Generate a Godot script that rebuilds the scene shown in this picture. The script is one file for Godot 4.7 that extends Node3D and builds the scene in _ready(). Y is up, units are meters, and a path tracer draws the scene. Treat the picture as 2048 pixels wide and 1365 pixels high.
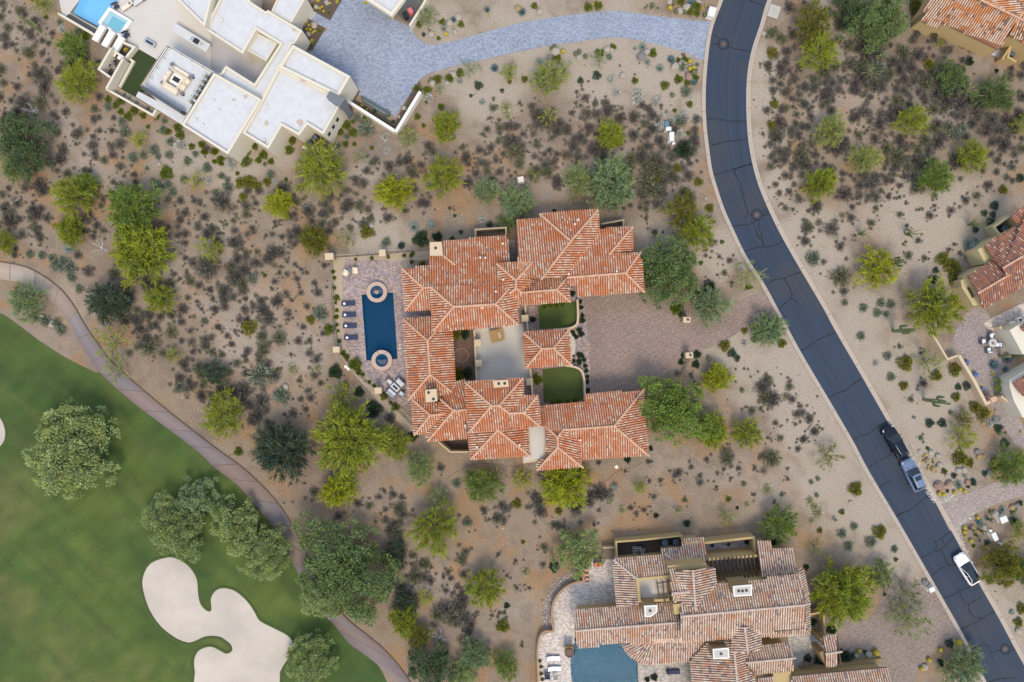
extends Node3D
# A desert neighbourhood seen from a drone: everything stands on the ground plane in metres, y up, north towards -z.
const S := 14.0      # map units per metre of the site plan that positions are given in
const H := 98.0      # camera height; w() turns a plan position seen at height h into a point
var used := {}
var M := {}
var rng := RandomNumberGenerator.new()
var zo := Vector3(0, 0, 1)
var said := {}
var noi := FastNoiseLite.new()
var noi2 := FastNoiseLite.new()

func w(px: float, py: float, h := 0.0) -> Vector3:
	var k := (H - h) / (H * S)
	return Vector3((px - 1024.0) * k, h, (py - 682.5) * k)

func zone(ox: float, oy: float, sc := 4.016) -> void:
	zo = Vector3(ox, oy, sc)

func zp(x: float, y: float) -> Vector2:
	return Vector2(zo.x + x / zo.z, zo.y + y / zo.z)

func zw(x: float, y: float, h := 0.0) -> Vector3:
	var p := zp(x, y)
	return w(p.x, p.y, h)

func poly(s: String, h := 0.0) -> PackedVector2Array:      # plan polygon (zone units) to world xz
	var f := s.split_floats(",")
	var out := PackedVector2Array()
	for i in range(0, f.size() - 1, 2):
		var v := zw(f[i], f[i + 1], h)
		out.append(Vector2(v.x, v.z))
	return out

func spline(p: PackedVector2Array, n := 4, closed := false) -> PackedVector2Array:
	var out := PackedVector2Array()
	var m := p.size()
	for i in (m if closed else m - 1):
		var a := p[(i - 1 + m) % m] if closed or i > 0 else p[i]
		var b := p[i]
		var c := p[(i + 1) % m]
		var d := p[(i + 2) % m] if closed or i + 2 < m else p[(i + 1) % m]
		for k in n:
			out.append(b.cubic_interpolate(c, a, d, float(k) / n))
	if not closed:
		out.append(p[m - 1])
	return out

func rnd(a: float, b: float) -> float:
	return rng.randf_range(a, b)

func lin(r: float, g: float, b: float) -> Color:
	return Color(r, g, b).linear_to_srgb()

func mat(called: String, r: float, g: float, b: float, rough := 0.85, metal := 0.0) -> StandardMaterial3D:
	if M.has(called):
		return M[called]
	var m := StandardMaterial3D.new()
	m.resource_name = called
	m.albedo_color = lin(r, g, b)
	m.roughness = rough
	m.metallic = metal
	M[called] = m
	return m

func tinted(called: String, r := 1.0, g := 1.0, b := 1.0, rough := 0.9) -> StandardMaterial3D:   # colour comes from the vertices or the copies
	var m := mat(called, r, g, b, rough)
	m.vertex_color_use_as_albedo = true
	return m

func grain(m: StandardMaterial3D, tex: Texture2D, scale: float, normal: Texture2D = null, strength := 0.5) -> StandardMaterial3D:
	m.albedo_texture = tex
	m.uv1_triplanar = true
	m.uv1_world_triplanar = true
	m.uv1_scale = Vector3(scale, scale, scale)
	if normal:
		m.normal_enabled = true
		m.normal_texture = normal
		m.normal_scale = strength
	return m

func speckle(n: int, lo: float, hi: float, freq: float, seed_: int, rough := 0.5) -> ImageTexture:   # tileable grey speckle that multiplies the base colour
	var im := Image.create(n, n, false, Image.FORMAT_RGB8)
	var f := FastNoiseLite.new()
	f.seed = seed_
	f.frequency = freq
	f.fractal_octaves = 4
	f.fractal_gain = 0.7
	var r := RandomNumberGenerator.new()
	r.seed = seed_
	var src := f.get_seamless_image(n, n, false, false, 0.12)
	for y in n:
		for x in n:
			var v := lerpf(src.get_pixel(x, y).r, r.randf(), rough)
			v = clampf(lo + (hi - lo) * v, 0.0, 1.0)
			im.set_pixel(x, y, Color(v, v, v))
	return ImageTexture.create_from_image(im)

func bond(n: int, cols: int, rows: int, cells: Array, joint: Color, seed_: int) -> ImageTexture:   # running bond of small pavers, too small to tell apart from the air
	var im := Image.create(n, n, false, Image.FORMAT_RGB8)
	var r := RandomNumberGenerator.new()
	r.seed = seed_
	im.fill(joint)
	var cw := float(n) / cols
	var ch := float(n) / rows
	for j in rows:
		for i in cols:
			var c: Color = cells[r.randi() % cells.size()]
			var k := r.randf_range(0.86, 1.12)
			c = Color(c.r * k, c.g * k, c.b * k)
			var x0 := int(i * cw + (cw * 0.5 if j % 2 else 0.0)) + 1
			var wd := int(cw) - 1
			var y0 := int(j * ch) + 1
			var hg := int(ch) - 1
			im.fill_rect(Rect2i(x0, y0, mini(wd, n - x0), hg), c)
			if x0 + wd > n:
				im.fill_rect(Rect2i(0, y0, x0 + wd - n, hg), c)
	return ImageTexture.create_from_image(im)

class MB:
	var v := PackedVector3Array()
	var c := PackedColorArray()
	var colored := false
	func tri(a: Vector3, b: Vector3, d: Vector3, col := Color.WHITE) -> void:
		v.append(a); v.append(b); v.append(d)
		c.append(col); c.append(col); c.append(col)
		if col != Color.WHITE:
			colored = true
	func tri3(a: Vector3, b: Vector3, d: Vector3, ca: Color, cb: Color, cd: Color) -> void:
		v.append(a); v.append(b); v.append(d)
		c.append(ca); c.append(cb); c.append(cd)
		colored = true
	func quad(a: Vector3, b: Vector3, d: Vector3, e: Vector3, col := Color.WHITE) -> void:
		tri(a, b, d, col)
		tri(a, d, e, col)
	func box(t: Transform3D, s: Vector3, col := Color.WHITE, bevel := 0.0) -> void:
		var h := s * 0.5
		if bevel <= 0.0:
			_box(t, h, h, h, col)
			return
		var b := minf(bevel, minf(h.x, minf(h.y, h.z)) * 0.6)
		var r0 := [Vector2(-h.x + b, -h.z), Vector2(h.x - b, -h.z), Vector2(h.x, -h.z + b), Vector2(h.x, h.z - b), Vector2(h.x - b, h.z), Vector2(-h.x + b, h.z), Vector2(-h.x, h.z - b), Vector2(-h.x, -h.z + b)]
		var r1 := []
		for p in r0:
			r1.append(Vector2(p.x * (h.x - b) / h.x, p.y * (h.z - b) / h.z))
		var rings := [[r1, -h.y], [r0, -h.y + b], [r0, h.y - b], [r1, h.y]]
		for k in 3:
			for i in 8:
				var j := (i + 1) % 8
				var a0: Vector2 = rings[k][0][i]
				var a1: Vector2 = rings[k][0][j]
				var b0: Vector2 = rings[k + 1][0][i]
				var b1: Vector2 = rings[k + 1][0][j]
				quad(t * Vector3(a0.x, rings[k][1], a0.y), t * Vector3(b0.x, rings[k + 1][1], b0.y), t * Vector3(b1.x, rings[k + 1][1], b1.y), t * Vector3(a1.x, rings[k][1], a1.y), col)
		for i in range(1, 7):
			tri(t * Vector3(r1[0].x, h.y, r1[0].y), t * Vector3(r1[i].x, h.y, r1[i].y), t * Vector3(r1[i + 1].x, h.y, r1[i + 1].y), col)
	func _box(t: Transform3D, h: Vector3, _h1: Vector3, _h2: Vector3, col: Color) -> void:
		var p := []
		for i in 8:
			p.append(t * Vector3(h.x if i & 1 else -h.x, h.y if i & 2 else -h.y, h.z if i & 4 else -h.z))
		for q in [[0, 2, 3, 1], [4, 5, 7, 6], [0, 4, 6, 2], [1, 3, 7, 5], [2, 6, 7, 3], [0, 1, 5, 4]]:
			quad(p[q[0]], p[q[1]], p[q[2]], p[q[3]], col)
	func prism(pl: PackedVector2Array, y0: float, y1: float, col := Color.WHITE, bottom := false) -> void:
		var n := pl.size()
		var cw := Geometry2D.is_polygon_clockwise(pl)
		var t := Geometry2D.triangulate_polygon(pl)
		for i in range(0, t.size(), 3):
			var a := pl[t[i]]
			var b := pl[t[i + 1]]
			var d := pl[t[i + 2]]
			if (b - a).cross(d - a) < 0.0:
				var q := b
				b = d
				d = q
			tri(Vector3(a.x, y1, a.y), Vector3(b.x, y1, b.y), Vector3(d.x, y1, d.y), col)
			if bottom:
				tri(Vector3(a.x, y0, a.y), Vector3(d.x, y0, d.y), Vector3(b.x, y0, b.y), col)
		for i in n:
			var a := pl[i]
			var b := pl[(i + 1) % n]
			if cw:
				var q := a
				a = b
				b = q
			quad(Vector3(a.x, y0, a.y), Vector3(b.x, y0, b.y), Vector3(b.x, y1, b.y), Vector3(a.x, y1, a.y), col)
	func tube(pts: Array, rad: Array, sides := 6, col := Color.WHITE, cap := true) -> void:
		var rings := []
		for i in pts.size():
			var d: Vector3 = (pts[mini(i + 1, pts.size() - 1)] - pts[maxi(i - 1, 0)])
			d = d.normalized() if d.length() > 1e-6 else Vector3.UP
			var u := d.cross(Vector3(0.31, 0.2, 0.93)).normalized()
			var q := d.cross(u)
			var ring := []
			for k in sides:
				var a := TAU * k / sides
				ring.append(pts[i] + (u * cos(a) + q * sin(a)) * float(rad[mini(i, rad.size() - 1)]))
			rings.append(ring)
		for i in pts.size() - 1:
			for k in sides:
				var k2 := (k + 1) % sides
				quad(rings[i][k], rings[i][k2], rings[i + 1][k2], rings[i + 1][k], col)
		if cap:
			for k in range(1, sides - 1):
				tri(rings[-1][0], rings[-1][k], rings[-1][k + 1], col)
				tri(rings[0][0], rings[0][k + 1], rings[0][k], col)
	func lathe(at: Vector3, prof: Array, seg := 16, col := Color.WHITE) -> void:   # prof: Vector2(radius, height)
		for i in prof.size() - 1:
			for k in seg:
				var a := TAU * k / seg
				var b := TAU * (k + 1) / seg
				var p: Vector2 = prof[i]
				var q: Vector2 = prof[i + 1]
				var A := at + Vector3(cos(a) * p.x, p.y, sin(a) * p.x)
				var B := at + Vector3(cos(b) * p.x, p.y, sin(b) * p.x)
				var C := at + Vector3(cos(b) * q.x, q.y, sin(b) * q.x)
				var D := at + Vector3(cos(a) * q.x, q.y, sin(a) * q.x)
				if p.x > 1e-5:
					tri(A, B, C, col)
				if q.x > 1e-5:
					tri(A, C, D, col)
	func ball(at: Vector3, r: Vector3, seg := 8, col := Color.WHITE, rough := 0.0, seed_ := 1) -> void:
		var g := RandomNumberGenerator.new()
		g.seed = seed_
		var rings := seg / 2 + 1
		var pts := []
		for i in rings + 1:
			var row := []
			var th := PI * i / rings
			for k in seg:
				var ph := TAU * (k + 0.5 * (i % 2)) / seg
				var f := 1.0 + g.randf_range(-rough, rough)
				if (i == 0 or i == rings) and k > 0:
					row.append(row[0])
				else:
					row.append(at + Vector3(sin(th) * cos(ph) * r.x, cos(th) * r.y, sin(th) * sin(ph) * r.z) * f)
			pts.append(row)
		for i in rings:
			for k in seg:
				var k2 := (k + 1) % seg
				tri(pts[i][k], pts[i][k2], pts[i + 1][k2], col)
				tri(pts[i][k], pts[i + 1][k2], pts[i + 1][k], col)
	func mesh(smooth := false) -> ArrayMesh:
		if smooth:
			var st := SurfaceTool.new()
			st.begin(Mesh.PRIMITIVE_TRIANGLES)
			for i in v.size():
				if colored:
					st.set_color(c[i])
				st.set_smooth_group(0)
				st.add_vertex(v[i])
			st.generate_normals()
			st.index()
			return st.commit()
		var a := []
		a.resize(Mesh.ARRAY_MAX)
		a[Mesh.ARRAY_VERTEX] = v
		if colored:
			a[Mesh.ARRAY_COLOR] = c
		var m := ArrayMesh.new()
		m.add_surface_from_arrays(Mesh.PRIMITIVE_TRIANGLES, a)
		return m

func numbered(called: String) -> String:
	used[called] = used.get(called, -1) + 1
	return called if used[called] == 0 else "%s_%03d" % [called, used[called]]

func tag(o: Node3D, label: String, category: String, group := "", kind := "") -> Node3D:
	if said.has(label):
		print("same label: ", label)
	said[label] = true
	o.set_meta("label", label)
	o.set_meta("category", category)
	if group:
		o.set_meta("group", group)
	if kind:
		o.set_meta("kind", kind)
	return o

func thing(called: String, label: String, category: String, at := Vector3.ZERO, turn := 0.0, group := "") -> Node3D:
	var o := Node3D.new()
	o.name = numbered(called)
	add_child(o)
	o.position = at
	o.rotation.y = turn
	tag(o, label, category, group)
	return o

func part(parent: Node3D, called: String, mesh: Mesh, m: Material, at := Vector3.ZERO) -> MeshInstance3D:
	var o := MeshInstance3D.new()
	o.name = called
	o.mesh = mesh
	o.material_override = m
	o.position = at
	parent.add_child(o, true)
	return o

func solo(called: String, mesh: Mesh, m: Material, label: String, category: String, at := Vector3.ZERO, turn := 0.0, group := "", kind := "") -> MeshInstance3D:
	var o := MeshInstance3D.new()
	o.name = numbered(called)
	o.mesh = mesh
	o.material_override = m
	add_child(o)
	o.position = at
	o.rotation.y = turn
	tag(o, label, category, group, kind)
	return o

func scatter(parent: Node3D, called: String, mesh: Mesh, m: Material, where: Array, tint: Array) -> MultiMeshInstance3D:
	var mm := MultiMesh.new()
	mm.transform_format = MultiMesh.TRANSFORM_3D
	mm.use_colors = true
	mm.mesh = mesh
	mm.instance_count = where.size()
	for i in where.size():
		mm.set_instance_transform(i, where[i])
		mm.set_instance_color(i, tint[i])
	var o := MultiMeshInstance3D.new()
	o.name = called
	o.multimesh = mm
	o.material_override = m
	parent.add_child(o, true)
	o.set_meta("kind", "stuff")
	return o

func grown(p: PackedVector2Array, by: float) -> PackedVector2Array:
	var r := Geometry2D.offset_polygon(p, by, Geometry2D.JOIN_MITER)
	return r[0] if r.size() else p

# a level sheet over a polygon, cut into cells so that its colour may vary; holes are left open
func sheet(pl: PackedVector2Array, y: float, cell: float, tone: Callable, holes := []) -> ArrayMesh:
	var mb := MB.new()
	var lo := pl[0]
	var hi := pl[0]
	for p in pl:
		lo = lo.min(p)
		hi = hi.max(p)
	var nx := int(ceil((hi.x - lo.x) / cell))
	var ny := int(ceil((hi.y - lo.y) / cell))
	var inside := PackedByteArray()
	inside.resize((nx + 1) * (ny + 1))
	for j in ny + 1:
		for i in nx + 1:
			var p := lo + Vector2(i, j) * cell
			var k := 1 if Geometry2D.is_point_in_polygon(p, pl) else 0
			for h in holes:
				if Geometry2D.is_point_in_polygon(p, h):
					k = 2
			inside[j * (nx + 1) + i] = k
	var edges := [pl] + holes
	for j in ny:
		for i in nx:
			var s := [inside[j * (nx + 1) + i], inside[j * (nx + 1) + i + 1], inside[(j + 1) * (nx + 1) + i + 1], inside[(j + 1) * (nx + 1) + i]]
			var a := lo + Vector2(i, j) * cell
			var q := PackedVector2Array([a, a + Vector2(cell, 0), a + Vector2(cell, cell), a + Vector2(0, cell)])
			var same: bool = s[0] == s[1] and s[1] == s[2] and s[2] == s[3]
			if same:
				for e in edges:      # an edge or a corner of the outline may still lie inside the cell
					for m in e.size():
						var u: Vector2 = e[m]
						var t: Vector2 = e[(m + 1) % e.size()]
						if maxf(u.x, t.x) < a.x or minf(u.x, t.x) > a.x + cell or maxf(u.y, t.y) < a.y or minf(u.y, t.y) > a.y + cell:
							continue
						same = false
						break
					if not same:
						break
			var pieces: Array[PackedVector2Array] = []
			if same:
				if s[0] == 1:
					pieces = [q]
			else:
				pieces = Geometry2D.intersect_polygons(q, pl)
				for h in holes:
					var rest: Array[PackedVector2Array] = []
					for pc in pieces:
						rest.append_array(Geometry2D.clip_polygons(pc, h))
					pieces = rest
			for pc in pieces:
				var t := Geometry2D.triangulate_polygon(pc)
				for m in range(0, t.size(), 3):
					var p0 := pc[t[m]]
					var p1 := pc[t[m + 1]]
					var p2 := pc[t[m + 2]]
					if (p1 - p0).cross(p2 - p0) < 0.0:
						var sw := p1
						p1 = p2
						p2 = sw
					mb.tri3(Vector3(p0.x, y, p0.y), Vector3(p1.x, y, p1.y), Vector3(p2.x, y, p2.y), tone.call(p0), tone.call(p1), tone.call(p2))
	return mb.mesh()

func ribbon(pts: PackedVector2Array, y: float, wide: float, jitter := 0.0) -> ArrayMesh:
	var mb := MB.new()
	var L := []
	var R := []
	for i in pts.size():
		var d := (pts[mini(i + 1, pts.size() - 1)] - pts[maxi(i - 1, 0)]).normalized()
		var n := Vector2(-d.y, d.x)
		var k := wide * 0.5 * (1.0 + rnd(-jitter, jitter))
		L.append(pts[i] + n * k)
		R.append(pts[i] - n * k)
	for i in pts.size() - 1:
		mb.quad(Vector3(L[i].x, y, L[i].y), Vector3(R[i].x, y, R[i].y), Vector3(R[i + 1].x, y, R[i + 1].y), Vector3(L[i + 1].x, y, L[i + 1].y))
	return mb.mesh()

# a wall along a path: thick, with a top at y1
func wall_mesh(pts: PackedVector2Array, y0: float, y1: float, thick: float) -> ArrayMesh:
	var mb := MB.new()
	var r := Geometry2D.offset_polyline(pts, thick * 0.5, Geometry2D.JOIN_MITER, Geometry2D.END_BUTT)
	for p in r:
		mb.prism(p, y0, y1)
	return mb.mesh()

# where a plant stands, told by the nearest thing one can find
var marks := []
func by_mark(desc: String, p: Vector2) -> String:
	var order := []
	for m in marks:
		order.append([p.distance_to(Vector2(m[0], m[1])) / S, m])
	order.sort_custom(func(a, b): return a[0] < b[0])
	var count := ["one", "one", "two", "three", "four", "five", "six", "seven", "eight", "nine", "ten", "eleven", "twelve", "thirteen", "fourteen", "fifteen", "sixteen", "seventeen", "eighteen", "nineteen", "twenty"]
	var words := ["right of", "lower right of", "below", "lower left of", "left of", "upper left of", "above", "upper right of"]
	for k in 12:
		for dec in 1:
			var m = order[k][1]
			if order[k][0] < 0.8:
				continue
			var ang := (p - Vector2(m[0], m[1])).angle()
			var side: String = words[int(round(ang / (TAU / 8.0)) + 8) % 8]
			var dist: String = count[mini(int(round(order[k][0])), 20)]
			var l := "%s %s metres %s %s" % [desc, dist, side, m[2]]
			if not said.has(l):
				return l
	return desc + " at plan %d %d" % [p.x, p.y]

# ---------------------------------------------------------------- plants
func blade(mb: MB, p: Vector3, d: Vector3, ln: float, wd: float, col: Color) -> void:
	var s := d.cross(Vector3(rnd(-1, 1), rnd(-1, 1), rnd(-1, 1))).normalized() * wd * 0.5
	mb.tri(p - s, p + s, p + d * ln, col)

func leaf(mb: MB, p: Vector3, d: Vector3, ln: float, wd: float, col: Color) -> void:
	var s := d.cross(Vector3(rnd(-1, 1), rnd(-1, 1), rnd(-1, 1))).normalized() * wd * 0.5
	mb.quad(p, p + d * ln * 0.5 + s, p + d * ln, p + d * ln * 0.5 - s, col)

func dirs(spread := 1.0) -> Vector3:
	return Vector3(rnd(-1, 1), rnd(-1, 1), rnd(-1, 1)) * spread

func shade(v: float, warm: float) -> Color:
	return Color(v * (1.0 + 0.28 * warm), v * (1.0 + 0.08 * warm), v * (1.0 - 0.35 * warm))

# airy crown: long limbs that fork into feathery sprays, pointing outwards (unit radius)
func airy(seed_: int, limbs: int, forks: int, twigs: int, blades: int, thin := 1.0) -> Array:
	rng.seed = seed_
	var mb := MB.new()
	var wood := MB.new()
	var lean := Vector3(rnd(-0.12, 0.12), 0, rnd(-0.12, 0.12))
	var top := Vector3(lean.x, 0.16, lean.z)
	wood.tube([Vector3.ZERO, top], [0.045, 0.035], 6)
	var f0 := [rnd(0, TAU), rnd(0, TAU)]
	for l in limbs:
		var az := TAU * (l + rnd(-0.5, 0.5)) / limbs
		var el := asin(clampf(0.08 + 0.9 * fmod(l * 0.618 + 0.2, 1.0), 0.0, 0.98))
		var reach := rnd(0.82, 1.0) * (0.9 + 0.1 * sin(az * 3.0 + f0[0]) + 0.08 * sin(az * 7.0 + f0[1]))
		var d := Vector3(cos(az) * cos(el), sin(el) * 0.85, sin(az) * cos(el))
		var a := top
		var b := top + d * reach * 0.5 + Vector3(0, 0.12, 0)
		var e := top + d * reach * 0.84 + Vector3(0, 0.06, 0)
		wood.tube([a, b, e], [0.028, 0.018, 0.008], 4, Color.WHITE, false)
		var warm_l := rnd(-0.5, 0.7)
		for f in forks:
			var t := rnd(0.25, 1.0)
			var p := a.lerp(b, t * 2.0) if t < 0.5 else b.lerp(e, t * 2.0 - 1.0)
			var d2 := (d + dirs(1.05) + Vector3(0, 0.12, 0)).normalized()
			var l2 := rnd(0.14, 0.3)
			if f % 3 == 0:
				wood.tube([p, p + d2 * l2], [0.009, 0.005], 3, Color.WHITE, false)
			var v2 := rnd(0.5, 1.35)
			for k in twigs:
				var q := p + d2 * l2 * rnd(0.1, 1.0)
				var d3 := (d2 + d * 0.5 + dirs(0.95)).normalized()
				var l3 := rnd(0.08, 0.2)
				var col := shade(v2 * rnd(0.8, 1.22), warm_l + rnd(-0.4, 0.4))
				for z in blades:
					blade(mb, q + d3 * l3 * rnd(0.0, 1.0), (d3 + dirs(0.6)).normalized(), rnd(0.035, 0.085), rnd(0.010, 0.017) * thin, col)
	return [mb.mesh(), wood.mesh()]

# leafy crown: uneven clumps of small leaves through a lobed dome (unit radius)
func leafy(seed_: int, clumps: int, leaves: int, size := 1.0, rise := 0.62) -> Array:
	rng.seed = seed_
	var mb := MB.new()
	var wood := MB.new()
	var f := [rnd(0, TAU), rnd(0, TAU), rnd(0, TAU)]
	wood.tube([Vector3.ZERO, Vector3(rnd(-0.05, 0.05), 0.25, rnd(-0.05, 0.05))], [0.06, 0.045], 6)
	for k in clumps:
		var az := rnd(0, TAU)
		var lobe := 0.88 + 0.14 * sin(az * 2.0 + f[0]) + 0.12 * sin(az * 5.0 + f[1]) + 0.1 * sin(az * 9.0 + f[2])
		var up := asin(sqrt(rng.randf())) if k % 4 else rnd(-0.1, 0.4)
		var rr := pow(rng.randf(), 0.33) * 1.0 * lobe
		var c := Vector3(cos(az) * cos(up) * rr, 0.3 + sin(up) * rr * rise, sin(az) * cos(up) * rr)
		var o := (c - Vector3(0, 0.25, 0)).normalized()
		if k % 3 == 0:
			wood.tube([Vector3(0, 0.22, 0), c * Vector3(0.55, 0.8, 0.55), c], [0.02, 0.012, 0.004], 3, Color.WHITE, false)
		var v := rnd(0.6, 1.35)
		var warm := rnd(-0.5, 0.6)
		var cr := rnd(0.08, 0.17)
		for z in leaves:
			var dd := (o * 0.6 + dirs(1.0)).normalized()
			var p := c + dd * cr * pow(rng.randf(), 0.5)
			leaf(mb, p, (dd + dirs(0.5)).normalized(), rnd(0.045, 0.085) * size, rnd(0.022, 0.036) * size, shade(v * rnd(0.85, 1.18), warm + rnd(-0.2, 0.2)))
	return [mb.mesh(), wood.mesh()]

# low bush: a ragged dome of stems (unit radius)
func bushy(seed_: int, n: int, wide: float, long_: float, tall := 0.75, hollow := 0.25, leafed := false) -> ArrayMesh:
	rng.seed = seed_
	var mb := MB.new()
	var f := [rnd(0, TAU), rnd(0, TAU)]
	for k in n:
		var az := rnd(0, TAU)
		var up := rnd(0.05, 1.5)
		var lobe := 0.85 + 0.15 * sin(az * 3.0 + f[0]) + 0.1 * sin(az * 5.0 + f[1])
		var d := Vector3(cos(az) * cos(up), sin(up) * tall, sin(az) * cos(up))
		var p := d * lobe * rnd(hollow, 0.92)
		var col := shade(rnd(0.55, 1.35), rnd(-0.5, 0.5))
		var o := (d + dirs(0.55)).normalized()
		if leafed:
			leaf(mb, p, o, long_ * rnd(0.7, 1.3), wide * rnd(0.7, 1.3), col)
		else:
			blade(mb, p, o, long_ * rnd(0.7, 1.3), wide * rnd(0.7, 1.3), col)
	return mb.mesh()

func rosette(n: int, wide: float, tall: float, seed_: int, rings := 2) -> ArrayMesh:   # agave: stiff pointed leaves with a folded middle
	rng.seed = seed_
	var mb := MB.new()
	for r in rings:
		for k in n:
			var az := TAU * (k + 0.5 * r + rnd(-0.15, 0.15)) / n
			var el := 0.35 + 0.5 * r + rnd(-0.1, 0.1)
			var d := Vector3(cos(az) * cos(el), sin(el) * tall, sin(az) * cos(el))
			var ln := (1.0 - 0.25 * r) * rnd(0.85, 1.0)
			var s := Vector3(-sin(az), 0, cos(az)) * wide * 0.5
			var m := d * ln * 0.5 - Vector3(0, 0.03, 0)
			var col := shade(rnd(0.8, 1.15), rnd(-0.3, 0.1))
			mb.tri(Vector3.ZERO, m + s + Vector3(0, 0.05, 0), m, col)
			mb.tri(Vector3.ZERO, m, m - s + Vector3(0, 0.05, 0), col)
			mb.tri(m + s + Vector3(0, 0.05, 0), d * ln, m, col)
			mb.tri(m, d * ln, m - s + Vector3(0, 0.05, 0), col)
	return mb.mesh()

func ribbed(pts: Array, rad: Array, ribs := 10) -> ArrayMesh:      # a fluted cactus column
	var mb := MB.new()
	var n := ribs * 2
	var rings := []
	for i in pts.size():
		var d: Vector3 = (pts[mini(i + 1, pts.size() - 1)] - pts[maxi(i - 1, 0)]).normalized()
		var u := d.cross(Vector3(0.3, 0.1, 0.95)).normalized()
		var q := d.cross(u)
		var ring := []
		for k in n:
			var a := TAU * k / n
			ring.append(pts[i] + (u * cos(a) + q * sin(a)) * float(rad[i]) * (1.0 if k % 2 else 0.76))
		rings.append(ring)
	for i in pts.size() - 1:
		for k in n:
			var col := Color(1.25, 1.2, 1.0) if k % 2 else Color(0.9, 0.95, 0.85)
			mb.quad(rings[i][k], rings[i][(k + 1) % n], rings[i + 1][(k + 1) % n], rings[i + 1][k], col)
	var tip: Vector3 = pts[-1] + (pts[-1] - pts[-2]).normalized() * float(rad[-1]) * 0.6
	for k in n:
		mb.tri(rings[-1][k], rings[-1][(k + 1) % n], tip, Color(1.3, 1.3, 1.0))
	return mb.mesh()

var crowns := {}
var bushes := {}
func plant_kinds() -> void:
	crowns["airy"] = [airy(11, 26, 8, 8, 11), airy(12, 24, 9, 8, 11), airy(13, 28, 7, 9, 11), airy(14, 25, 8, 8, 11)]
	crowns["dense"] = [airy(21, 40, 8, 8, 10, 1.2), airy(22, 36, 9, 8, 10, 1.2), airy(23, 44, 7, 8, 10, 1.2)]
	crowns["small"] = [airy(31, 18, 6, 5, 11, 1.5), airy(32, 16, 6, 5, 11, 1.5), airy(33, 20, 5, 5, 11, 1.5)]
	crowns["thin"] = [airy(41, 13, 6, 4, 11, 1.0), airy(42, 14, 5, 4, 11, 1.0)]
	crowns["leafy"] = [leafy(51, 130, 80), leafy(52, 120, 84), leafy(53, 140, 76)]
	crowns["large"] = [leafy(61, 230, 84, 0.8), leafy(62, 215, 86, 0.8)]
	bushes["scrub"] = [bushy(71, 420, 0.07, 0.34), bushy(72, 380, 0.075, 0.36), bushy(73, 420, 0.06, 0.32), bushy(74, 360, 0.08, 0.4), bushy(75, 400, 0.07, 0.3)]
	bushes["round"] = [bushy(81, 700, 0.13, 0.2, 0.85, 0.55, true), bushy(82, 650, 0.14, 0.2, 0.85, 0.55, true), bushy(83, 700, 0.12, 0.22, 0.9, 0.5, true)]
	bushes["clipped"] = [bushy(85, 1300, 0.12, 0.15, 0.9, 0.5, true)]
	bushes["sage"] = [bushy(91, 420, 0.09, 0.36, 0.7, 0.3, true), bushy(92, 400, 0.1, 0.34, 0.7, 0.3, true)]
	bushes["agave"] = [rosette(15, 0.3, 0.9, 95), rosette(13, 0.34, 0.8, 96), rosette(17, 0.24, 1.0, 97, 3)]

func leaf_mat(called: String, r: float, g: float, b: float, through := 0.16) -> StandardMaterial3D:
	var m := tinted(called, r, g, b, 0.75)
	m.metallic_specular = 0.25
	if through > 0.0:
		m.backlight_enabled = true
		m.backlight = Color(through, through, through)
	return m

var tree_count := 0
func tree(px: float, py: float, r_px: float, form: String, tone: String, label: String, called := "palo_verde_tree", high := 0.0) -> void:
	tree_count += 1
	var r := r_px / S
	var tall := high if high > 0.0 else clampf(r * 1.15, 0.9, 6.5)
	var at := w(px, py, tall * 0.55)
	at.y = 0.0
	var list: Array = crowns[form]
	var proto: Array = list[tree_count % list.size()]
	var o := thing(called, label, "tree", at, fmod(tree_count * 2.399, TAU), "trees of the desert lots")
	var c := part(o, "crown", proto[0], M[tone])
	var big := 1.14 if form in ["large", "leafy"] else 1.12
	c.scale = Vector3(r * big, tall * 0.98, r * big * (0.93 + 0.1 * sin(tree_count * 1.7)))
	var t := part(o, "trunk", proto[1], M["bark_pale"] if form in ["airy", "small", "thin", "dense"] else M["bark"])
	t.scale = c.scale

func saguaro(bx: float, by: float, tall: float, arms: int, label: String, seed_: int, rad := 0.22) -> void:
	rng.seed = seed_
	var o := thing("saguaro_cactus", label, "cactus", w(bx, by), 0.0, "saguaro cacti by the street")
	var st := []
	var rr := []
	for i in 7:
		var t := i / 6.0
		st.append(Vector3(0.04 * sin(t * 3.0), tall * t, 0.04 * cos(t * 2.0)))
		rr.append(rad * (0.8 + 0.35 * sin(t * 2.6)) if i < 6 else rad * 0.55)
	part(o, "stem", ribbed(st, rr, 10), M["cactus"])
	for k in arms:
		var az := TAU * k / maxf(arms, 1) + rnd(-0.4, 0.4)
		var y0 := tall * rnd(0.35, 0.6)
		var d := Vector3(cos(az), 0, sin(az))
		var up := tall * rnd(0.25, 0.42)
		var pts := [Vector3(0, y0, 0) + d * rad * 0.5, Vector3(0, y0 + 0.02, 0) + d * 0.45, Vector3(0, y0 + 0.22, 0) + d * 0.62, Vector3(0, y0 + up * 0.6, 0) + d * 0.66, Vector3(0, y0 + up, 0) + d * 0.66]
		part(o, "arm", ribbed(pts, [rad * 0.55, rad * 0.62, rad * 0.68, rad * 0.68, rad * 0.4], 8), M["cactus"])

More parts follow.
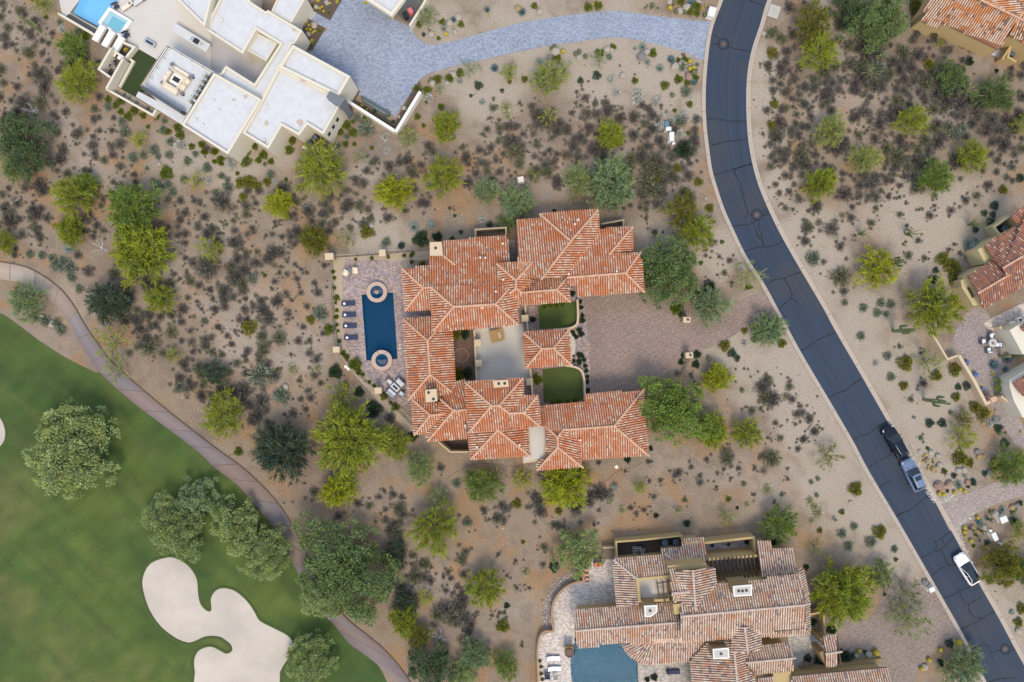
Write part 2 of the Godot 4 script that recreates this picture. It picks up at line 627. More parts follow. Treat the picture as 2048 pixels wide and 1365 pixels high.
func stems(px: float, py: float, tall: float, n: int, label: String, called: String, m: Material, lean: Vector3, thick := 0.045, seed_ := 5) -> void:   # ocotillo and organ-pipe clumps
	rng.seed = seed_
	var o := thing(called, label, "cactus", w(px, py))
	for k in n:
		var az := TAU * k / n + rnd(-0.3, 0.3)
		var out := rnd(0.12, 0.42) * tall
		var d := Vector3(cos(az) * out, tall * rnd(0.75, 1.0), sin(az) * out) + lean
		var mb := MB.new()
		mb.tube([Vector3(cos(az), 0, sin(az)) * thick, d * 0.5 + Vector3(0, 0.1, 0) - Vector3(cos(az), 0, sin(az)) * 0.1, d], [thick, thick, thick * 0.5], 5)
		part(o, "stem", mb.mesh(), m)

# ---------------------------------------------------------------- the scene
func _ready() -> void:
	var cam := Camera3D.new()
	cam.name = "camera"
	cam.fov = rad_to_deg(2.0 * atan(682.5 / S / H))
	cam.near = 0.5
	cam.far = 1500.0
	add_child(cam)
	cam.look_at_from_position(Vector3(0, H, 0), Vector3.ZERO, Vector3(0, 0, -1))
	var env := Environment.new()
	var sky := Sky.new()
	var ps := ProceduralSkyMaterial.new()
	ps.sky_top_color = Color(0.80, 0.87, 0.98)
	ps.sky_horizon_color = Color(0.86, 0.88, 0.92)
	ps.sky_curve = 0.2
	ps.sky_energy_multiplier = 0.92
	ps.ground_bottom_color = Color(0.45, 0.4, 0.35)
	ps.ground_horizon_color = Color(0.7, 0.68, 0.66)
	ps.sun_angle_max = 30.0
	sky.sky_material = ps
	env.background_mode = Environment.BG_SKY
	env.sky = sky
	env.tonemap_mode = Environment.TONE_MAPPER_LINEAR
	env.tonemap_exposure = 1.5
	env.sdfgi_enabled = true
	env.ssao_enabled = true
	env.ssil_enabled = true
	var we := WorldEnvironment.new()
	we.environment = env
	add_child(we)
	var sun := DirectionalLight3D.new()
	sun.name = "sun"
	sun.light_color = Color(1.0, 0.94, 0.85)
	sun.light_energy = 0.66
	sun.light_angular_distance = 24.0
	sun.shadow_enabled = true
	add_child(sun)
	sun.look_at_from_position(Vector3(6, 52, 36), Vector3.ZERO, Vector3.UP)
	rng.seed = 7
	noi.seed = 3
	noi.frequency = 0.05
	noi.fractal_octaves = 4
	noi2.seed = 9
	noi2.frequency = 0.31
	noi2.fractal_octaves = 3
	materials()
	plant_kinds()
	landmarks()
	blot_list()
	setting()
	main_house()
	white_house()
	south_house()
	east_houses()
	vehicles()
	fittings()
	trees()
	small_plants()

func materials() -> void:
	var grit := speckle(384, 0.62, 1.0, 0.05, 1, 0.55)
	var fine := speckle(256, 0.84, 1.0, 0.06, 2, 0.5)
	var rough := NoiseTexture2D.new()
	rough.width = 256
	rough.height = 256
	rough.seamless = true
	rough.as_normal_map = true
	rough.bump_strength = 6.0
	var rn := FastNoiseLite.new()
	rn.frequency = 0.09
	rn.seed = 12
	rough.noise = rn
	grain(tinted("ground", 1, 1, 1, 0.95), grit, 0.17, rough, 0.6)
	grain(tinted("turf", 1, 1, 1, 0.95), speckle(256, 0.6, 1.0, 0.11, 4, 0.65), 0.31, rough, 0.8)
	grain(tinted("asphalt", 1, 1, 1, 0.86), speckle(256, 0.8, 1.0, 0.1, 5, 0.7), 0.5)
	grain(tinted("sand", 1, 1, 1, 0.95), fine, 0.3, rough, 0.3)
	grain(tinted("concrete", 1, 1, 1, 0.85), fine, 0.4)
	grain(mat("kerb", 0.45, 0.385, 0.33, 0.9), fine, 0.6)
	mat("seal", 0.011, 0.014, 0.02, 0.9)
	mat("iron", 0.10, 0.085, 0.08, 0.6, 0.4)
	grain(tinted("grey_pavers", 1, 1, 1, 0.85), bond(512, 22, 44, [Color(0.905, 0.92, 0.95), Color(0.917, 0.93, 0.96), Color(0.895, 0.912, 0.94)], Color(0.88, 0.9, 0.925), 5), 0.15)
	grain(tinted("red_pavers", 1, 1, 1, 0.9), bond(512, 22, 40, [Color(0.86, 0.81, 0.785), Color(0.84, 0.808, 0.79), Color(0.87, 0.805, 0.77), Color(0.84, 0.81, 0.8)], Color(0.81, 0.77, 0.75), 6), 0.2)
	grain(tinted("patio_pavers", 1, 1, 1, 0.9), bond(512, 20, 30, [Color(0.86, 0.8, 0.79), Color(0.78, 0.78, 0.83), Color(0.91, 0.83, 0.78), Color(0.82, 0.79, 0.82), Color(0.9, 0.84, 0.8)], Color(0.76, 0.72, 0.7), 7), 0.15)
	grain(tinted("stone_flags", 1, 1, 1, 0.9), bond(512, 16, 26, [Color(0.95, 0.93, 0.91), Color(0.9, 0.88, 0.87), Color(0.97, 0.95, 0.92), Color(0.91, 0.9, 0.92)], Color(0.85, 0.82, 0.8), 8), 0.19)
	grain(tinted("slab_white", 1, 1, 1, 0.8), fine, 0.25)
	grain(tinted("tile", 1, 1, 1, 0.9), fine, 1.3)
	grain(mat("pan_tile", 0.25, 0.11, 0.07, 0.9), fine, 0.9)
	grain(mat("pan_tile_grey", 0.2, 0.15, 0.14, 0.9), fine, 0.9)
	grain(mat("stucco_tan", 0.52, 0.40, 0.26, 0.9), fine, 0.7)
	grain(mat("stucco_gold", 0.50, 0.37, 0.18, 0.9), fine, 0.7)
	grain(mat("stucco_yellow", 0.62, 0.52, 0.30, 0.9), fine, 0.7)
	grain(mat("stucco_cream", 0.70, 0.655, 0.55, 0.9), fine, 0.7)
	grain(mat("cap_stone", 0.60, 0.48, 0.33, 0.9), fine, 0.7)
	grain(mat("roof_white", 0.56, 0.575, 0.61, 0.7), speckle(256, 0.9, 1.0, 0.02, 14, 0.3), 0.12)
	grain(mat("deck_pale", 0.55, 0.50, 0.44, 0.9), fine, 0.35)
	mat("white_paint", 0.66, 0.65, 0.62, 0.6)
	mat("shutter_grey", 0.06, 0.07, 0.08, 0.5)
	mat("dark_glass", 0.015, 0.02, 0.025, 0.08)
	mat("black", 0.012, 0.012, 0.014, 0.5)
	mat("bronze", 0.06, 0.045, 0.035, 0.5, 0.3)
	mat("charcoal", 0.04, 0.045, 0.055, 0.5)
	mat("slate", 0.13, 0.145, 0.165, 0.6)
	mat("steel", 0.45, 0.47, 0.5, 0.35, 0.6)
	mat("navy", 0.02, 0.03, 0.075, 0.8)
	mat("linen", 0.66, 0.58, 0.47, 0.95)
	mat("linen_grey", 0.5, 0.52, 0.56, 0.95)
	mat("pillow", 0.78, 0.8, 0.86, 0.95)
	mat("orange", 0.75, 0.16, 0.03, 0.8)
	mat("coral", 0.66, 0.27, 0.17, 0.85)
	mat("pink", 0.55, 0.14, 0.17, 0.7)
	mat("tan_top", 0.30, 0.19, 0.075, 0.7)
	mat("timber", 0.085, 0.055, 0.038, 0.8)
	mat("timber_pale", 0.36, 0.26, 0.15, 0.8)
	mat("blue_glaze", 0.13, 0.2, 0.42, 0.25)
	mat("copper_blue", 0.075, 0.17, 0.21, 0.6)
	mat("concrete_plain", 0.42, 0.41, 0.39, 0.9)
	mat("pvc", 0.6, 0.6, 0.58, 0.5)
	mat("fan_blue", 0.12, 0.2, 0.36, 0.4)
	grain(mat("rock_pale", 0.55, 0.49, 0.42, 0.95), grit, 1.1, rough, 1.0)
	grain(mat("rock_pink", 0.42, 0.28, 0.22, 0.95), grit, 1.1, rough, 1.0)
	grain(mat("rock_gold", 0.48, 0.34, 0.17, 0.95), grit, 1.1, rough, 1.0)
	grain(mat("rock_grey", 0.3, 0.28, 0.28, 0.95), grit, 1.1, rough, 1.0)
	mat("soil_dark", 0.10, 0.075, 0.055, 0.95)
	mat("bark", 0.13, 0.1, 0.075, 0.95)
	mat("bark_pale", 0.3, 0.29, 0.14, 0.9)
	mat("snag", 0.55, 0.55, 0.58, 0.9)
	tinted("cactus", 0.2, 0.225, 0.11, 0.8)
	mat("ocotillo", 0.16, 0.2, 0.05, 0.8)
	mat("barrel", 0.40, 0.31, 0.025, 0.8)
	mat("barrel_dark", 0.11, 0.13, 0.06, 0.85)
	for t in [["P", 0.30, 0.35, 0.04], ["Y", 0.40, 0.43, 0.03], ["W", 0.34, 0.39, 0.12], ["O", 0.20, 0.20, 0.03], ["G", 0.15, 0.215, 0.08], ["M", 0.29, 0.36, 0.14], ["D", 0.10, 0.15, 0.07], ["B", 0.25, 0.34, 0.17], ["L", 0.2, 0.29, 0.06], ["K", 0.085, 0.12, 0.08]]:
		leaf_mat(t[0], t[1], t[2], t[3])
	leaf_mat("scrub", 0.12, 0.112, 0.1, 0.0)
	leaf_mat("scrub_b", 0.165, 0.152, 0.13, 0.0)
	leaf_mat("scrub_c", 0.135, 0.112, 0.105, 0.0)
	leaf_mat("scrub_g", 0.16, 0.165, 0.10, 0.0)
	leaf_mat("green", 0.14, 0.18, 0.02, 0.1)
	leaf_mat("hedge", 0.055, 0.09, 0.025, 0.1)
	leaf_mat("clip", 0.05, 0.085, 0.045, 0.0)
	leaf_mat("sage", 0.21, 0.245, 0.18, 0.1)
	leaf_mat("pale", 0.5, 0.5, 0.46, 0.1)
	leaf_mat("cholla", 0.44, 0.43, 0.25, 0.1)
	leaf_mat("agave_blue", 0.09, 0.14, 0.155, 0.0)
	leaf_mat("agave_grey", 0.21, 0.25, 0.22, 0.0)
	leaf_mat("flower", 0.5, 0.4, 0.02, 0.1)

# broad ground tones: P pale swept sand, O orange soil, L dark litter under old scrub, C pinkish bare clay
var blots := []
func blot_list() -> void:
	for s in ["P 1530 130 30,P 1520 200 30,P 1525 290 30,P 1552 380 38,P 1590 470 55,P 1640 560 80,P 1700 650 90,P 1770 740 95,P 1840 860 90,P 1560 745 85,P 1620 830 80,P 1680 930 65,P 1745 1020 65,P 1800 1100 65,P 1860 1180 45,P 1490 700 65,P 1190 110 90,P 1330 150 70,P 1392 210 32,P 960 180 65,P 1060 45 90,P 900 60 45,P 1995 1230 70,P 2020 1320 70,P 1900 960 55,P 1920 760 60,P 1860 460 90,P 1990 480 60,P 1330 480 40,P 1440 500 45,P 740 330 30,P 470 330 50,P 380 300 50,P 560 300 35,P 760 480 50", "O 930 235 60,O 985 325 65,O 875 385 50,O 1240 175 55,O 800 425 45,O 1010 1065 75,O 950 1045 60,O 1110 1065 65,O 1250 1030 90,O 1400 1030 65,O 575 980 45,O 565 1040 50,O 130 470 45,O 110 680 50,O 50 570 30,O 1540 820 40,O 1500 905 45,O 180 230 40,O 540 480 50,O 1830 360 50,O 1690 500 50,O 1340 1060 60,O 900 990 50,O 1080 1160 60", "L 600 1045 40,L 250 545 40,L 430 530 30,L 785 1085 32,L 905 1230 45,L 1650 130 60,L 1750 110 60,L 1265 375 60,L 1310 335 50,L 1100 255 45,L 360 700 40,L 400 870 30,L 650 940 35,L 1850 180 70,L 1960 240 60,L 70 215 40,L 1880 90 30,L 760 300 35", "C 330 560 60,C 470 690 70,C 380 640 55,C 120 250 40,C 520 610 50,C 190 330 50,C 230 260 45,C 440 470 40,C 600 700 60,C 620 600 40,C 1080 330 35,C 1700 200 50,C 1640 230 45,C 1560 1000 50,C 700 990 40"]:
		for r in s.split(","):
			var f: PackedStringArray = r.split(" ")
			var c := w(float(f[1]), float(f[2]))
			blots.append([f[0], Vector2(c.x, c.z), float(f[3]) / S])

func soil(p: Vector2) -> Color:
	var a := noi.get_noise_2d(p.x, p.y)
	var b := noi2.get_noise_2d(p.x, p.y)
	var d := noi.get_noise_2d(p.x * 3.1 + 70.0, p.y * 3.1 - 20.0)
	var amt := {"P": 0.0, "O": 0.0, "L": 0.0, "C": 0.0}
	for t in blots:
		var q: float = p.distance_squared_to(t[1]) / (t[2] * t[2])
		if q < 4.0:
			amt[t[0]] = maxf(amt[t[0]], 1.0 - smoothstep(0.4, 1.9, sqrt(q) + a * 0.9 + b * 0.5))
	var wild := clampf(1.0 - amt["P"] * 1.15, 0.0, 1.0)
	var base := Color(0.385, 0.29, 0.205).lerp(Color(0.39, 0.31, 0.24), clampf(0.5 + a * 1.6, 0.0, 1.0))
	base = base.lerp(Color(0.43, 0.25, 0.12), clampf((d - 0.06) * 2.4 + 0.35 * amt["O"], 0.0, 0.7) * wild)
	base = base.lerp(Color(0.50, 0.41, 0.34), clampf(amt["C"] * 0.8 + (a - 0.2) * 1.5 * wild, 0.0, 0.8))
	base = base.lerp(Color(0.54, 0.465, 0.385), amt["P"] * 0.9)
	base = base.lerp(Color(0.24, 0.185, 0.145), clampf((b - 0.06) * 2.0, 0.0, 0.6) * (0.15 + 0.85 * wild) * (1.0 - 0.6 * amt["C"]))
	base = base.lerp(Color(0.25, 0.195, 0.16), amt["L"] * clampf(0.55 + d, 0.0, 0.85))
	return base * (1.0 + (0.07 + 0.13 * wild) * b + 0.09 * d * wild)

func pale(c: Color, amount: float, scale := 1.0) -> Callable:
	return func(p: Vector2) -> Color:
		return c * (1.0 + amount * (noi.get_noise_2d(p.x * 2.0 * scale, p.y * 2.0 * scale) + 0.6 * noi2.get_noise_2d(p.x * scale, p.y * scale)))

func structure(called: String, mesh: Mesh, m: Material, label: String, category: String) -> MeshInstance3D:
	return solo(called, mesh, m, label, category, Vector3.ZERO, 0.0, "", "structure")

var road_w := PackedVector2Array()
var road_e := PackedVector2Array()
var pools := {}

func setting() -> void:
	# pools first: the ground is left open where they are
	zone(0, 0, 1)
	pools["main"] = poly("723,590,786,585.5,795,718,733,721.5")
	pools["main_spa"] = PackedVector2Array()
	zone(0, 0)
	pools["white"] = poly("700,-120,945,0,860,105,795,215,585,105,640,0")
	pools["white_spa"] = poly("890,95,1045,180,985,285,830,190")
	zone(1050, 1050, 4.333)
	pools["south"] = poly("425,1010,850,1025,890,1110,960,1180,975,1215,985,1400,412,1400,400,1300,395,1210,400,1130,432,1125")
	var holes := [pools["main"], pools["white"], pools["south"]]
	# ground: one sheet to the horizon, fine where it is seen
	var mb := MB.new()
	var xs := []
	var zs := []
	for i in range(-190, 191):
		xs.append(i * 0.42)
	for i in range(-126, 127):
		zs.append(i * 0.42)
	for e in [88.0, 100.0, 130.0, 200.0, 400.0, 900.0]:
		xs.append(e)
		xs.push_front(-e)
	for e in [60.0, 75.0, 110.0, 200.0, 400.0, 900.0]:
		zs.append(e)
		zs.push_front(-e)
	var tone := []
	for z in zs:
		var row := []
		for x in xs:
			row.append(soil(Vector2(x, z)))
		tone.append(row)
	for j in zs.size() - 1:
		for i in xs.size() - 1:
			var mid := Vector2(xs[i] + xs[i + 1], zs[j] + zs[j + 1]) * 0.5
			var skip := false
			if absf(mid.x) < 80.0 and absf(mid.y) < 54.0:
				for h in holes:
					if Geometry2D.is_point_in_polygon(mid, grown(h, 0.34)):
						skip = true
			if skip:
				continue
			var a := Vector3(xs[i], 0, zs[j])
			var b := Vector3(xs[i + 1], 0, zs[j])
			var c := Vector3(xs[i + 1], 0, zs[j + 1])
			var d := Vector3(xs[i], 0, zs[j + 1])
			mb.tri3(a, b, c, tone[j][i], tone[j][i + 1], tone[j + 1][i + 1])
			mb.tri3(a, c, d, tone[j][i], tone[j + 1][i + 1], tone[j + 1][i])
	structure("ground", mb.mesh(), M["ground"], "sandy tan desert soil with orange patches under the whole neighbourhood", "ground")
	# pebbles and twigs that nobody could count
	var stone := MB.new()
	stone.ball(Vector3.ZERO, Vector3(0.5, 0.3, 0.45), 5, Color(1, 1, 1), 0.25, 4)
	var where := []
	var tint := []
	rng.seed = 101
	for i in 26000:
		var p := Vector2(rnd(-75, 75), rnd(-51, 51))
		var k := noi.get_noise_2d(p.x * 1.3 + 40.0, p.y * 1.3)
		if k + rnd(-0.35, 0.2) < -0.02 or not clear_of(p):
			continue
		var s := rnd(0.04, 0.13) * (1.0 + 1.4 * float(rng.randf() < 0.03))
		where.append(Transform3D(Basis(Vector3.UP, rnd(0, TAU)).scaled(Vector3(s * rnd(0.7, 1.8), s, s)), Vector3(p.x, 0.005, p.y)))
		var c: Color = [Color(0.5, 0.43, 0.36), Color(0.2, 0.15, 0.12), Color(0.13, 0.11, 0.09), Color(0.4, 0.27, 0.17), Color(0.3, 0.25, 0.2)][rng.randi() % 5]
		tint.append(c)
	var pb := scatter(self, numbered("gravel"), stone.mesh(), tinted("pebble"), where, tint)
	tag(pb, "loose pebbles and dry litter strewn over the desert soil", "gravel", "", "stuff")
	road()
	cart_path_and_fairway()
	# drives and courts
	zone(0, 0, 1)
	var drive := poly("661,40,690,-12,733,-12,786,37,818,52,822.4,52.3,832,74.7,850,87,864.7,90,899.6,84.7,974,63.5,1049,43.6,1123.7,32.4,1186,25,1223,22.4,1249.8,23.7,1324.5,33.6,1386.7,41,1424,42,1417,90,1406,122,1374,106,1324.5,92,1274.7,79.7,1237,74.7,1200,77,1173.5,81,1098.8,91,1024,106,949.4,123,887,138,857,147,839.8,159.4,825,179,800,216.6,792,234,772,222,721,194,700,165,612,108,640,72,655,58,607,35,618,17")
	structure("driveway", sheet(drive, 0.02, 0.6, pale(Color(0.285, 0.315, 0.385), 0.1)), M["grey_pavers"], "blue grey paved driveway curving from the white house to the street", "driveway")
	var court := poly("1150,570,1300,560,1345,590,1376,628,1412,634,1464,609,1500,594,1531,580,1553,616,1519,645,1481,662,1456,680,1424,694,1400,701,1372,707,1354,719,1324,759,1286,790,1170,800,1150,740")
	structure("brick_court", sheet(court, 0.02, 0.6, pale(Color(0.315, 0.265, 0.24), 0.12)), M["red_pavers"], "reddish brick paved court between the garages of the red roofed house", "driveway")
	var flank := poly("1740,1240,1790,1150,1878,1190,1930,1275,1912,1281,1880,1296,1845,1325,1833,1345,1830,1400,1620,1400,1590,1330,1640,1270,1650,1235")
	structure("paver_drive", sheet(flank, 0.02, 0.6, pale(Color(0.30, 0.27, 0.25), 0.1)), M["red_pavers"], "greyish brown paver drive in front of the tan roofed house", "driveway")
	var ed := poly("1870,1003,1915,993,1960,978,1990,965,2030,958,2100,935,2100,985,2048,992,1990,1010,1945,1030,1917,1050,1900,1062")
	structure("east_drive", sheet(ed, 0.02, 0.6, pale(Color(0.39, 0.365, 0.36), 0.1)), M["red_pavers"], "mauve paver drive leaving the street beside the grey car", "driveway")
	var walk := poly("1935,625,1955,610,1975,625,1992,655,2010,690,2016,720,2000,745,2010,790,2040,840,2060,870,2060,905,2030,890,2005,850,1985,815,1972,790,1950,745,1925,710,1905,690,1912,660")
	structure("garden_walk", sheet(walk, 0.015, 0.6, pale(Color(0.36, 0.34, 0.345), 0.1)), M["red_pavers"], "mauve paver garden path around the fire table of the east house", "path")
	var fl := poly("1968,648,1985,636,2060,600,2060,660,2030,655,2000,662,1980,660")
	structure("flagstone_patio", sheet(fl, 0.03, 0.5, pale(Color(0.54, 0.48, 0.44), 0.15)), M["stone_flags"], "pale flagstone patio below the gable of the east house", "patio")
	var terrace := poly("668,515,690,512,806,518,806,540,858,536,890,484,1030,480,1040,560,1152,560,1166,600,1180,690,1180,800,1060,800,1000,870,828,868,826,800,792,820,770,795,706,718,690,690,676,570")
	var spa := PackedVector2Array()
	structure("pool_deck", sheet(terrace, 0.03, 0.5, pale(Color(0.39, 0.35, 0.345), 0.16), [pools["main"]]), M["patio_pavers"], "mottled pink and grey paved deck around the dark pool and house", "patio")
	var bed := poly("660,510,800,503,858,498,884,498,884,520,806,522,690,518,684,560,690,690,704,715,735,752,790,805,826,840,828,868,815,862,770,818,700,740,672,700,662,560")
	structure("planting_strip", sheet(bed, 0.045, 0.6, pale(Color(0.43, 0.345, 0.25), 0.15)), M["sand"], "strip of sand with small shrubs inside the pool fence", "ground")
	zone(1050, 1050, 4.333)
	var lp := poly("505,490,560,300,790,300,800,720,430,760,430,1010,400,1130,395,1210,400,1300,412,1400,120,1400,112,1150,110,1040,125,985,165,945,245,930,250,850,235,760,250,690,290,620,350,555,420,515")
	structure("south_terrace", sheet(lp, 0.03, 0.5, pale(Color(0.58, 0.54, 0.51), 0.14)), M["stone_flags"], "pale travertine terrace along the curved wall by the teal pool", "patio")
	var rear := poly("975,1200,1110,1200,1440,1180,1440,1400,985,1400")
	structure("rear_terrace", sheet(rear, 0.03, 0.5, pale(Color(0.44, 0.41, 0.38), 0.14)), M["stone_flags"], "stone terrace under the fan shaped eave of the tan roofed house", "patio")
	pool_water()

func smooth_zone(s: String) -> PackedVector2Array:
	return spline(poly(s), 4)

func road() -> void:
	zone(0, 0, 1)
	road_w = smooth_zone("1462,-60,1446.5,0,1427.8,50,1419,95,1412.9,159,1411.7,212,1414,256,1419,299,1425,340,1434,372,1449,417,1469,462,1489,504,1509,537,1531,571,1556,617,1601,702,1657,797,1706,881,1737,940,1792,1033,1841,1118,1886,1197,1924,1264,1948,1311,1975,1368,2010,1440")
	road_e = smooth_zone("1565,-60,1535,0,1520,50,1505,95,1496,139,1492.6,189,1493.8,244,1498,290,1506,332,1517.5,372,1536,417,1558.6,464,1583.5,509,1608,551,1648,619,1672,664,1725,755,1778,848,1831,936,1870,1003,1921,1095,1958,1167,1998,1237,2046,1327,2100,1420")
	var mb := MB.new()
	var lanes := 26
	var n := road_w.size()
	var len_ := 0.0
	var cols := []
	for i in n:
		var a := road_w[i]
		var t := float(i) / (n - 1) * (road_e.size() - 1)
		var b := road_e[int(t)].lerp(road_e[mini(int(t) + 1, road_e.size() - 1)], t - int(t))
		var row := []
		if i > 0:
			len_ += a.distance_to(road_w[i - 1])
		for k in lanes + 1:
			var p := a.lerp(b, float(k) / lanes)
			var streak := noi.get_noise_2d(k * 9.0, len_ * 0.35) * 0.22 + noi2.get_noise_2d(k * 1.7, len_ * 0.05) * 0.16
			var c := Color(0.028, 0.046, 0.082) * (1.0 + streak)
			c = c.lerp(Color(0.052, 0.054, 0.064), clampf(noi.get_noise_2d(p.x * 1.7, p.y * 1.7) * 1.2, 0.0, 0.6))
			row.append([Vector3(p.x, 0.012, p.y), c])
		cols.append(row)
	for i in n - 1:
		for k in lanes:
			var q := [cols[i][k], cols[i][k + 1], cols[i + 1][k + 1], cols[i + 1][k]]
			mb.tri3(q[0][0], q[1][0], q[2][0], q[0][1], q[1][1], q[2][1])
			mb.tri3(q[0][0], q[2][0], q[3][0], q[0][1], q[2][1], q[3][1])
	var rd := structure("road", mb.mesh(), M["asphalt"], "dark blue grey asphalt street with sealed cracks running down the right", "road")
	rng.seed = 33
	# sealed cracks, each a strip of its own
	zone(1200, 0)
	for s in ["1190,0,1250,22,1315,50", "915,285,940,295,962,312", "895,358,922,352,945,358,970,352", "1030,378,1060,388,1120,398,1208,415", "860,958,905,955,1000,965,1070,975,1110,970,1175,985", "875,1150,925,1162,985,1145,1080,1132,1190,1115", "1060,1365,1130,1340,1228,1320"]:
		crack(rd, s)
	zone(1200, 300)
	for s in ["915,180,930,200,1000,178,1090,150,1225,115", "1095,150,1085,195,1120,250,1150,360,1175,450,1190,510", "1060,625,1100,608,1180,602,1240,580,1262,560", "1225,520,1190,515,1165,555", "1305,490,1345,462", "1308,520,1350,490", "1308,532,1360,515", "1280,580,1275,620,1300,690,1310,775", "1255,640,1260,690,1295,712", "1155,818,1240,790,1310,778,1390,772,1475,728", "1345,1075,1400,1045,1480,1030,1560,1000,1615,982", "1480,1030,1510,1090,1540,1150,1535,1190,1450,1265", "1540,1190,1590,1228"]:
		crack(rd, s)
	zone(1600, 600)
	for s in ["10,410,100,355,170,310,290,262", "230,790,300,750,370,725,440,670,500,632", "425,1130,500,1090,560,1070,640,1010,705,982", "555,1345,620,1305,690,1265,745,1215"]:
		crack(rd, s)
	zone(1600, 800, 4.549)
	for s in ["725,800,770,770,835,728", "875,1058,960,1020,1040,980,1110,920,1175,865"]:
		crack(rd, s)
	zone(1600, 1025)
	for s in ["775,30,830,0", "970,378,1050,330,1130,300,1180,255,1238,200", "1075,240,1130,215,1210,158", "1072,235,1100,265,1090,310", "1140,215,1160,255", "1135,300,1155,345,1185,415,1260,430", "1055,518,1110,470,1190,425,1205,460", "1150,695,1215,670,1270,640,1350,605,1440,570", "1255,615,1300,630", "1285,640,1310,700,1350,740,1400,715,1460,685", "1355,740,1365,800,1400,840,1465,855", "1295,945,1370,905,1460,860,1565,790", "1380,1095,1440,1070,1510,1068,1540,1130", "1530,1140,1575,1120,1615,1110", "1690,1080,1715,1075", "1695,1105,1725,1108", "1520,1365,1600,1340,1730,1330"]:
		crack(rd, s)
	for m in [[1447, 88, 10.5, "rust"], [1514, 430, 10.5, "rust"], [2011, 1299, 9.5, "rust"]]:
		zone(0, 0, 1)
		var c := zw(m[0], m[1])
		var ring := PackedVector2Array()
		for k in 25:
			ring.append(Vector2(c.x, c.z) + Vector2.from_angle(TAU * k / 24.0) * (m[2] / S))
		part(rd, "crack_seal", ribbon(ring, 0.0165, 0.2, 0.1), M["seal"])
		var cov := MB.new()
		cov.lathe(c, [Vector2(0, 0.03), Vector2(0.26, 0.03), Vector2(0.27, 0.026), Vector2(0.33, 0.026), Vector2(0.34, 0.014)], 20)
		part(rd, "manhole_cover", cov.mesh(), mat("rusty_iron", 0.10, 0.068, 0.062, 0.8))
	# kerbs: cast in lengths, butted with a joint
	kerb(road_w, -1.0, "kerb_west", "tan concrete kerb in cast lengths along the house side of the street")
	kerb(road_e, 1.0, "kerb_east", "tan concrete kerb in cast lengths along the far side of the street")

func crack(rd: Node3D, s: String) -> void:
	var p := spline(poly(s), 4)
	for i in p.size():
		p[i] += Vector2(rnd(-0.05, 0.05), rnd(-0.05, 0.05))
	part(rd, "crack_seal", ribbon(p, 0.0165, 0.15, 0.35), M["seal"])

func kerb(line: PackedVector2Array, side: float, called: String, label: String) -> void:
	var o := Node3D.new()
	o.name = called
	add_child(o)
	tag(o, label, "kerb", "", "structure")
	var acc := 0.0
	var run := PackedVector2Array()
	var prof := [Vector2(0.0, 0.0), Vector2(0.02, 0.03), Vector2(0.24, 0.055), Vector2(0.36, 0.125), Vector2(0.56, 0.13), Vector2(0.58, 0.0)]
	for i in line.size():
		run.append(line[i])
		if i > 0:
			acc += line[i].distance_to(line[i - 1])
		if (acc > 3.0 or i == line.size() - 1) and run.size() > 1:
			var mb := MB.new()
			var rows := []
			for k in run.size():
				var d := (run[mini(k + 1, run.size() - 1)] - run[maxi(k - 1, 0)]).normalized()
				var nn := Vector2(d.y, -d.x) * -side
				if nn.x * side < 0.0:
					nn = -nn
				var shift := d * (0.02 if k == 0 else (-0.02 if k == run.size() - 1 else 0.0))
				var row := []
				for q in prof:
					var z: Vector2 = run[k] + nn * q.x + shift
					row.append(Vector3(z.x, q.y, z.y))
				rows.append(row)
			for k in rows.size() - 1:
				for q in prof.size() - 1:
					mb.quad(rows[k][q], rows[k][q + 1], rows[k + 1][q + 1], rows[k + 1][q])
			for e in [rows[0], rows[-1]]:
				for q in range(1, prof.size() - 1):
					mb.tri(e[0], e[q], e[q + 1])
			part(o, "kerb_length", mb.mesh(), M["kerb"])
			run = PackedVector2Array([line[i]])
			acc = 0.0

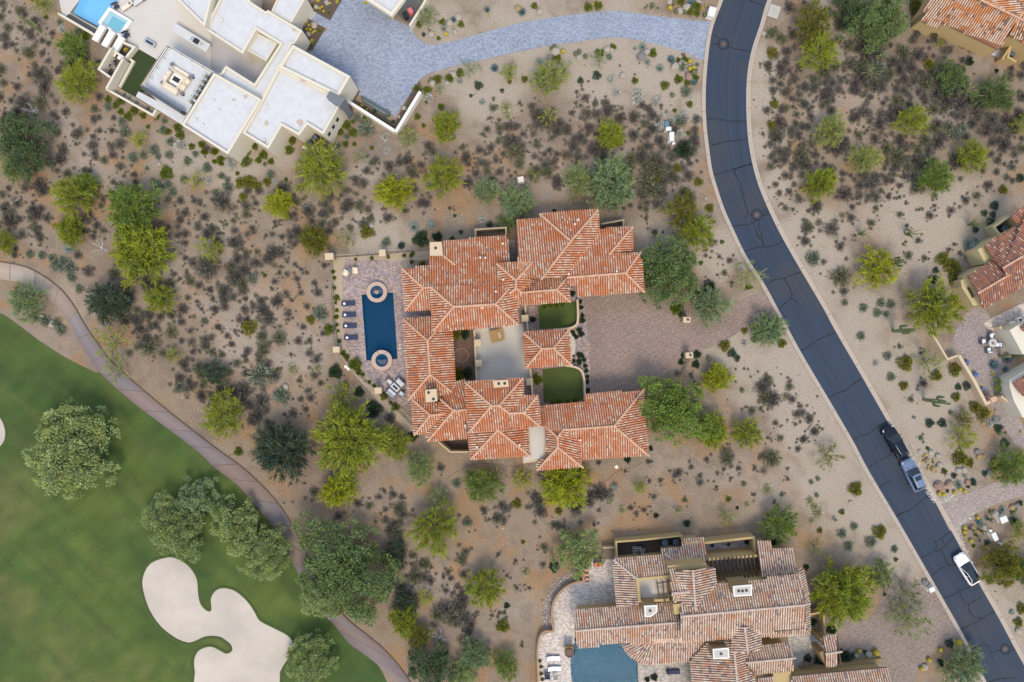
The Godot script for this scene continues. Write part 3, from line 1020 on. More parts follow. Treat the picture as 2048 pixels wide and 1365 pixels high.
func cart_path_and_fairway() -> void:
	zone(0, 0, 1)
	var up := smooth_zone("-40,520,0,525,37,531.6,62,540,94.6,559,124.5,584,149,616,162,640,179,667,199,694.6,224,727,274,772,323.7,814,373.5,854,420,890,450,912,482,935,524.5,974,554,1007,579,1044,599,1084,612,1112,632,1158,655,1195,694,1240,737,1275,775,1308,810,1351,840,1400")
	var lo := smooth_zone("-40,553,0,559,37,565,62,574,94.6,596,112,611,132,640,143,655,154,677,174,709.6,192,737,224,769,274,811.7,323.7,849,373.5,886,405,912,432,938,469.7,966,499.6,998,529.5,1033,554,1063,569,1090,584,1124,595,1146,615,1190,640,1222,670,1252,700,1289,732,1311,760,1336,790,1400")
	var o := Node3D.new()
	o.name = "cart_path"
	add_child(o)
	tag(o, "mauve concrete cart path curving between the fairway and the desert", "path", "", "structure")
	var acc := 0.0
	var start := 0
	rng.seed = 44
	var n := mini(up.size(), lo.size())
	for i in range(1, n):
		acc += up[i].distance_to(up[i - 1])
		if acc > 3.6 or i == n - 1:
			var mb := MB.new()
			var k := rnd(0.93, 1.07)
			var warm := rnd(-0.02, 0.02)
			for j in range(start, i):
				var a := up[j].move_toward(up[j + 1], 0.07) if j == start else up[j]
				var b := lo[j].move_toward(lo[j + 1], 0.07) if j == start else lo[j]
				var m1 := a.lerp(b, 0.5)
				var m2 := up[j + 1].lerp(lo[j + 1], 0.5)
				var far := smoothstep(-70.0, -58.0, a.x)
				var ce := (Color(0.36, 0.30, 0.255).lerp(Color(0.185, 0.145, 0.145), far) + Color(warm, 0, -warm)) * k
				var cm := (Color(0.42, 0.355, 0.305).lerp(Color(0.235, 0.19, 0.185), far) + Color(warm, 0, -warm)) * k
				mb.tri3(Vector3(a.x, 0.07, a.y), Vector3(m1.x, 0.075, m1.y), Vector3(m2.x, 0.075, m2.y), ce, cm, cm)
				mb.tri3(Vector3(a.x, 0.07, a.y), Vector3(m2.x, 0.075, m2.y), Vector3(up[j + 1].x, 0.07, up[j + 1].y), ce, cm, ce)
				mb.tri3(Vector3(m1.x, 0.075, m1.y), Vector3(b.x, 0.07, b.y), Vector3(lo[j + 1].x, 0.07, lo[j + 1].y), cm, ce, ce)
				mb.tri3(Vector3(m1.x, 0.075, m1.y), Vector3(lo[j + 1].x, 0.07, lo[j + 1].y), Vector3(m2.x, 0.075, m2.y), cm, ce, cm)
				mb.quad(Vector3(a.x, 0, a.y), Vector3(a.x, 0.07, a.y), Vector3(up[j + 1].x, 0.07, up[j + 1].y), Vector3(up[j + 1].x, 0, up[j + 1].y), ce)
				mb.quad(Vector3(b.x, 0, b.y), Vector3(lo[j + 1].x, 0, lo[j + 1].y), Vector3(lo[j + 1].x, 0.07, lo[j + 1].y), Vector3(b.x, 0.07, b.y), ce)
			part(o, "slab", mb.mesh(), M["concrete"])
			start = i
			acc = 0.0
	# low brown kerb lip on the desert side of the path
	var lip := PackedVector2Array()
	for p in up:
		lip.append(p + Vector2(0.08, -0.05))
	part(o, "edging", wall_mesh(lip, 0.0, 0.13, 0.12), mat("edging", 0.13, 0.085, 0.06, 0.9))
	var fair := PackedVector2Array()
	fair.append_array(spline(poly("-60,600,0,627,25,642,74.7,679.7,124.5,712,162,732,192,746"), 3))
	for p in lo:
		if p.x > w(195, 0).x:
			fair.append(p + Vector2(-0.05, 0.03))
	fair.append_array(poly("780,1460,-60,1460"))
	var sand := spline(poly("331,1116,353.6,1118,378.5,1134.6,393.4,1159.5,396,1187,401,1209,413,1222,422,1221,421,1198,432,1181,450,1177,472,1184,494.6,1204,509.6,1226,519,1242,545,1256,575,1272,586,1290,578,1315,560,1345,545,1400,400,1410,389,1345,388,1319,398,1301,421,1294,440,1302,452,1308,463,1303,462,1292,450,1281,436,1274,411,1274,388,1284,373,1286,349,1276,321,1254,299,1222,286,1184,285,1155,300,1128"), 3, true)
	var sand2 := spline(poly("-20,825,0,837,9,858,9,878,0,893,-20,905"), 4, true)
	var f := func(p: Vector2) -> Color:
		var a := noi.get_noise_2d(p.x * 0.7 + p.y * 0.25, p.y * 1.6 - p.x * 0.9)
		var b := noi2.get_noise_2d(p.x * 0.5 - p.y * 0.25, p.y * 0.9 + p.x * 0.6)
		var c := Color(0.082, 0.15, 0.024).lerp(Color(0.13, 0.19, 0.034), clampf(0.5 + a * 1.3, 0.0, 1.0))
		c = c.lerp(Color(0.22, 0.205, 0.07), clampf((noi.get_noise_2d(p.x * 0.8 + 31.0, p.y * 0.8 + 50.0) - 0.18) * 2.0, 0.0, 0.55))
		c = c.lerp(Color(0.055, 0.115, 0.024), clampf((noi.get_noise_2d(p.x * 0.5 + 90.0, p.y * 0.5) - 0.05) * 2.0, 0.0, 0.6))
		var mow := noi2.get_noise_2d((p.x + p.y) * 0.09 + 0.5 * a, (p.x - p.y) * 0.8 + 1.4 * a)
		c = c.lerp(Color(0.17, 0.19, 0.06), clampf((mow - 0.16) * 1.1, 0.0, 0.3))
		c = c.lerp(Color(0.055, 0.105, 0.03), clampf((-mow - 0.15) * 1.6, 0.0, 0.5))
		return c * (1.0 + 0.28 * b)
	structure("fairway", sheet(fair, 0.035, 0.5, f, [sand, sand2]), M["turf"], "mown green golf fairway filling the lower left corner", "lawn")
	for s in [[sand, "sand_bunker", "large pale sand bunker with a curved grass tongue at its waist"], [sand2, "sand_bunker", "sliver of a pale sand bunker at the edge beside the fairway"]]:
		var fl: PackedVector2Array = s[0]
		var b := structure(s[1] if used.get(s[1], -1) < 0 else s[1] + "_001", sheet(grown(fl, 0.1), 0.012, 0.4, func(p): return Color(0.54, 0.485, 0.43) * (1.0 + 0.2 * noi.get_noise_2d(p.x * 1.6, p.y * 3.0) + 0.05 * noi2.get_noise_2d(p.x * 2.0, p.y * 2.0))), M["sand"], s[2], "sand bunker")
		# a rolled turf lip stands round the sand
		var lipm := MB.new()
		var m := fl.size()
		for i in m:
			var p := fl[i]
			var q := fl[(i + 1) % m]
			var d := (q - p).normalized()
			var nn := Vector2(d.y, -d.x)
			if Geometry2D.is_polygon_clockwise(fl):
				nn = -nn
			var d2 := (fl[(i + 2) % m] - q).normalized()
			var n2 := Vector2(d2.y, -d2.x)
			if Geometry2D.is_polygon_clockwise(fl):
				n2 = -n2
			var ring := [[-0.04, 0.0], [0.03, 0.1], [0.2, 0.13], [0.42, 0.03]]
			for k in 3:
				var A := p + nn * float(ring[k][0])
				var B := p + nn * float(ring[k + 1][0])
				var C := q + n2 * float(ring[k + 1][0])
				var D := q + n2 * float(ring[k][0])
				lipm.quad(Vector3(A.x, ring[k][1], A.y), Vector3(B.x, ring[k + 1][1], B.y), Vector3(C.x, ring[k + 1][1], C.y), Vector3(D.x, ring[k][1], D.y), Color(0.085, 0.135, 0.03))
		part(b, "turf_lip", lipm.mesh(), M["turf"])

func water(called: String, pl: PackedVector2Array, y: float, floor_y: float, tint: Color, basin: Color, label: String) -> void:
	var shell := MB.new()
	var n := pl.size()
	var t := Geometry2D.triangulate_polygon(pl)
	for i in range(0, t.size(), 3):
		shell.tri(Vector3(pl[t[i]].x, floor_y, pl[t[i]].y), Vector3(pl[t[i + 1]].x, floor_y, pl[t[i + 1]].y), Vector3(pl[t[i + 2]].x, floor_y, pl[t[i + 2]].y))
	for i in n:
		var a := pl[i]
		var b := pl[(i + 1) % n]
		shell.quad(Vector3(a.x, floor_y, a.y), Vector3(b.x, floor_y, b.y), Vector3(b.x, y + 0.1, b.y), Vector3(a.x, y + 0.1, a.y))
	var o := structure(called + "_basin", shell.mesh(), mat(called + "_basin", basin.r, basin.g, basin.b, 0.7), "plastered shell of the " + label, "pool")
	var m := mat(called + "_water", tint.r, tint.g, tint.b, 0.06)
	if not m.normal_enabled:
		m.albedo_color.a = 0.45
		m.metallic_specular = 0.17
		m.transparency = BaseMaterial3D.TRANSPARENCY_ALPHA
		m.normal_enabled = true
		var nt := NoiseTexture2D.new()
		nt.width = 256
		nt.height = 256
		nt.seamless = true
		nt.as_normal_map = true
		nt.bump_strength = 3.0
		var nn := FastNoiseLite.new()
		nn.frequency = 0.03
		nn.seed = 21
		nt.noise = nn
		m.normal_texture = nt
		m.normal_scale = 0.25
		m.uv1_triplanar = true
		m.uv1_world_triplanar = true
		m.uv1_scale = Vector3(0.3, 0.3, 0.3)
	var surf := sheet(pl, y, 2.0, func(_p): return Color.WHITE)
	structure(called + "_water", surf, m, "still water of the " + label, "water")

# ---------------------------------------------------------------- roofs
var barrel: ArrayMesh
var ridge_cap: ArrayMesh

func tile_meshes() -> void:
	var mb := MB.new()
	for row in 1:
		var a := []
		var b := []
		for k in 6:
			var t := PI * k / 5.0
			a.append(Vector3(-cos(t) * 0.088, sin(t) * 0.085 + 0.03, -0.24))
			b.append(Vector3(-cos(t) * 0.105, sin(t) * 0.1 + 0.045, 0.24))
		for k in 5:
			mb.quad(a[k], b[k], b[k + 1], a[k + 1])
		for k in range(1, 5):
			mb.tri(b[0], b[k + 1], b[k])
	barrel = mb.mesh()
	mb = MB.new()
	var c := []
	var d := []
	for k in 6:
		var t := PI * k / 5.0
		c.append(Vector3(-cos(t) * 0.14, sin(t) * 0.11 + 0.05, -0.23))
		d.append(Vector3(-cos(t) * 0.165, sin(t) * 0.13 + 0.06, 0.23))
	for k in 5:
		mb.quad(c[k], d[k], d[k + 1], c[k + 1])
	for k in range(1, 5):
		mb.tri(d[0], d[k + 1], d[k])
	ridge_cap = mb.mesh()

var palettes := {
	# two common tones, the tone of whole patches and how rare they are, a pale stray and its threshold, a dark stray and its share, a second patch tone
	"red": [[Color(0.62, 0.34, 0.225), 0], [Color(0.62, 0.265, 0.15), 0], [Color(0.58, 0.18, 0.065), 0.2], [Color(0.66, 0.5, 0.36), 0.78], [Color(0.33, 0.19, 0.155), 0.035], [Color(0.68, 0.33, 0.17), 0]],
	"tan": [[Color(0.64, 0.46, 0.345), 0], [Color(0.6, 0.385, 0.275), 0], [Color(0.62, 0.3, 0.16), 0.42], [Color(0.68, 0.57, 0.46), 0.8], [Color(0.3, 0.235, 0.225), 0.09], [Color(0.6, 0.38, 0.24), 0]],
	"old": [[Color(0.34, 0.17, 0.125), 0], [Color(0.28, 0.13, 0.1), 0], [Color(0.4, 0.16, 0.09), 0.25], [Color(0.52, 0.38, 0.28), 0.82], [Color(0.2, 0.13, 0.13), 0.14], [Color(0.44, 0.27, 0.2), 0]],
	"orange": [[Color(0.66, 0.4, 0.25), 0], [Color(0.64, 0.52, 0.42), 0], [Color(0.64, 0.27, 0.1), 0.12], [Color(0.68, 0.56, 0.46), 0.8], [Color(0.2, 0.16, 0.15), 0.1], [Color(0.62, 0.33, 0.17), 0]],
}

# one roof block: planes are strings of x,y,height in zone units; ridges are polylines of the same
func roof(house: Node3D, pal_name: String, planes: Array, ridges: Array, called := "roof") -> void:
	var pal: Array = palettes[pal_name]
	var deck := MB.new()
	var where := []
	var tint := []
	for s in planes:
		var f: PackedFloat64Array = s.split_floats(",")
		var vs := []
		var flat := PackedVector2Array()
		for i in range(0, f.size() - 2, 3):
			var p := zw(f[i], f[i + 1], f[i + 2])
			vs.append(p)
			flat.append(Vector2(p.x, p.z))
		var n := Vector3.ZERO
		for i in vs.size():
			var a: Vector3 = vs[i]
			var b: Vector3 = vs[(i + 1) % vs.size()]
			n += Vector3((a.y - b.y) * (a.z + b.z), (a.z - b.z) * (a.x + b.x), (a.x - b.x) * (a.y + b.y))
		n = n.normalized()
		if n.y < 0.0:
			n = -n
		var tr := Geometry2D.triangulate_polygon(flat)
		if tr.is_empty():
			print("roof plane not simple: ", s)
			continue
		for i in range(0, tr.size(), 3):
			var a: Vector3 = vs[tr[i]]
			var b: Vector3 = vs[tr[i + 1]]
			var c: Vector3 = vs[tr[i + 2]]
			if (b - a).cross(c - a).y > 0.0:
				var q := b
				b = c
				c = q
			deck.tri(a, b, c)
			var dn := Vector3(0, -0.2, 0)
			deck.tri(a + dn, c + dn, b + dn)
		for i in vs.size():
			var a: Vector3 = vs[i]
			var b: Vector3 = vs[(i + 1) % vs.size()]
			deck.quad(a, b, b + Vector3(0, -0.2, 0), a + Vector3(0, -0.2, 0))
		var down := (Vector3.DOWN + n * n.y).normalized()
		var across := down.cross(n).normalized()
		across = -across if across.x < 0.0 else across
		var basis := Basis(across, n, across.cross(n)).orthonormalized()
		if basis.z.dot(down) < 0.0:
			basis = Basis(-across, n, (-across).cross(n)).orthonormalized()
		var o: Vector3 = vs[0]
		var lo := Vector2(1e9, 1e9)
		var hi := -lo
		for p in vs:
			var q := Vector2((p - o).dot(basis.x), (p - o).dot(basis.z))
			lo = lo.min(q)
			hi = hi.max(q)
		var v0 := lo.y + 0.2
		var u := lo.x + 0.1
		while u < hi.x:
			var v := v0
			while v < hi.y + 0.1:
				var at := o + basis.x * u + basis.z * minf(v, hi.y - 0.12)
				for i in range(0, tr.size(), 3):
					var a: Vector3 = vs[tr[i]]
					var b: Vector3 = vs[tr[i + 1]]
					var c: Vector3 = vs[tr[i + 2]]
					var p0 := Vector2(a.x, a.z)
					var p1 := Vector2(b.x, b.z) - p0
					var p2 := Vector2(c.x, c.z) - p0
					var pp := Vector2(at.x, at.z) - p0
					var den := p1.cross(p2)
					if absf(den) < 1e-9:
						continue
					var l1 := pp.cross(p2) / den
					var l2 := p1.cross(pp) / den
					if l1 < -0.001 or l2 < -0.001 or l1 + l2 > 1.001:
						continue
					at.y = a.y + (b.y - a.y) * l1 + (c.y - a.y) * l2 + 0.01
					where.append(Transform3D(Basis(Vector3.UP, rnd(-0.03, 0.03)) * basis, at + Vector3(rnd(-0.008, 0.008), 0, rnd(-0.008, 0.008))))
					var patch := noi2.get_noise_2d(roundf(u / 0.65) * 0.9 + 5.0 * n.x + o.x, roundf(v / 0.8) * 1.1 + o.z + 9.0 * n.z)
					var old := noi.get_noise_2d(at.x * 2.0 + 300.0, at.z * 2.0)
					var k := rng.randf()
					var cc: Color = pal[0][0].lerp(pal[1][0], rng.randf())
					if k < pal[4][1]:
						cc = pal[4][0]
					elif patch + 0.5 * old + rnd(-0.1, 0.1) > pal[2][1]:
						cc = pal[2][0].lerp(pal[5][0], rng.randf() * 0.5)
					elif k > pal[3][1]:
						cc = pal[3][0]
					cc = cc * rnd(0.9, 1.09)
					tint.append(cc)
					break
				v += 0.4
			u += 0.325
	var body := part(house, called, deck.mesh(), M["pan_tile"] if pal_name != "tan" else M["pan_tile_grey"])
	scatter(body, "roof_tiles", barrel, M["tile"], where, tint)
	where = []
	tint = []
	for s in ridges:
		var f: PackedFloat64Array = s.split_floats(",")
		for i in range(0, f.size() - 5, 3):
			var a := zw(f[i], f[i + 1], f[i + 2])
			var b := zw(f[i + 3], f[i + 4], f[i + 5])
			var d := b - a
			var n := int(d.length() / 0.38)
			d = d.normalized()
			var x := d.cross(Vector3.UP).normalized()
			var y := x.cross(d).normalized()
			for k in n + 1:
				where.append(Transform3D(Basis(x, y, -d), a + d * (k + 0.5) * 0.38 + Vector3(0, 0.03, 0)))
				tint.append((Color(0.60, 0.36, 0.24) if pal_name != "tan" else Color(0.55, 0.44, 0.38)) * rnd(0.85, 1.12))
	if where.size():
		scatter(body, "ridge_tiles", ridge_cap, M["tile"], where, tint)

# walls of a block: the footprint given as it is seen at height h, drawn in by the eave
func block(house: Node3D, s: String, h: float, inset: float, m: Material, called := "wall") -> void:
	var pl := poly(s, h)
	var r := Geometry2D.offset_polygon(pl, -inset, Geometry2D.JOIN_MITER)
	for p in r:
		var mb := MB.new()
		mb.prism(p, 0.0, h - 0.12)
		part(house, called, mb.mesh(), m)

func chimney(house: Node3D, s: String, h: float, base: float, flues: Array, m: Material, rim: Material = null) -> void:
	var pl := poly(s, h)
	var mb := MB.new()
	var foot := grown(pl, -0.06)
	mb.prism(foot, base, h - 0.18)
	var o := part(house, "chimney", mb.mesh(), m)
	var cap := MB.new()
	cap.prism(pl, h - 0.18, h)
	part(o, "cap", cap.mesh(), rim if rim else M["cap_stone"])
	if rim:
		part(o, "cap_bed", pad_mesh(grown(pl, -0.16), h - 0.1, h + 0.006), M["concrete_plain"])
	for f in flues:
		var p := zw(f[0], f[1], h + 0.02)
		var fl := MB.new()
		fl.lathe(Vector3(p.x, h, p.z), [Vector2(0.19, 0.0), Vector2(0.19, 0.07), Vector2(0.15, 0.07), Vector2(0.14, 0.012), Vector2(0.0, 0.012)], 14)
		part(o, "flue", fl.mesh(), M["black"])

func vents(house: Node3D, list: Array, h_over := 0.45) -> void:
	for v in list:
		var p := zw(v[0], v[1], v[2])
		var mb := MB.new()
		mb.tube([p - Vector3(0, 0.5, 0), p + Vector3(0, h_over, 0)], [0.09, 0.09], 8)
		mb.lathe(p + Vector3(0, h_over, 0), [Vector2(0.14, -0.02), Vector2(0.14, 0.03), Vector2(0.0, 0.08)], 10)
		part(house, "roof_vent", mb.mesh(), M["pvc"])

func pillar(px: float, py: float, size: Vector2, h: float, turn: float, label: String, light := false) -> void:
	zone(0, 0, 1)
	var at := zw(px, py, h)
	at.y = 0.0
	var o := thing("gate_pillar" if light else "stucco_pillar", label, "pillar", at, turn)
	var mb := MB.new()
	mb.box(Transform3D(Basis(), Vector3(0, h * 0.5 - 0.05, 0)), Vector3(size.x - 0.14, h - 0.1, size.y - 0.14))
	part(o, "shaft", mb.mesh(), M["stucco_tan"])
	mb = MB.new()
	mb.box(Transform3D(Basis(), Vector3(0, h - 0.04, 0)), Vector3(size.x, 0.12, size.y), Color.WHITE, 0.03)
	part(o, "cap", mb.mesh(), M["cap_stone"])
	if light:
		mb = MB.new()
		mb.lathe(Vector3(0.12, h + 0.02, 0), [Vector2(0.0, 0.34), Vector2(0.17, 0.26), Vector2(0.13, 0.22), Vector2(0.11, 0.02), Vector2(0.14, 0.0)], 8)
		part(o, "lantern", mb.mesh(), M["bronze"])

func main_house() -> void:
	tile_meshes()
	rng.seed = 500
	var o := thing("red_roofed_house", "sprawling house with many orange red clay tiled hip roofs round a courtyard", "house")
	zone(0, 0, 1)
	var R := "red"
	roof(o, R, ["804.5,538.5,4.7,858.5,533.5,4.6,857,513,4.1,886,511,4.1,883.4,483,3.5,1014.9,473,3.4,1019.6,525.3,4.7,1021,572,5.7,861,576,5.7,846,576,5.7", "804.5,538.5,4.7,846,576,5.7,810.5,621.7,4.7", "810.5,621.7,4.7,846,576,5.7,862,575.5,5.7,862,618.7,4.7"], ["804.5,538.5,4.7,846,576,5.7", "810.5,621.7,4.7,846,576,5.7", "846,576,5.7,861,575,5.7", "886,511,4.15,909.6,530.3,4.6"])
	roof(o, R, ["861,574.6,5.85,1021.6,573.5,5.85,991.2,608.8,6.75,907,614.2,6.75", "861,574.6,5.85,907,614.2,6.75,866.7,662.3,5.85", "866.7,662.3,5.85,907,614.2,6.75,991.2,608.8,6.75,1036,649.8,5.85", "1021.6,573.5,5.85,1035.3,596,5.85,1036,649.8,5.85,991.2,608.8,6.75"], ["861,574.6,5.9,907,614.2,6.8,991.2,608.8,6.8,1021.6,573.5,5.9", "866.7,662.3,5.9,907,614.2,6.8", "1036,649.8,5.9,991.2,608.8,6.8"])
	roof(o, R, ["994.2,528.6,5.7,1065.2,524,5.7,1032,561.5,6.6", "994.2,528.6,5.7,1032,561.5,6.6,1032,577,6.6,1020,586,6.2,1002,565,5.8", "1065.2,524,5.7,1067.5,556.5,5.7,1044,585,6.2,1032,577,6.6,1032,561.5,6.6", "1020,586,6.3,1032,577,6.6,1044,585,6.3,1040,598,5.8,1034,601,5.7"], ["994.2,528.6,5.75,1032,561.5,6.65,1032,577,6.65,1021,586,6.3", "1065.2,524,5.75,1032,561.5,6.65", "1032,577,6.65,1044,585,6.3"])
	roof(o, R, ["1034,608,4.4,1050.5,608.7,4.3,1138.3,602.3,4.3,1113.3,579.7,5.1,1043,585.4,5.1", "1043,585.4,5.1,1069,558,4.4,1134.3,552.3,4.4,1113.3,579.7,5.1", "1134.3,552.3,4.4,1138.3,602.3,4.3,1113.3,579.7,5.1"], ["1043,585.4,5.15,1113.3,579.7,5.15,1138.3,602.3,4.35", "1113.3,579.7,5.15,1134.3,555,4.45"])
	roof(o, R, ["1032.8,440.2,3.7,1078.9,436.4,3.65,1080,428.7,3.5,1195.4,420.8,3.5,1141,483,4.9,1085,556,6.3,1038,557,6.3", "1195.4,420.8,3.5,1141,483,4.9,1085,556,6.3,1134,553,5.1,1197.4,470,3.6"], ["1080,428.7,3.7,1141,482,5.05", "1195.4,420.8,3.55,1141,483,4.95,1085,556,6.35"])
	roof(o, R, ["1134.3,555,5.1,1135,545,4.95,1197,470,3.65,1197,459.5,3.4,1265,454.8,3.4,1219,508.8,4.4,1280,507,4.25,1251.2,546.7,5.1", "1265,454.8,3.4,1268,504,3.4,1219,508.8,4.4", "1280,507,4.25,1287.4,583,4.2,1251.2,546.7,5.1", "1134.3,555,5.1,1251.2,546.7,5.1,1287.4,583,4.2,1154.4,592.6,4.2,1152.8,571.7,4.7,1137.5,572.7,4.7"], ["1134.3,555.5,5.15,1251.2,546.7,5.15,1280,507,4.3", "1251.2,546.7,5.15,1287.4,583,4.25", "1265,454.8,3.45,1219,508.8,4.45"])
	roof(o, R, ["807,639,3.6,902,632,3.6,855.3,681.7,4.8", "807,639,3.6,855.3,681.7,4.8,859.8,749.4,4.8,818.7,798,3.6", "902,632,3.6,910.8,790.5,3.6,859.8,749.4,4.8,855.3,681.7,4.8", "818.7,798,3.6,859.8,749.4,4.8,910.8,790.5,3.6"], ["807,639,3.65,855.3,681.7,4.85,859.8,749.4,4.85,818.7,798,3.65", "855.3,681.7,4.85,871,664,4.5", "859.8,749.4,4.85,910.8,790.5,3.65"])
	roof(o, R, ["823.7,798.5,3.4,862,797.5,3.4,893,828,4.4,860.5,831,4.4", "823.7,798.5,3.4,860.5,831,4.4,828.6,870.2,3.4", "828.6,870.2,3.4,860.5,831,4.4,893,828,4.4,853,869,3.4"], ["823.7,798.5,3.45,860.5,831,4.45,890,828.5,4.45", "828.6,870.2,3.45,860.5,831,4.45"])
	roof(o, R, ["880,800,3.9,909.6,763,3.4,930.7,762,3.4,934,819.6,5.1,907,822.4,5.1", "882,800,4.2,907,822.4,5.1,856,882,3.6,852,869,3.6", "856,882,3.6,907,822.4,5.1,934,819.6,5.1,935,876.4,3.6"], ["882,800,4.3,907,822.4,5.15,934,819.6,5.15", "856,882,3.65,907,822.4,5.15"])
	roof(o, R, ["930.7,765.6,5.7,1045.3,756.9,5.7,998,811.7,6.8,983,812.2,6.8", "930.7,765.6,5.7,983,812.2,6.8,938.2,864.4,5.7", "938.2,864.4,5.7,983,812.2,6.8,998,811.7,6.8,1018,827,6.35,1047.3,826.1,6.35,1080,852.7,5.7", "1045.3,756.9,5.7,1046.5,793,5.7,1018,827,6.35,998,811.7,6.8", "1046.5,793,5.7,1075.2,792.2,5.7,1047.3,826.1,6.35,1018,827,6.35", "1075.2,792.2,5.7,1080,852.7,5.7,1047.3,826.1,6.35"], ["930.7,765.6,5.75,983,812.2,6.85,998,811.7,6.85,1018,827,6.4,1047.3,826.1,6.4,1080,852.7,5.75", "1045.3,756.9,5.75,998,811.7,6.85", "938.2,864.4,5.75,983,812.2,6.85", "1075.2,792.2,5.75,1047.3,826.1,6.4"])
	roof(o, R, ["935.7,865.2,4.0,995.5,860.2,5.4,942,918.7,4.0", "942,918.7,4.0,995.5,860.2,5.4,1057.7,910.8,4.0", "995.5,860.2,5.4,1054.5,856.5,4.0,1057.7,910.8,4.0"], ["942,918.7,4.05,995.5,860.2,5.45,1057.7,910.8,4.05"])
	roof(o, R, ["1077.6,811.2,3.7,1168.5,804.7,3.7,1168.5,790.5,3.4,1285.9,781.8,3.4,1228.3,852.7,5.2,1126.2,860.2,5.2,1115,875,4.9,1090,853,4.9,1080,853,4.9", "1126.2,860.2,5.2,1228.3,852.7,5.2,1295.4,910,3.6,1161.5,918.7,3.6,1160,884,4.5", "1285.9,781.8,3.4,1295.4,910,3.6,1228.3,852.7,5.2"], ["1115,875,5.25,1126.2,860.2,5.25,1228.3,852.7,5.25,1285.9,781.8,3.45", "1228.3,852.7,5.25,1295.4,910,3.65"])
	roof(o, R, ["1091,853,4.6,1115,875.2,5.4,1115.7,895,5.4,1074.8,940,4.0,1074,928,4.0,1096,912,4.5", "1074.8,940,4.0,1115.7,895,5.4,1162.5,933.3,4.0", "1126.2,860.5,5.4,1160,884,4.4,1162.5,933.3,4.0,1115.7,895,5.4,1115,875.2,5.4"], ["1091,853,4.65,1115,875.2,5.45,1115.7,895,5.45,1074.8,940,4.05", "1115.7,895,5.45,1162.5,933.3,4.05"])
	roof(o, R, ["1045.3,665.2,3.8,1138,659.3,3.8,1106.8,696.6,5.1,1083.9,698.4,5.1", "1138,659.3,3.8,1142.4,729.5,3.8,1106.8,696.6,5.1", "1051.5,736.5,3.8,1083.9,698.4,5.1,1106.8,696.6,5.1,1142.4,729.5,3.8", "1045.3,665.2,3.8,1083.9,698.4,5.1,1051.5,736.5,3.8"], ["1045.3,665.2,3.85,1083.9,698.4,5.15,1106.8,696.6,5.15,1138,659.3,3.85", "1051.5,736.5,3.85,1083.9,698.4,5.15", "1106.8,696.6,5.15,1142.4,729.5,3.85"])
	var t: Material = M["stucco_tan"]
	block(o, "804.5,538.5,858,534,861.5,618.7,810.5,621.7", 4.6, 0.6, t)
	block(o, "883.4,483,1014.9,473,1021,573,862,575", 3.5, 0.5, t)
	block(o, "861,574.6,1021.6,573.5,1036,649.8,866.7,662.3", 5.8, 0.6, t)
	block(o, "997,531,1064,527,1066,556,1042,582,1024,582,1000,562", 5.4, 0.3, t)
	block(o, "1050.5,608.7,1138.3,602.3,1134.3,552.3,1060,558", 4.2, 0.5, t)
	block(o, "1032.8,440.2,1195.4,422,1197.4,560,1038,565", 3.5, 0.5, t)
	block(o, "1150,475,1265,455,1268,506,1280,507,1287.4,583,1154.4,590", 3.4, 0.5, t)
	block(o, "807,639,902,632,910.8,790.5,818.7,798", 3.5, 0.6, t)
	block(o, "823.7,798.5,935,797,935,876.4,856,882,852,869,828.6,870.2", 3.3, 0.5, t)
	block(o, "930.7,765.6,1045.3,756.9,1046.5,793,1075.2,792.2,1080,852.7,938.2,864.4", 5.6, 0.5, t)
	block(o, "935.7,865.2,1054.5,856.5,1057.7,910.8,942,918.7", 3.9, 0.5, t)
	block(o, "1077.6,811.2,1168.5,804.7,1168.5,790.5,1285.9,781.8,1295.4,910,1161.5,918.7,1080,905", 3.4, 0.5, t)
	block(o, "1085,870,1160,870,1162.5,933.3,1074.8,940", 3.9, 0.5, t)
	# gatehouse posts rather than walls, so that the passage stays open
	for p in ["1050,669,1062,668,1062,680,1051,681", "1127,665,1135,664,1136,678,1128,679", "1053,721,1064,720,1065,732,1055,733", "1128,716,1137,715,1138,726,1129,727"]:
		block(o, p, 3.8, 0.0, t)
	block(o, "1056,851,1091,850,1096,915,1096,921,1046,928,1045,912,1058,911", 3.8, 0.0, M["stucco_tan"], "flat_roof_wall")
	var mb := MB.new()
	mb.prism(poly("1058.5,853,1089,852.5,1093.5,915,1049,923,1048.5,914,1060.5,913", 3.72), 3.66, 3.72)
	part(o, "flat_roof", mb.mesh(), M["deck_pale"])
	var step := MB.new()
	for k in 3:
		var pl := PackedVector2Array()
		var c := w(1124, 694)
		for q in 13:
			pl.append(Vector2(c.x, c.z) + Vector2.from_angle(-PI / 2 + PI * q / 12.0) * Vector2(1.95 - 0.32 * k, 2.75 - 0.3 * k))
		step.prism(pl, 0.02, 0.12 + 0.1 * k)
	part(o, "steps", step.mesh(), M["deck_pale"])
	zone(800, 300)
	chimney(o, "237,742,333,738,345,848,240,850", 5.6, 0.0, [[286, 789]], M["stucco_tan"])
	vents(o, [[645, 868, 4.7], [685, 870, 4.7], [826, 756, 4.2], [830, 1045, 5.9], [1430, 565, 4.2], [1402, 600, 4.4], [1352, 1000, 5.2], [660, 1272, 6.2], [362, 1300, 6.0], [770, 1140, 6.3], [1738, 978, 4.8]])
	zone(800, 600)
	chimney(o, "748,650,868,643,875,698,755,707", 7.2, 4.5, [[793, 674], [841, 672]], M["stucco_tan"])
	chimney(o, "200,726,292,716,300,815,206,826", 5.9, 2.5, [[229, 746], [268, 798]], M["stucco_tan"])
	vents(o, [[620, 1180, 4.6], [960, 1165, 4.6], [1445, 1125, 4.7], [525, 1008, 4.6]])
	# courtyard
	zone(0, 0, 1)
	var cy := poly("948,659,1046,648,1048,665,1062,738,1066,762,955,765")
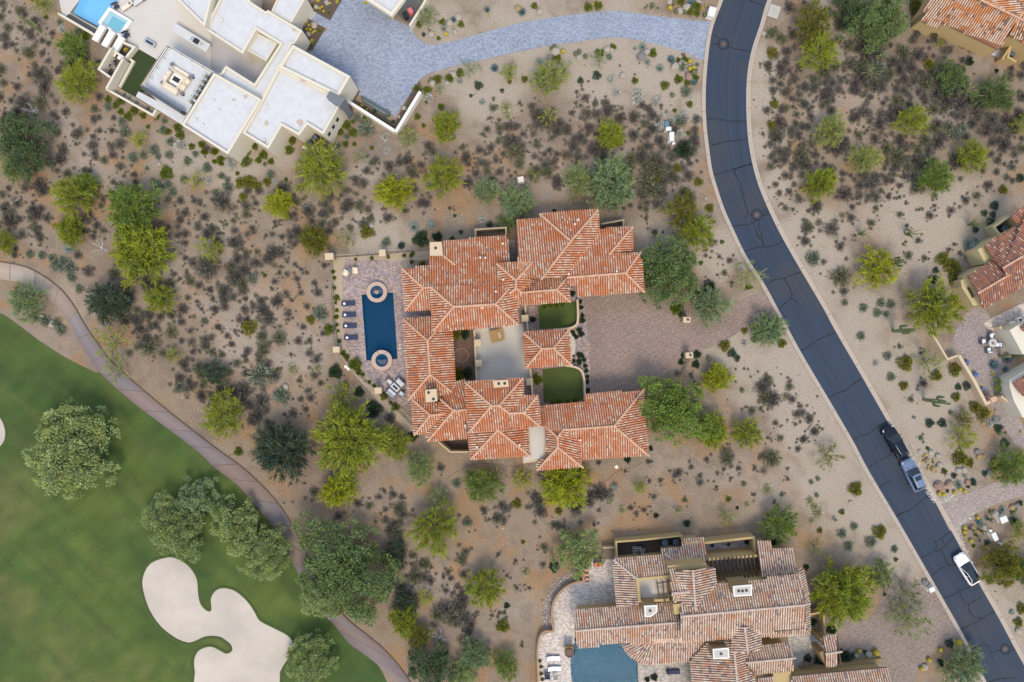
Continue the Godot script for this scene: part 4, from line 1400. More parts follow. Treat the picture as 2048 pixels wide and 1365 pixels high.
	structure("courtyard", sheet(cy, 0.05, 0.5, pale(Color(0.55, 0.52, 0.48), 0.08)), M["slab_white"], "pale stone courtyard in the middle of the red roofed house", "patio")
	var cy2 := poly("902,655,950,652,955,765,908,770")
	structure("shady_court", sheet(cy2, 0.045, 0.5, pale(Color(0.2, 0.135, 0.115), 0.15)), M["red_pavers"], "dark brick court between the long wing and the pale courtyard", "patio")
	mat("concrete_grey", 0.28, 0.24, 0.22, 0.9)
	var ring := PackedVector2Array()
	for k in 33:
		var c := w(923, 711)
		ring.append(Vector2(c.x, c.z) + Vector2.from_angle(TAU * k / 32.0) * 0.98)
	structure("paving_ring", ribbon(ring, 0.055, 0.06), M["concrete_grey"], "thin pale ring set in the dark brick court", "paving")
	for l in [["1076,612,1124,606,1152,603,1155,638,1152,648,1143,654,1130,656,1080,658", "small square lawn above the gatehouse roof", "1069,606,1150,600,1158,600,1159,645,1150,656,1132,661,1072,664"], ["1085,739,1140,733,1152,735,1160,742,1164,760,1166,800,1088,806", "small square lawn below the gatehouse roof", "1064,738,1145,730,1164,738,1170,760,1171,806,1066,812"]]:
		structure(numbered("court_walk"), sheet(poly(l[2]), 0.04, 0.5, pale(Color(0.3, 0.25, 0.235), 0.12)), M["red_pavers"], "brick walk and edging round the " + l[1], "path")
		structure(numbered("court_lawn"), sheet(poly(l[0]), 0.06, 0.5, pale(Color(0.10, 0.14, 0.03), 0.45, 0.9)), M["turf"], l[1] + " with worn brown patches", "lawn")
	for l in [["1154,600,1155,640,1150,652,1134,658,1106,660", "low pale garden wall curving round the upper small lawn"], ["1130,731,1156,737,1167,755,1169,805", "low pale garden wall curving round the lower small lawn"], ["1049,602,1053,640,1056,666", "low pale wall with a pillar beside the upper brick walk"], ["1060,737,1065,790", "low pale wall with a pillar beside the lower brick walk"], ["949,660,951,700,954,765", "long low wall with two pillars along the dark brick court"]]:
		solo("garden_wall", wall_mesh(spline(poly(l[0]), 4), 0.0, 0.75, 0.28), M["cap_stone"], l[1], "wall")
	for p in [[955, 686, "square pale pillar on the courtyard wall, the upper of two"], [957, 727, "square pale pillar on the courtyard wall, the lower of two"], [1050, 637, "square pale pillar by the wall at the courtyard's upper right"], [1059, 764, "square pale pillar by the wall at the courtyard's lower right"]]:
		pillar(p[0], p[1], Vector2(0.98, 0.98), 1.5, 0.05, p[2])
	# service yards
	for l in [["952,480,952,463,1012,459,1012,474", "low tan yard wall above the north wing of the red roofed house"], ["1200,452,1244,444,1243,458", "tan yard wall beside the garage's upper right corner"], ["880,882,903,901,938,901", "tan bin yard wall below the red roof's lower left hips"]]:
		solo("yard_wall", wall_mesh(poly(l[0]), 0.0, 1.6, 0.22), M["stucco_tan"], l[1], "wall")
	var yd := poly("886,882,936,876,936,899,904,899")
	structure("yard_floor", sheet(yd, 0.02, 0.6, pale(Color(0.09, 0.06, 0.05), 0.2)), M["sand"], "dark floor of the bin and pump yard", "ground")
	zone(1040, 570, 5.056)
	var fx := MB.new()
	fx.box(Transform3D(Basis(), zw(60, 245, 0.6)), Vector3(0.3, 1.2, 0.3), Color.WHITE, 0.03)

func pool_water() -> void:
	water("dark_pool", pools["main"], -0.05, -1.5, Color(0.0, 0.06, 0.15), Color(0.0, 0.03, 0.1), "long dark blue pool beside the red roofed house")
	water("bright_pool", pools["white"], -0.05, -1.4, Color(0.25, 0.62, 0.9), Color(0.11, 0.42, 0.72), "bright blue pool of the white house")
	water("teal_pool", pools["south"], -0.05, -1.5, Color(0.0, 0.13, 0.24), Color(0.0, 0.06, 0.13), "teal pool of the tan roofed house")
	zone(0, 0, 1)
	# steps and coping of the dark pool
	var st := MB.new()
	for k in 4:
		st.prism(poly("%f,%f,%f,%f,%f,%f,%f,%f" % [733 - k * 0.3, 721 - k * 4, 795 - k * 0.3, 717 - k * 4, 795 - k * 0.3, 717.5, 733, 721.3]), -1.4, -0.25 - k * 0.28)
	structure("pool_steps", st.mesh(), mat("pool_step", 0.0, 0.055, 0.12, 0.7), "dark steps under water at the lower end of the long pool", "pool")
	for r in [[754.5, 585.0, "round raised stone basin with a small fountain at the pool's upper end", true], [764.5, 721.0, "round raised stone spa at the pool's lower end", false]]:
		var at := zw(r[0], r[1])
		var o := thing("round_spa" if not r[3] else "fountain_basin", r[2], "spa" if not r[3] else "fountain", at)
		var mb := MB.new()
		mb.lathe(Vector3.ZERO, [Vector2(1.42, -0.6), Vector2(1.42, 0.36), Vector2(1.47, 0.38), Vector2(1.47, 0.46), Vector2(0.92, 0.46), Vector2(0.92, -0.6)], 40)
		part(o, "coping", mb.mesh(), mat("spa_stone", 0.42, 0.315, 0.265, 0.85))
		mb = MB.new()
		mb.lathe(Vector3.ZERO, [Vector2(0.92, 0.1), Vector2(0.7, 0.1), Vector2(0.7, -0.15), Vector2(0.5, -0.15), Vector2(0.5, -0.5), Vector2(0.0, -0.5)], 32)
		part(o, "shell", mb.mesh(), mat("spa_shell", 0.025, 0.1, 0.17, 0.7))
		mb = MB.new()
		mb.lathe(Vector3.ZERO, [Vector2(0.915, 0.3), Vector2(0.0, 0.3)], 32)
		part(o, "water", mb.mesh(), M["dark_pool_water"])
		if r[3]:
			mb = MB.new()
			mb.lathe(Vector3.ZERO, [Vector2(0.12, -0.4), Vector2(0.12, 0.36), Vector2(0.3, 0.44), Vector2(0.3, 0.5), Vector2(0.14, 0.5), Vector2(0.1, 0.62), Vector2(0.0, 0.66)], 16)
			part(o, "spout", mb.mesh(), M["rock_pale"])
		else:
			for k in 2:
				mb = MB.new()
				var a := -PI * 0.5 + (0.5 if k else -0.5)
				mb.box(Transform3D(Basis(Vector3.UP, -a), Vector3(cos(a), 0, sin(a)) * 1.2 + Vector3(0, 0.47, 0)), Vector3(0.5, 0.04, 0.06))
				part(o, "spillway", mb.mesh(), M["slate"])
	for k in 2:
		var mb := MB.new()
		var at := zw(799.5, 691.0 + 6.5 * k)
		mb.lathe(Vector3.ZERO, [Vector2(0.12, 0.03), Vector2(0.12, 0.045), Vector2(0.0, 0.05)], 14)
		solo("skimmer_lid", mb.mesh(), M["pvc"], "round white skimmer lid in the paving beside the dark pool, the %s one" % ["upper", "lower"][k], "lid", at)

# a flat roofed mass: walls, a roof inside a parapet; the outline is given as it is seen at height h
func mass(o: Node3D, s: String, h: float, drop := 0.35, thick := 0.32, m: Material = null, top: Material = null, base := 0.0) -> void:
	var pl := poly(s, h)
	var inner := grown(pl, -thick)
	var mb := MB.new()
	var n := pl.size()
	for i in n:
		var a := pl[i]
		var b := pl[(i + 1) % n]
		if Geometry2D.is_polygon_clockwise(pl):
			var q := a
			a = b
			b = q
		mb.quad(Vector3(a.x, base, a.y), Vector3(b.x, base, b.y), Vector3(b.x, h, b.y), Vector3(a.x, h, a.y))
	part(o, "wall", mb.mesh(), m if m else M["stucco_cream"])
	mb = MB.new()
	if inner.size() == n:
		var best := 0
		var bd := 1e9
		for k in n:
			var d := inner[k].distance_to(pl[0])
			if d < bd:
				bd = d
				best = k
		for i in n:
			var a := pl[i]
			var b := pl[(i + 1) % n]
			var c := inner[(best + i + 1) % n]
			var d := inner[(best + i) % n]
			mb.quad(Vector3(a.x, h, a.y), Vector3(b.x, h, b.y), Vector3(c.x, h, c.y), Vector3(d.x, h, d.y))
			mb.quad(Vector3(d.x, h, d.y), Vector3(c.x, h, c.y), Vector3(c.x, h - drop, c.y), Vector3(d.x, h - drop, d.y))
	else:
		print("parapet corner mismatch ", s)
	part(o, "parapet", mb.mesh(), m if m else M["stucco_cream"])
	mb = MB.new()
	mb.prism(inner, h - drop - 0.1, h - drop)
	part(o, "roof", mb.mesh(), top if top else M["roof_white"])

func pad_mesh(pl: PackedVector2Array, y0: float, y1: float) -> ArrayMesh:
	var mb := MB.new()
	mb.prism(pl, y0, y1)
	return mb.mesh()

func hole(o: Node3D, a: Vector3, b: Vector3, y0: float, y1: float, deep := 0.08, panes := 2, frame: Material = null) -> void:   # a window standing on the wall line a-b (world points)
	var d := (b - a)
	d.y = 0.0
	var ln := d.length()
	d = d.normalized()
	var nrm := Vector3(d.z, 0, -d.x)
	var bs := Basis(d, Vector3.UP, nrm)
	var mid := (a + b) * 0.5
	mid.y = (y0 + y1) * 0.5
	var mb := MB.new()
	for sgn in [-1, 1]:
		mb.box(Transform3D(bs, mid + d * sgn * ln * 0.5), Vector3(0.07, y1 - y0 + 0.07, deep))
		mb.box(Transform3D(bs, mid + Vector3(0, sgn * (y1 - y0) * 0.5, 0)), Vector3(ln, 0.07, deep))
	if panes > 1:
		mb.box(Transform3D(bs, mid), Vector3(0.05, y1 - y0, deep * 0.8))
	var wdw := part(o, "window", mb.mesh(), frame if frame else M["slate"])
	for k in panes:
		var g := MB.new()
		g.box(Transform3D(bs, mid + d * ((k + 0.5) / panes - 0.5) * ln), Vector3(ln / panes - 0.07, y1 - y0 - 0.07, 0.03))
		part(wdw, "pane", g.mesh(), M["dark_glass"])

func fence(pts: PackedVector2Array, h: float, label: String, m: Material, step := 1.9, dense := 0.12) -> void:
	var o := thing("metal_fence", label, "fence")
	var rails := MB.new()
	for i in pts.size() - 1:
		var a := Vector3(pts[i].x, 0, pts[i].y)
		var b := Vector3(pts[i + 1].x, 0, pts[i + 1].y)
		for y in [0.12, h - 0.05]:
			rails = MB.new()
			rails.tube([a + Vector3(0, y, 0), b + Vector3(0, y, 0)], [0.03], 4)
			part(o, "rail", rails.mesh(), m)
	var pick_ := MB.new()
	for i in pts.size() - 1:
		var L := pts[i].distance_to(pts[i + 1])
		var n := int(L / step) + 1
		for k in n + 1:
			var p := pts[i].lerp(pts[i + 1], float(k) / n)
			var mb := MB.new()
			mb.box(Transform3D(Basis(), Vector3(0, h * 0.5, 0)), Vector3(0.06, h, 0.06))
			part(o, "post", mb.mesh(), m, Vector3(p.x, 0, p.y))
		for k in int(L / dense):
			var p := pts[i].lerp(pts[i + 1], (k + 0.5) * dense / L)
			pick_.box(Transform3D(Basis(), Vector3(p.x, h * 0.5, p.y)), Vector3(0.018, h - 0.1, 0.018))
	var pk := part(o, "pickets", pick_.mesh(), m)
	pk.set_meta("kind", "stuff")

func boxes(parent: Node3D, called: String, m: Material, list: Array, bevel := 0.03) -> void:   # [centre, size] rows, one mesh each
	for b in list:
		var mb := MB.new()
		mb.box(Transform3D(Basis(), b[0]), b[1], Color.WHITE, bevel)
		part(parent, called, mb.mesh(), m)

func armchair(px: float, py: float, turn: float, m: Material, label: String, wide := 0.8, cushions := 1) -> void:
	var o := thing("armchair" if cushions == 1 else "sofa", label, "chair" if cushions == 1 else "sofa", w(px, py, 0.4), turn)
	o.position.y = 0.03
	var fr := MB.new()
	fr.box(Transform3D(Basis(), Vector3(0, 0.2, 0)), Vector3(wide, 0.12, 0.76), Color.WHITE, 0.02)
	fr.box(Transform3D(Basis(Vector3.RIGHT, -0.2), Vector3(0, 0.5, -0.36)), Vector3(wide, 0.55, 0.08), Color.WHITE, 0.02)
	for s in [-1, 1]:
		fr.box(Transform3D(Basis(), Vector3(s * (wide * 0.5 - 0.04), 0.42, 0)), Vector3(0.08, 0.36, 0.74), Color.WHITE, 0.02)
	part(o, "frame", fr.mesh(), M["linen"] if m == M["linen"] else M["slate"])
	for s in [-1, 1]:
		for z in [-0.3, 0.3]:
			var lg := MB.new()
			lg.box(Transform3D(Basis(), Vector3(s * (wide * 0.5 - 0.06), 0.08, z)), Vector3(0.06, 0.16, 0.06))
			part(o, "leg", lg.mesh(), M["slate"])
	for c in cushions:
		var x := ((c + 0.5) / cushions - 0.5) * (wide - 0.18)
		var cw := (wide - 0.2) / cushions
		var mb := MB.new()
		mb.box(Transform3D(Basis(), Vector3(x, 0.33, 0.05)), Vector3(cw, 0.15, 0.62), Color.WHITE, 0.05)
		part(o, "seat_cushion", mb.mesh(), m)
		mb = MB.new()
		mb.box(Transform3D(Basis(Vector3.RIGHT, -0.25), Vector3(x, 0.55, -0.25)), Vector3(cw, 0.4, 0.13), Color.WHITE, 0.05)
		part(o, "back_cushion", mb.mesh(), m)

func lounger(px: float, py: float, turn: float, m: Material, label: String, pill: Material = null, frame: Material = null, group := "") -> void:
	var o := thing("sun_lounger", label, "sun lounger", w(px, py, 0.35), turn, group)
	o.position.y = 0.03
	var fm: Material = frame if frame else M["charcoal"]
	var mb := MB.new()
	mb.box(Transform3D(Basis(), Vector3(0, 0.22, 0)), Vector3(0.66, 0.06, 1.95), Color.WHITE, 0.02)
	part(o, "frame", mb.mesh(), fm)
	for s in [-1, 1]:
		for z in [-0.8, 0.8]:
			var lg := MB.new()
			lg.box(Transform3D(Basis(), Vector3(s * 0.28, 0.1, z)), Vector3(0.05, 0.2, 0.05))
			part(o, "leg", lg.mesh(), fm)
	mb = MB.new()
	mb.box(Transform3D(Basis(), Vector3(0, 0.3, 0.35)), Vector3(0.62, 0.11, 1.25), Color.WHITE, 0.04)
	part(o, "seat_cushion", mb.mesh(), m)
	mb = MB.new()
	mb.box(Transform3D(Basis(Vector3.RIGHT, 0.35), Vector3(0, 0.42, -0.58)), Vector3(0.62, 0.11, 0.72), Color.WHITE, 0.04)
	part(o, "back_cushion", mb.mesh(), m)
	if pill:
		mb = MB.new()
		for k in 4:
			var a := TAU * k / 4 + PI / 4
			mb.box(Transform3D(Basis(Vector3.RIGHT, 0.35) * Basis(Vector3.UP, a), Vector3(cos(a) * 0.09, 0.52, -0.5 + sin(a) * 0.09)), Vector3(0.24, 0.1, 0.16), Color.WHITE, 0.03)
		part(o, "pillow", mb.mesh(), pill)

func fire_table(px: float, py: float, turn: float, size: Vector3, label: String, m: Material, at_h := 0.03) -> void:
	var o := thing("fire_table", label, "table", w(px, py, 0.4), turn)
	o.position.y = at_h
	var mb := MB.new()
	mb.box(Transform3D(Basis(), Vector3(0, size.y * 0.45, 0)), Vector3(size.x - 0.12, size.y * 0.9, size.z - 0.12), Color.WHITE, 0.03)
	part(o, "base", mb.mesh(), m)
	mb = MB.new()
	for s in [-1, 1]:
		mb.box(Transform3D(Basis(), Vector3(0, size.y, s * size.z * 0.36)), Vector3(size.x, 0.08, size.z * 0.28), Color.WHITE, 0.02)
		mb.box(Transform3D(Basis(), Vector3(s * size.x * 0.42, size.y, 0)), Vector3(size.x * 0.16, 0.08, size.z * 0.44))
	part(o, "rim", mb.mesh(), m)
	mb = MB.new()
	mb.box(Transform3D(Basis(), Vector3(0, size.y - 0.03, 0)), Vector3(size.x * 0.68, 0.04, size.z * 0.44))
	part(o, "burner_tray", mb.mesh(), M["black"])

func ac_unit(px: float, py: float, turn: float, label: String, h := 0.9, base := 0.0) -> void:
	var at := w(px, py, h + base)
	at.y = base
	var o := thing("air_conditioner", label, "air conditioner", at, turn)
	var mb := MB.new()
	mb.box(Transform3D(Basis(), Vector3(0, h * 0.5, 0)), Vector3(0.88, h, 0.88), Color.WHITE, 0.06)
	part(o, "cabinet", mb.mesh(), M["charcoal"])
	mb = MB.new()
	mb.lathe(Vector3(0, h, 0), [Vector2(0.4, 0.0), Vector2(0.4, 0.06), Vector2(0.33, 0.06), Vector2(0.33, 0.015)], 20)
	part(o, "fan_ring", mb.mesh(), M["fan_blue"])
	mb = MB.new()
	for k in 4:
		var a := TAU * k / 4
		mb.box(Transform3D(Basis(Vector3.UP, a) * Basis(Vector3.RIGHT, 0.25), Vector3(cos(a) * 0.17, h + 0.03, -sin(a) * 0.17)), Vector3(0.3, 0.012, 0.12))
	mb.lathe(Vector3(0, h, 0), [Vector2(0.08, 0.0), Vector2(0.08, 0.07), Vector2(0.0, 0.08)], 10)
	part(o, "fan", mb.mesh(), M["slate"])

func white_house() -> void:
	rng.seed = 600
	var o := thing("white_house", "modern white house of stepped flat roofs with cream parapets", "house")
	zone(400, 0)
	mass(o, "-338,-150,130,-160,35,215", 5.0)
	mass(o, "35,232,150,0,220,-150,420,-150,400,10,525,92,545,80,822,246,757,352,735,352,700,430,655,520,625,545,640,560,495,795,110,600,165,588,205,527,435,672,640,352,450,238,342,432", 4.0, 0.3)
	mass(o, "742,358,1205,612,1112,775,628,538", 5.2, 0.45, 0.4)
	mass(o, "625,540,1148,802,1120,850,990,1080,860,1000,795,1088,655,1010,548,1195,338,1068,495,795", 4.6, 0.4)
	mass(o, "-152,1003,110,585,492,797,222,1240", 5.0, 0.4)
	mass(o, "570,90,640,-60,850,-20,730,185", 3.6, 0.2, 0.2)
	mass(o, "1340,0,1200,-80,1400,-200,1700,-110,1640,0,1540,130", 3.4, 0.4, 0.5, null, null, 2.7)
	block(o, "1340,0,1200,-80,1400,-200,1700,-110,1640,0,1540,130", 3.0, 1.3, M["stucco_cream"])
	# low blocks, fascia and slots under the high roof
	mass(o, "380,405,455,262,618,350,530,490", 3.2, 0.2, 0.2)
	var mb := MB.new()
	mb.prism(poly("1040,733,1165,795,1120,858,1012,780", 5.6), 4.0, 5.6)
	part(o, "chimney", mb.mesh(), M["slate"])
	mb = MB.new()
	mb.prism(poly("1120,850,1150,798,1178,838,1148,886", 4.2), 0.0, 4.2)
	part(o, "chimney_breast", mb.mesh(), M["slate"])
	# the three small windows of the wall that faces the garden
	var a := zw(1118, 852, 4.6)
	var b := zw(990, 1078, 4.6)
	for t in [0.34, 0.6, 0.86]:
		var c := a.lerp(b, t)
		var d := (b - a).normalized()
		hole(o, c - d * 0.22 + Vector3(0.03, 0, 0.02), c + d * 0.22 + Vector3(0.03, 0, 0.02), 2.5, 3.3, 0.1, 1, M["shutter_grey"])
	vents(o, [[175, 165, 3.7], [112, 815, 4.6], [152, 890, 4.6], [28, 1010, 4.6], [540, 855, 4.2], [520, 1130, 4.2], [-35, 815, 4.6]], 0.3)
	zone(0, 0)
	vents(o, [[1515, 45, 4.5], [1785, 165, 3.7], [1575, 965, 4.6]], 0.3)
	# stains left by standing water on the roofs
	zone(400, 0)
	for s in [[362, 778, 4.62, 0.3], [268, 800, 4.62, 0.25], [835, 640, 4.78, 0.45], [905, 655, 4.78, 0.35], [535, 990, 4.22, 0.4], [110, 265, 3.72, 0.4], [760, 235, 3.72, 0.3], [520, 1130, 4.22, 0.3], [800, 985, 4.22, 0.5]]:
		var blot := PackedVector2Array()
		var c := zw(s[0], s[1], s[2])
		for k in 11:
			blot.append(Vector2(c.x, c.z) + Vector2.from_angle(TAU * k / 11.0) * float(s[3]) * rnd(0.5, 1.2))
		mb = MB.new()
		var tr := Geometry2D.triangulate_polygon(blot)
		for i in range(0, tr.size(), 3):
			mb.tri(Vector3(blot[tr[i]].x, s[2], blot[tr[i]].y), Vector3(blot[tr[i + 1]].x, s[2], blot[tr[i + 1]].y), Vector3(blot[tr[i + 2]].x, s[2], blot[tr[i + 2]].y))
		part(o, "stain", mb.mesh(), mat("stain", 0.42, 0.35, 0.29, 0.9))
	# terrace paving
	zone(0, 0)
	var holes := [pools["white"]]
	structure("white_terrace", sheet(poly("450,-120,1900,-120,2300,500,2100,900,1780,640,1340,365,1260,480,1085,375,960,300,985,285,1070,175,890,70,945,0,700,-120,640,0,560,105,780,230,740,275,500,130", 0.0), 0.06, 0.6, pale(Color(0.60, 0.57, 0.545), 0.07), holes), M["slab_white"], "pale grey terrace between the white house and its bright pool", "patio")
	structure("terrace_court", sheet(poly("1700,200,1900,280,2130,420,2230,420,2030,690,1800,590,1690,560"), 0.075, 0.6, pale(Color(0.42, 0.41, 0.43), 0.05)), M["slab_white"], "grey inner court of the white house with a long counter", "patio")
	var green := poly("1085,385,1255,478,1120,690,1185,720,1085,780,945,700,1065,490,1040,470")
	structure("artificial_lawn", sheet(green, 0.07, 0.5, pale(Color(0.042, 0.075, 0.018), 0.15)), M["turf"], "dark green rectangle of lawn beside the sofa deck", "lawn")
	# roof deck with sofas
	var d := thing("roof_deck", "raised pale deck with black rails holding sofas round a square fire pit", "deck")
	mb = MB.new()
	mb.prism(poly("1345,372,1700,582,1458,1000,1135,690", 3.0), 0.0, 3.0)
	part(d, "floor", mb.mesh(), M["roof_white"])
	for q in ["1335,358,1712,575,1700,592,1345,382", "1345,362,1135,690,1150,700,1355,380"]:
		mb = MB.new()
		mb.prism(poly(q, 3.2), 2.7, 3.2)
		part(d, "curb", mb.mesh(), M["white_paint"])
	var rp := poly("1352,376,1148,690", 3.9)
	var rp2 := poly("1352,376,1700,582,1462,996", 3.9)
	for r in [rp, rp2]:
		for i in r.size() - 1:
			var p0 := Vector3(r[i].x, 3.95, r[i].y)
			var p1 := Vector3(r[i + 1].x, 3.95, r[i + 1].y)
			mb = MB.new()
			mb.tube([p0, p1], [0.045], 6)
			part(d, "rail", mb.mesh(), M["black"])
			var n := int(p0.distance_to(p1) / 1.5)
			for k in n + 1:
				mb = MB.new()
				mb.tube([p0.lerp(p1, float(k) / n), p0.lerp(p1, float(k) / n) - Vector3(0, 0.95, 0)], [0.025], 4)
				part(d, "post", mb.mesh(), M["black"])
	mb = MB.new()
	mb.prism(poly("1140,683,1128,708,1440,905,1462,885", 4.4), 3.0, 4.4)
	part(d, "screen_wall", mb.mesh(), M["shutter_grey"])
	mb = MB.new()
	mb.prism(poly("1110,735,1440,905,1460,905,1500,930,1458,1000,1088,775", 2.0), 0.0, 2.0)
	part(d, "lower_roof", mb.mesh(), M["roof_white"])
	sofas()
	# spa, bridge slabs, planters and yard walls of the terrace edge
	var sp := thing("square_spa", "square white spa with a pale teal seat well beside the bright pool", "spa")
	mb = MB.new()
	var outer := poly("888,68,1075,178,985,312,800,195")
	var inner := poly("900,100,1040,180,975,285,832,196")
	for i in 4:
		var p0 := outer[i]
		var p1 := outer[(i + 1) % 4]
		var q0 := inner[i]
		var q1 := inner[(i + 1) % 4]
		mb.quad(Vector3(p0.x, 0.5, p0.y), Vector3(p1.x, 0.5, p1.y), Vector3(q1.x, 0.5, q1.y), Vector3(q0.x, 0.5, q0.y))
		mb.quad(Vector3(p0.x, 0, p0.y), Vector3(p1.x, 0, p1.y), Vector3(p1.x, 0.5, p1.y), Vector3(p0.x, 0.5, p0.y))
		mb.quad(Vector3(q0.x, 0.1, q0.y), Vector3(q1.x, 0.1, q1.y), Vector3(q1.x, 0.5, q1.y), Vector3(q0.x, 0.5, q0.y))
	part(sp, "coping", mb.mesh(), M["white_paint"])
	mb = MB.new()
	mb.prism(grown(inner, 0.02), 0.05, 0.22)
	part(sp, "bench", mb.mesh(), mat("spa_bench", 0.32, 0.5, 0.54, 0.7))
	mb = MB.new()
	mb.prism(poly("912,135,1010,190,965,258,868,205"), 0.1, 0.235)
	part(sp, "well", mb.mesh(), mat("spa_well", 0.13, 0.36, 0.42, 0.7))
	mb = MB.new()
	mb.prism(inner, 0.36, 0.4)
	var wm: StandardMaterial3D = M["bright_pool_water"].duplicate()
	wm.albedo_color.a = 0.15
	part(sp, "water", mb.mesh(), wm)
	for k in 3:
		var x := 76.0 * k
		var y := 44.0 * k
		mb = MB.new()
		mb.prism(poly("%f,%f,%f,%f,%f,%f,%f,%f" % [802 + x, 192 + y, 848 + x, 220 + y, 778 + x, 338 + y, 733 + x, 315 + y], 1.0), 0.6, 1.0)
		solo("stone_slab", mb.mesh(), M["white_paint"], ["white slab over the spa edge, the one nearest the bright pool", "white slab over the spa edge, the middle of three", "white slab over the spa edge, the one beside the cactus planter"][k], "slab")
	for l in [["945,320,1075,378,985,490", "cream planter wall round the small cactus bed by the lawn", 0.9], ["895,395,990,460", "short cream wall between the cactus bed and the pool pump yard", 1.2], ["890,385,790,555,880,620", "cream outer wall of the pool pump yard", 1.8], ["985,470,850,712", "tall cream wall between the pump yard and the succulent bed", 1.8], ["850,715,1225,925,1250,880", "long white garden wall below the dark rectangle of lawn", 1.0], ["1040,475,1068,492,955,700", "low cream curb between the succulent bed and the dark lawn", 0.4], ["460,105,755,280", "dark topped wall along the outer side of the bright pool", 0.6]]:
		solo("terrace_wall", wall_mesh(poly(l[0], l[2]), 0.0, l[2], 0.3), M["stucco_cream"], l[1], "wall")
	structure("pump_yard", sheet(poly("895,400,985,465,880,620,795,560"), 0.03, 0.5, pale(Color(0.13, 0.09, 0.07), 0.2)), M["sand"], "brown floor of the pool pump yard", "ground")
	structure("succulent_bed", sheet(poly("1040,475,1065,490,945,700,1240,880,1222,920,855,710,985,470"), 0.035, 0.5, pale(Color(0.4, 0.33, 0.25), 0.2)), M["sand"], "sandy bed of succulents wrapped round the dark lawn", "ground")
	structure("cactus_bed", sheet(poly("960,325,1070,385,1000,480,900,400"), 0.05, 0.5, pale(Color(0.08, 0.065, 0.055), 0.2)), M["sand"], "dark soil bed with cacti behind the spa", "ground")
	structure("overflow_channel", sheet(poly("560,110,780,238,755,262,530,132"), 0.07, 0.5, pale(Color(0.07, 0.075, 0.07), 0.1)), M["concrete"], "dark overflow channel along the bright pool's outer edge", "channel")
	# front beds beside the drive
	zone(570, 0, 6.827)
	structure("front_bed", sheet(poly("300,90,420,0,790,-20,615,280,440,185"), 0.05, 0.4, pale(Color(0.105, 0.078, 0.058), 0.2)), M["sand"], "dark soil bed of boulders and cacti above the entry slab", "ground")
	structure("side_bed", sheet(poly("250,230,380,290,548,395,375,690,250,690,290,480,200,350"), 0.05, 0.4, pale(Color(0.105, 0.078, 0.058), 0.2)), M["sand"], "dark soil bed of boulders and cacti below the entry slab", "ground")
	mb = MB.new()
	mb.prism(poly("300,105,440,185,370,275,250,205"), 0.0, 0.14)
	solo("entry_slab", mb.mesh(), mat("entry_stone", 0.33, 0.35, 0.36, 0.8), "smooth grey entry slab between two dark cactus beds", "slab")
	zone(400, 0)
	structure("gate_bed", sheet(poly("1195,810,1260,710,1285,735,1250,800,1330,850,1500,950,1560,990,1700,740,1760,650,1790,720,1560,1040"), 0.05, 0.4, pale(Color(0.115, 0.085, 0.065), 0.2)), M["sand"], "dark soil bed with succulents along the drive's end wall", "ground")
	for l in [["1190,815,1560,1050", "long cream wall along the succulent bed below the grey drive", 1.3], ["1570,1060,1768,735", "white capped wall closing the end of the grey drive", 1.5]]:
		solo("drive_wall", wall_mesh(poly(l[0], l[2]), 0.0, l[2], 0.42), M["white_paint"], l[1], "wall")
	var tp := thing("covered_boat", "long dark green wedge shaped water feature beside the drive wall", "fountain")
	mb = MB.new()
	mb.prism(poly("1285,775,1300,775,1525,905,1515,930,1490,930,1300,810", 0.6), 0.0, 0.6)
	part(tp, "body", mb.mesh(), mat("green_steel", 0.06, 0.085, 0.07, 0.5))
	mb = MB.new()
	mb.prism(poly("1310,800,1490,905,1480,918,1315,812", 0.64), 0.58, 0.64)
	part(tp, "trough", mb.mesh(), M["slate"])
	tp.name = "water_trough"
	# bin yard by the second garage
	zone(570, 0, 6.827)
	solo("yard_wall", wall_mesh(poly("1700,345,1890,50,1940,-60", 1.6), 0.0, 1.6, 0.28), M["stucco_cream"], "cream wall of the bin yard at the top edge", "wall")
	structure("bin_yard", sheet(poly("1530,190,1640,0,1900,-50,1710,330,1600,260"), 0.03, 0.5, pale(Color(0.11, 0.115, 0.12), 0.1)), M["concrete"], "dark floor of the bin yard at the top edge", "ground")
	for l in [[1710, 145, "pink wheeled bin in the yard beside the second garage", "pink"], [1640, 205, "black wheeled bin in the yard beside the second garage", "black"]]:
		var p := zw(l[0], l[1], 1.0)
		var bn := thing("wheeled_bin", l[2], "bin", Vector3(p.x, 0.03, p.z), 0.55)
		mb = MB.new()
		mb.box(Transform3D(Basis(), Vector3(0, 0.5, 0)), Vector3(0.6, 0.95, 0.7), Color.WHITE, 0.06)
		part(bn, "body", mb.mesh(), M[l[3]])
		mb = MB.new()
		mb.box(Transform3D(Basis(Vector3.RIGHT, 0.08), Vector3(0, 1.02, 0)), Vector3(0.66, 0.08, 0.78), Color.WHITE, 0.03)
		part(bn, "lid", mb.mesh(), M[l[3]])
	zone(400, 0)
	for c in [[915, 1105, "black air conditioner in the notch of the white house, the upper one"], [880, 1155, "black air conditioner in the notch of the white house, the lower one"]]:
		var p := zp(c[0], c[1])
		ac_unit(p.x, p.y, 0.55, c[2], 1.0)
	solo("yard_wall", wall_mesh(poly("820,1180,880,1200,975,1120", 1.2), 0.0, 1.2, 0.2), M["stucco_cream"], "low cream wall round two air conditioners by the white house", "wall")

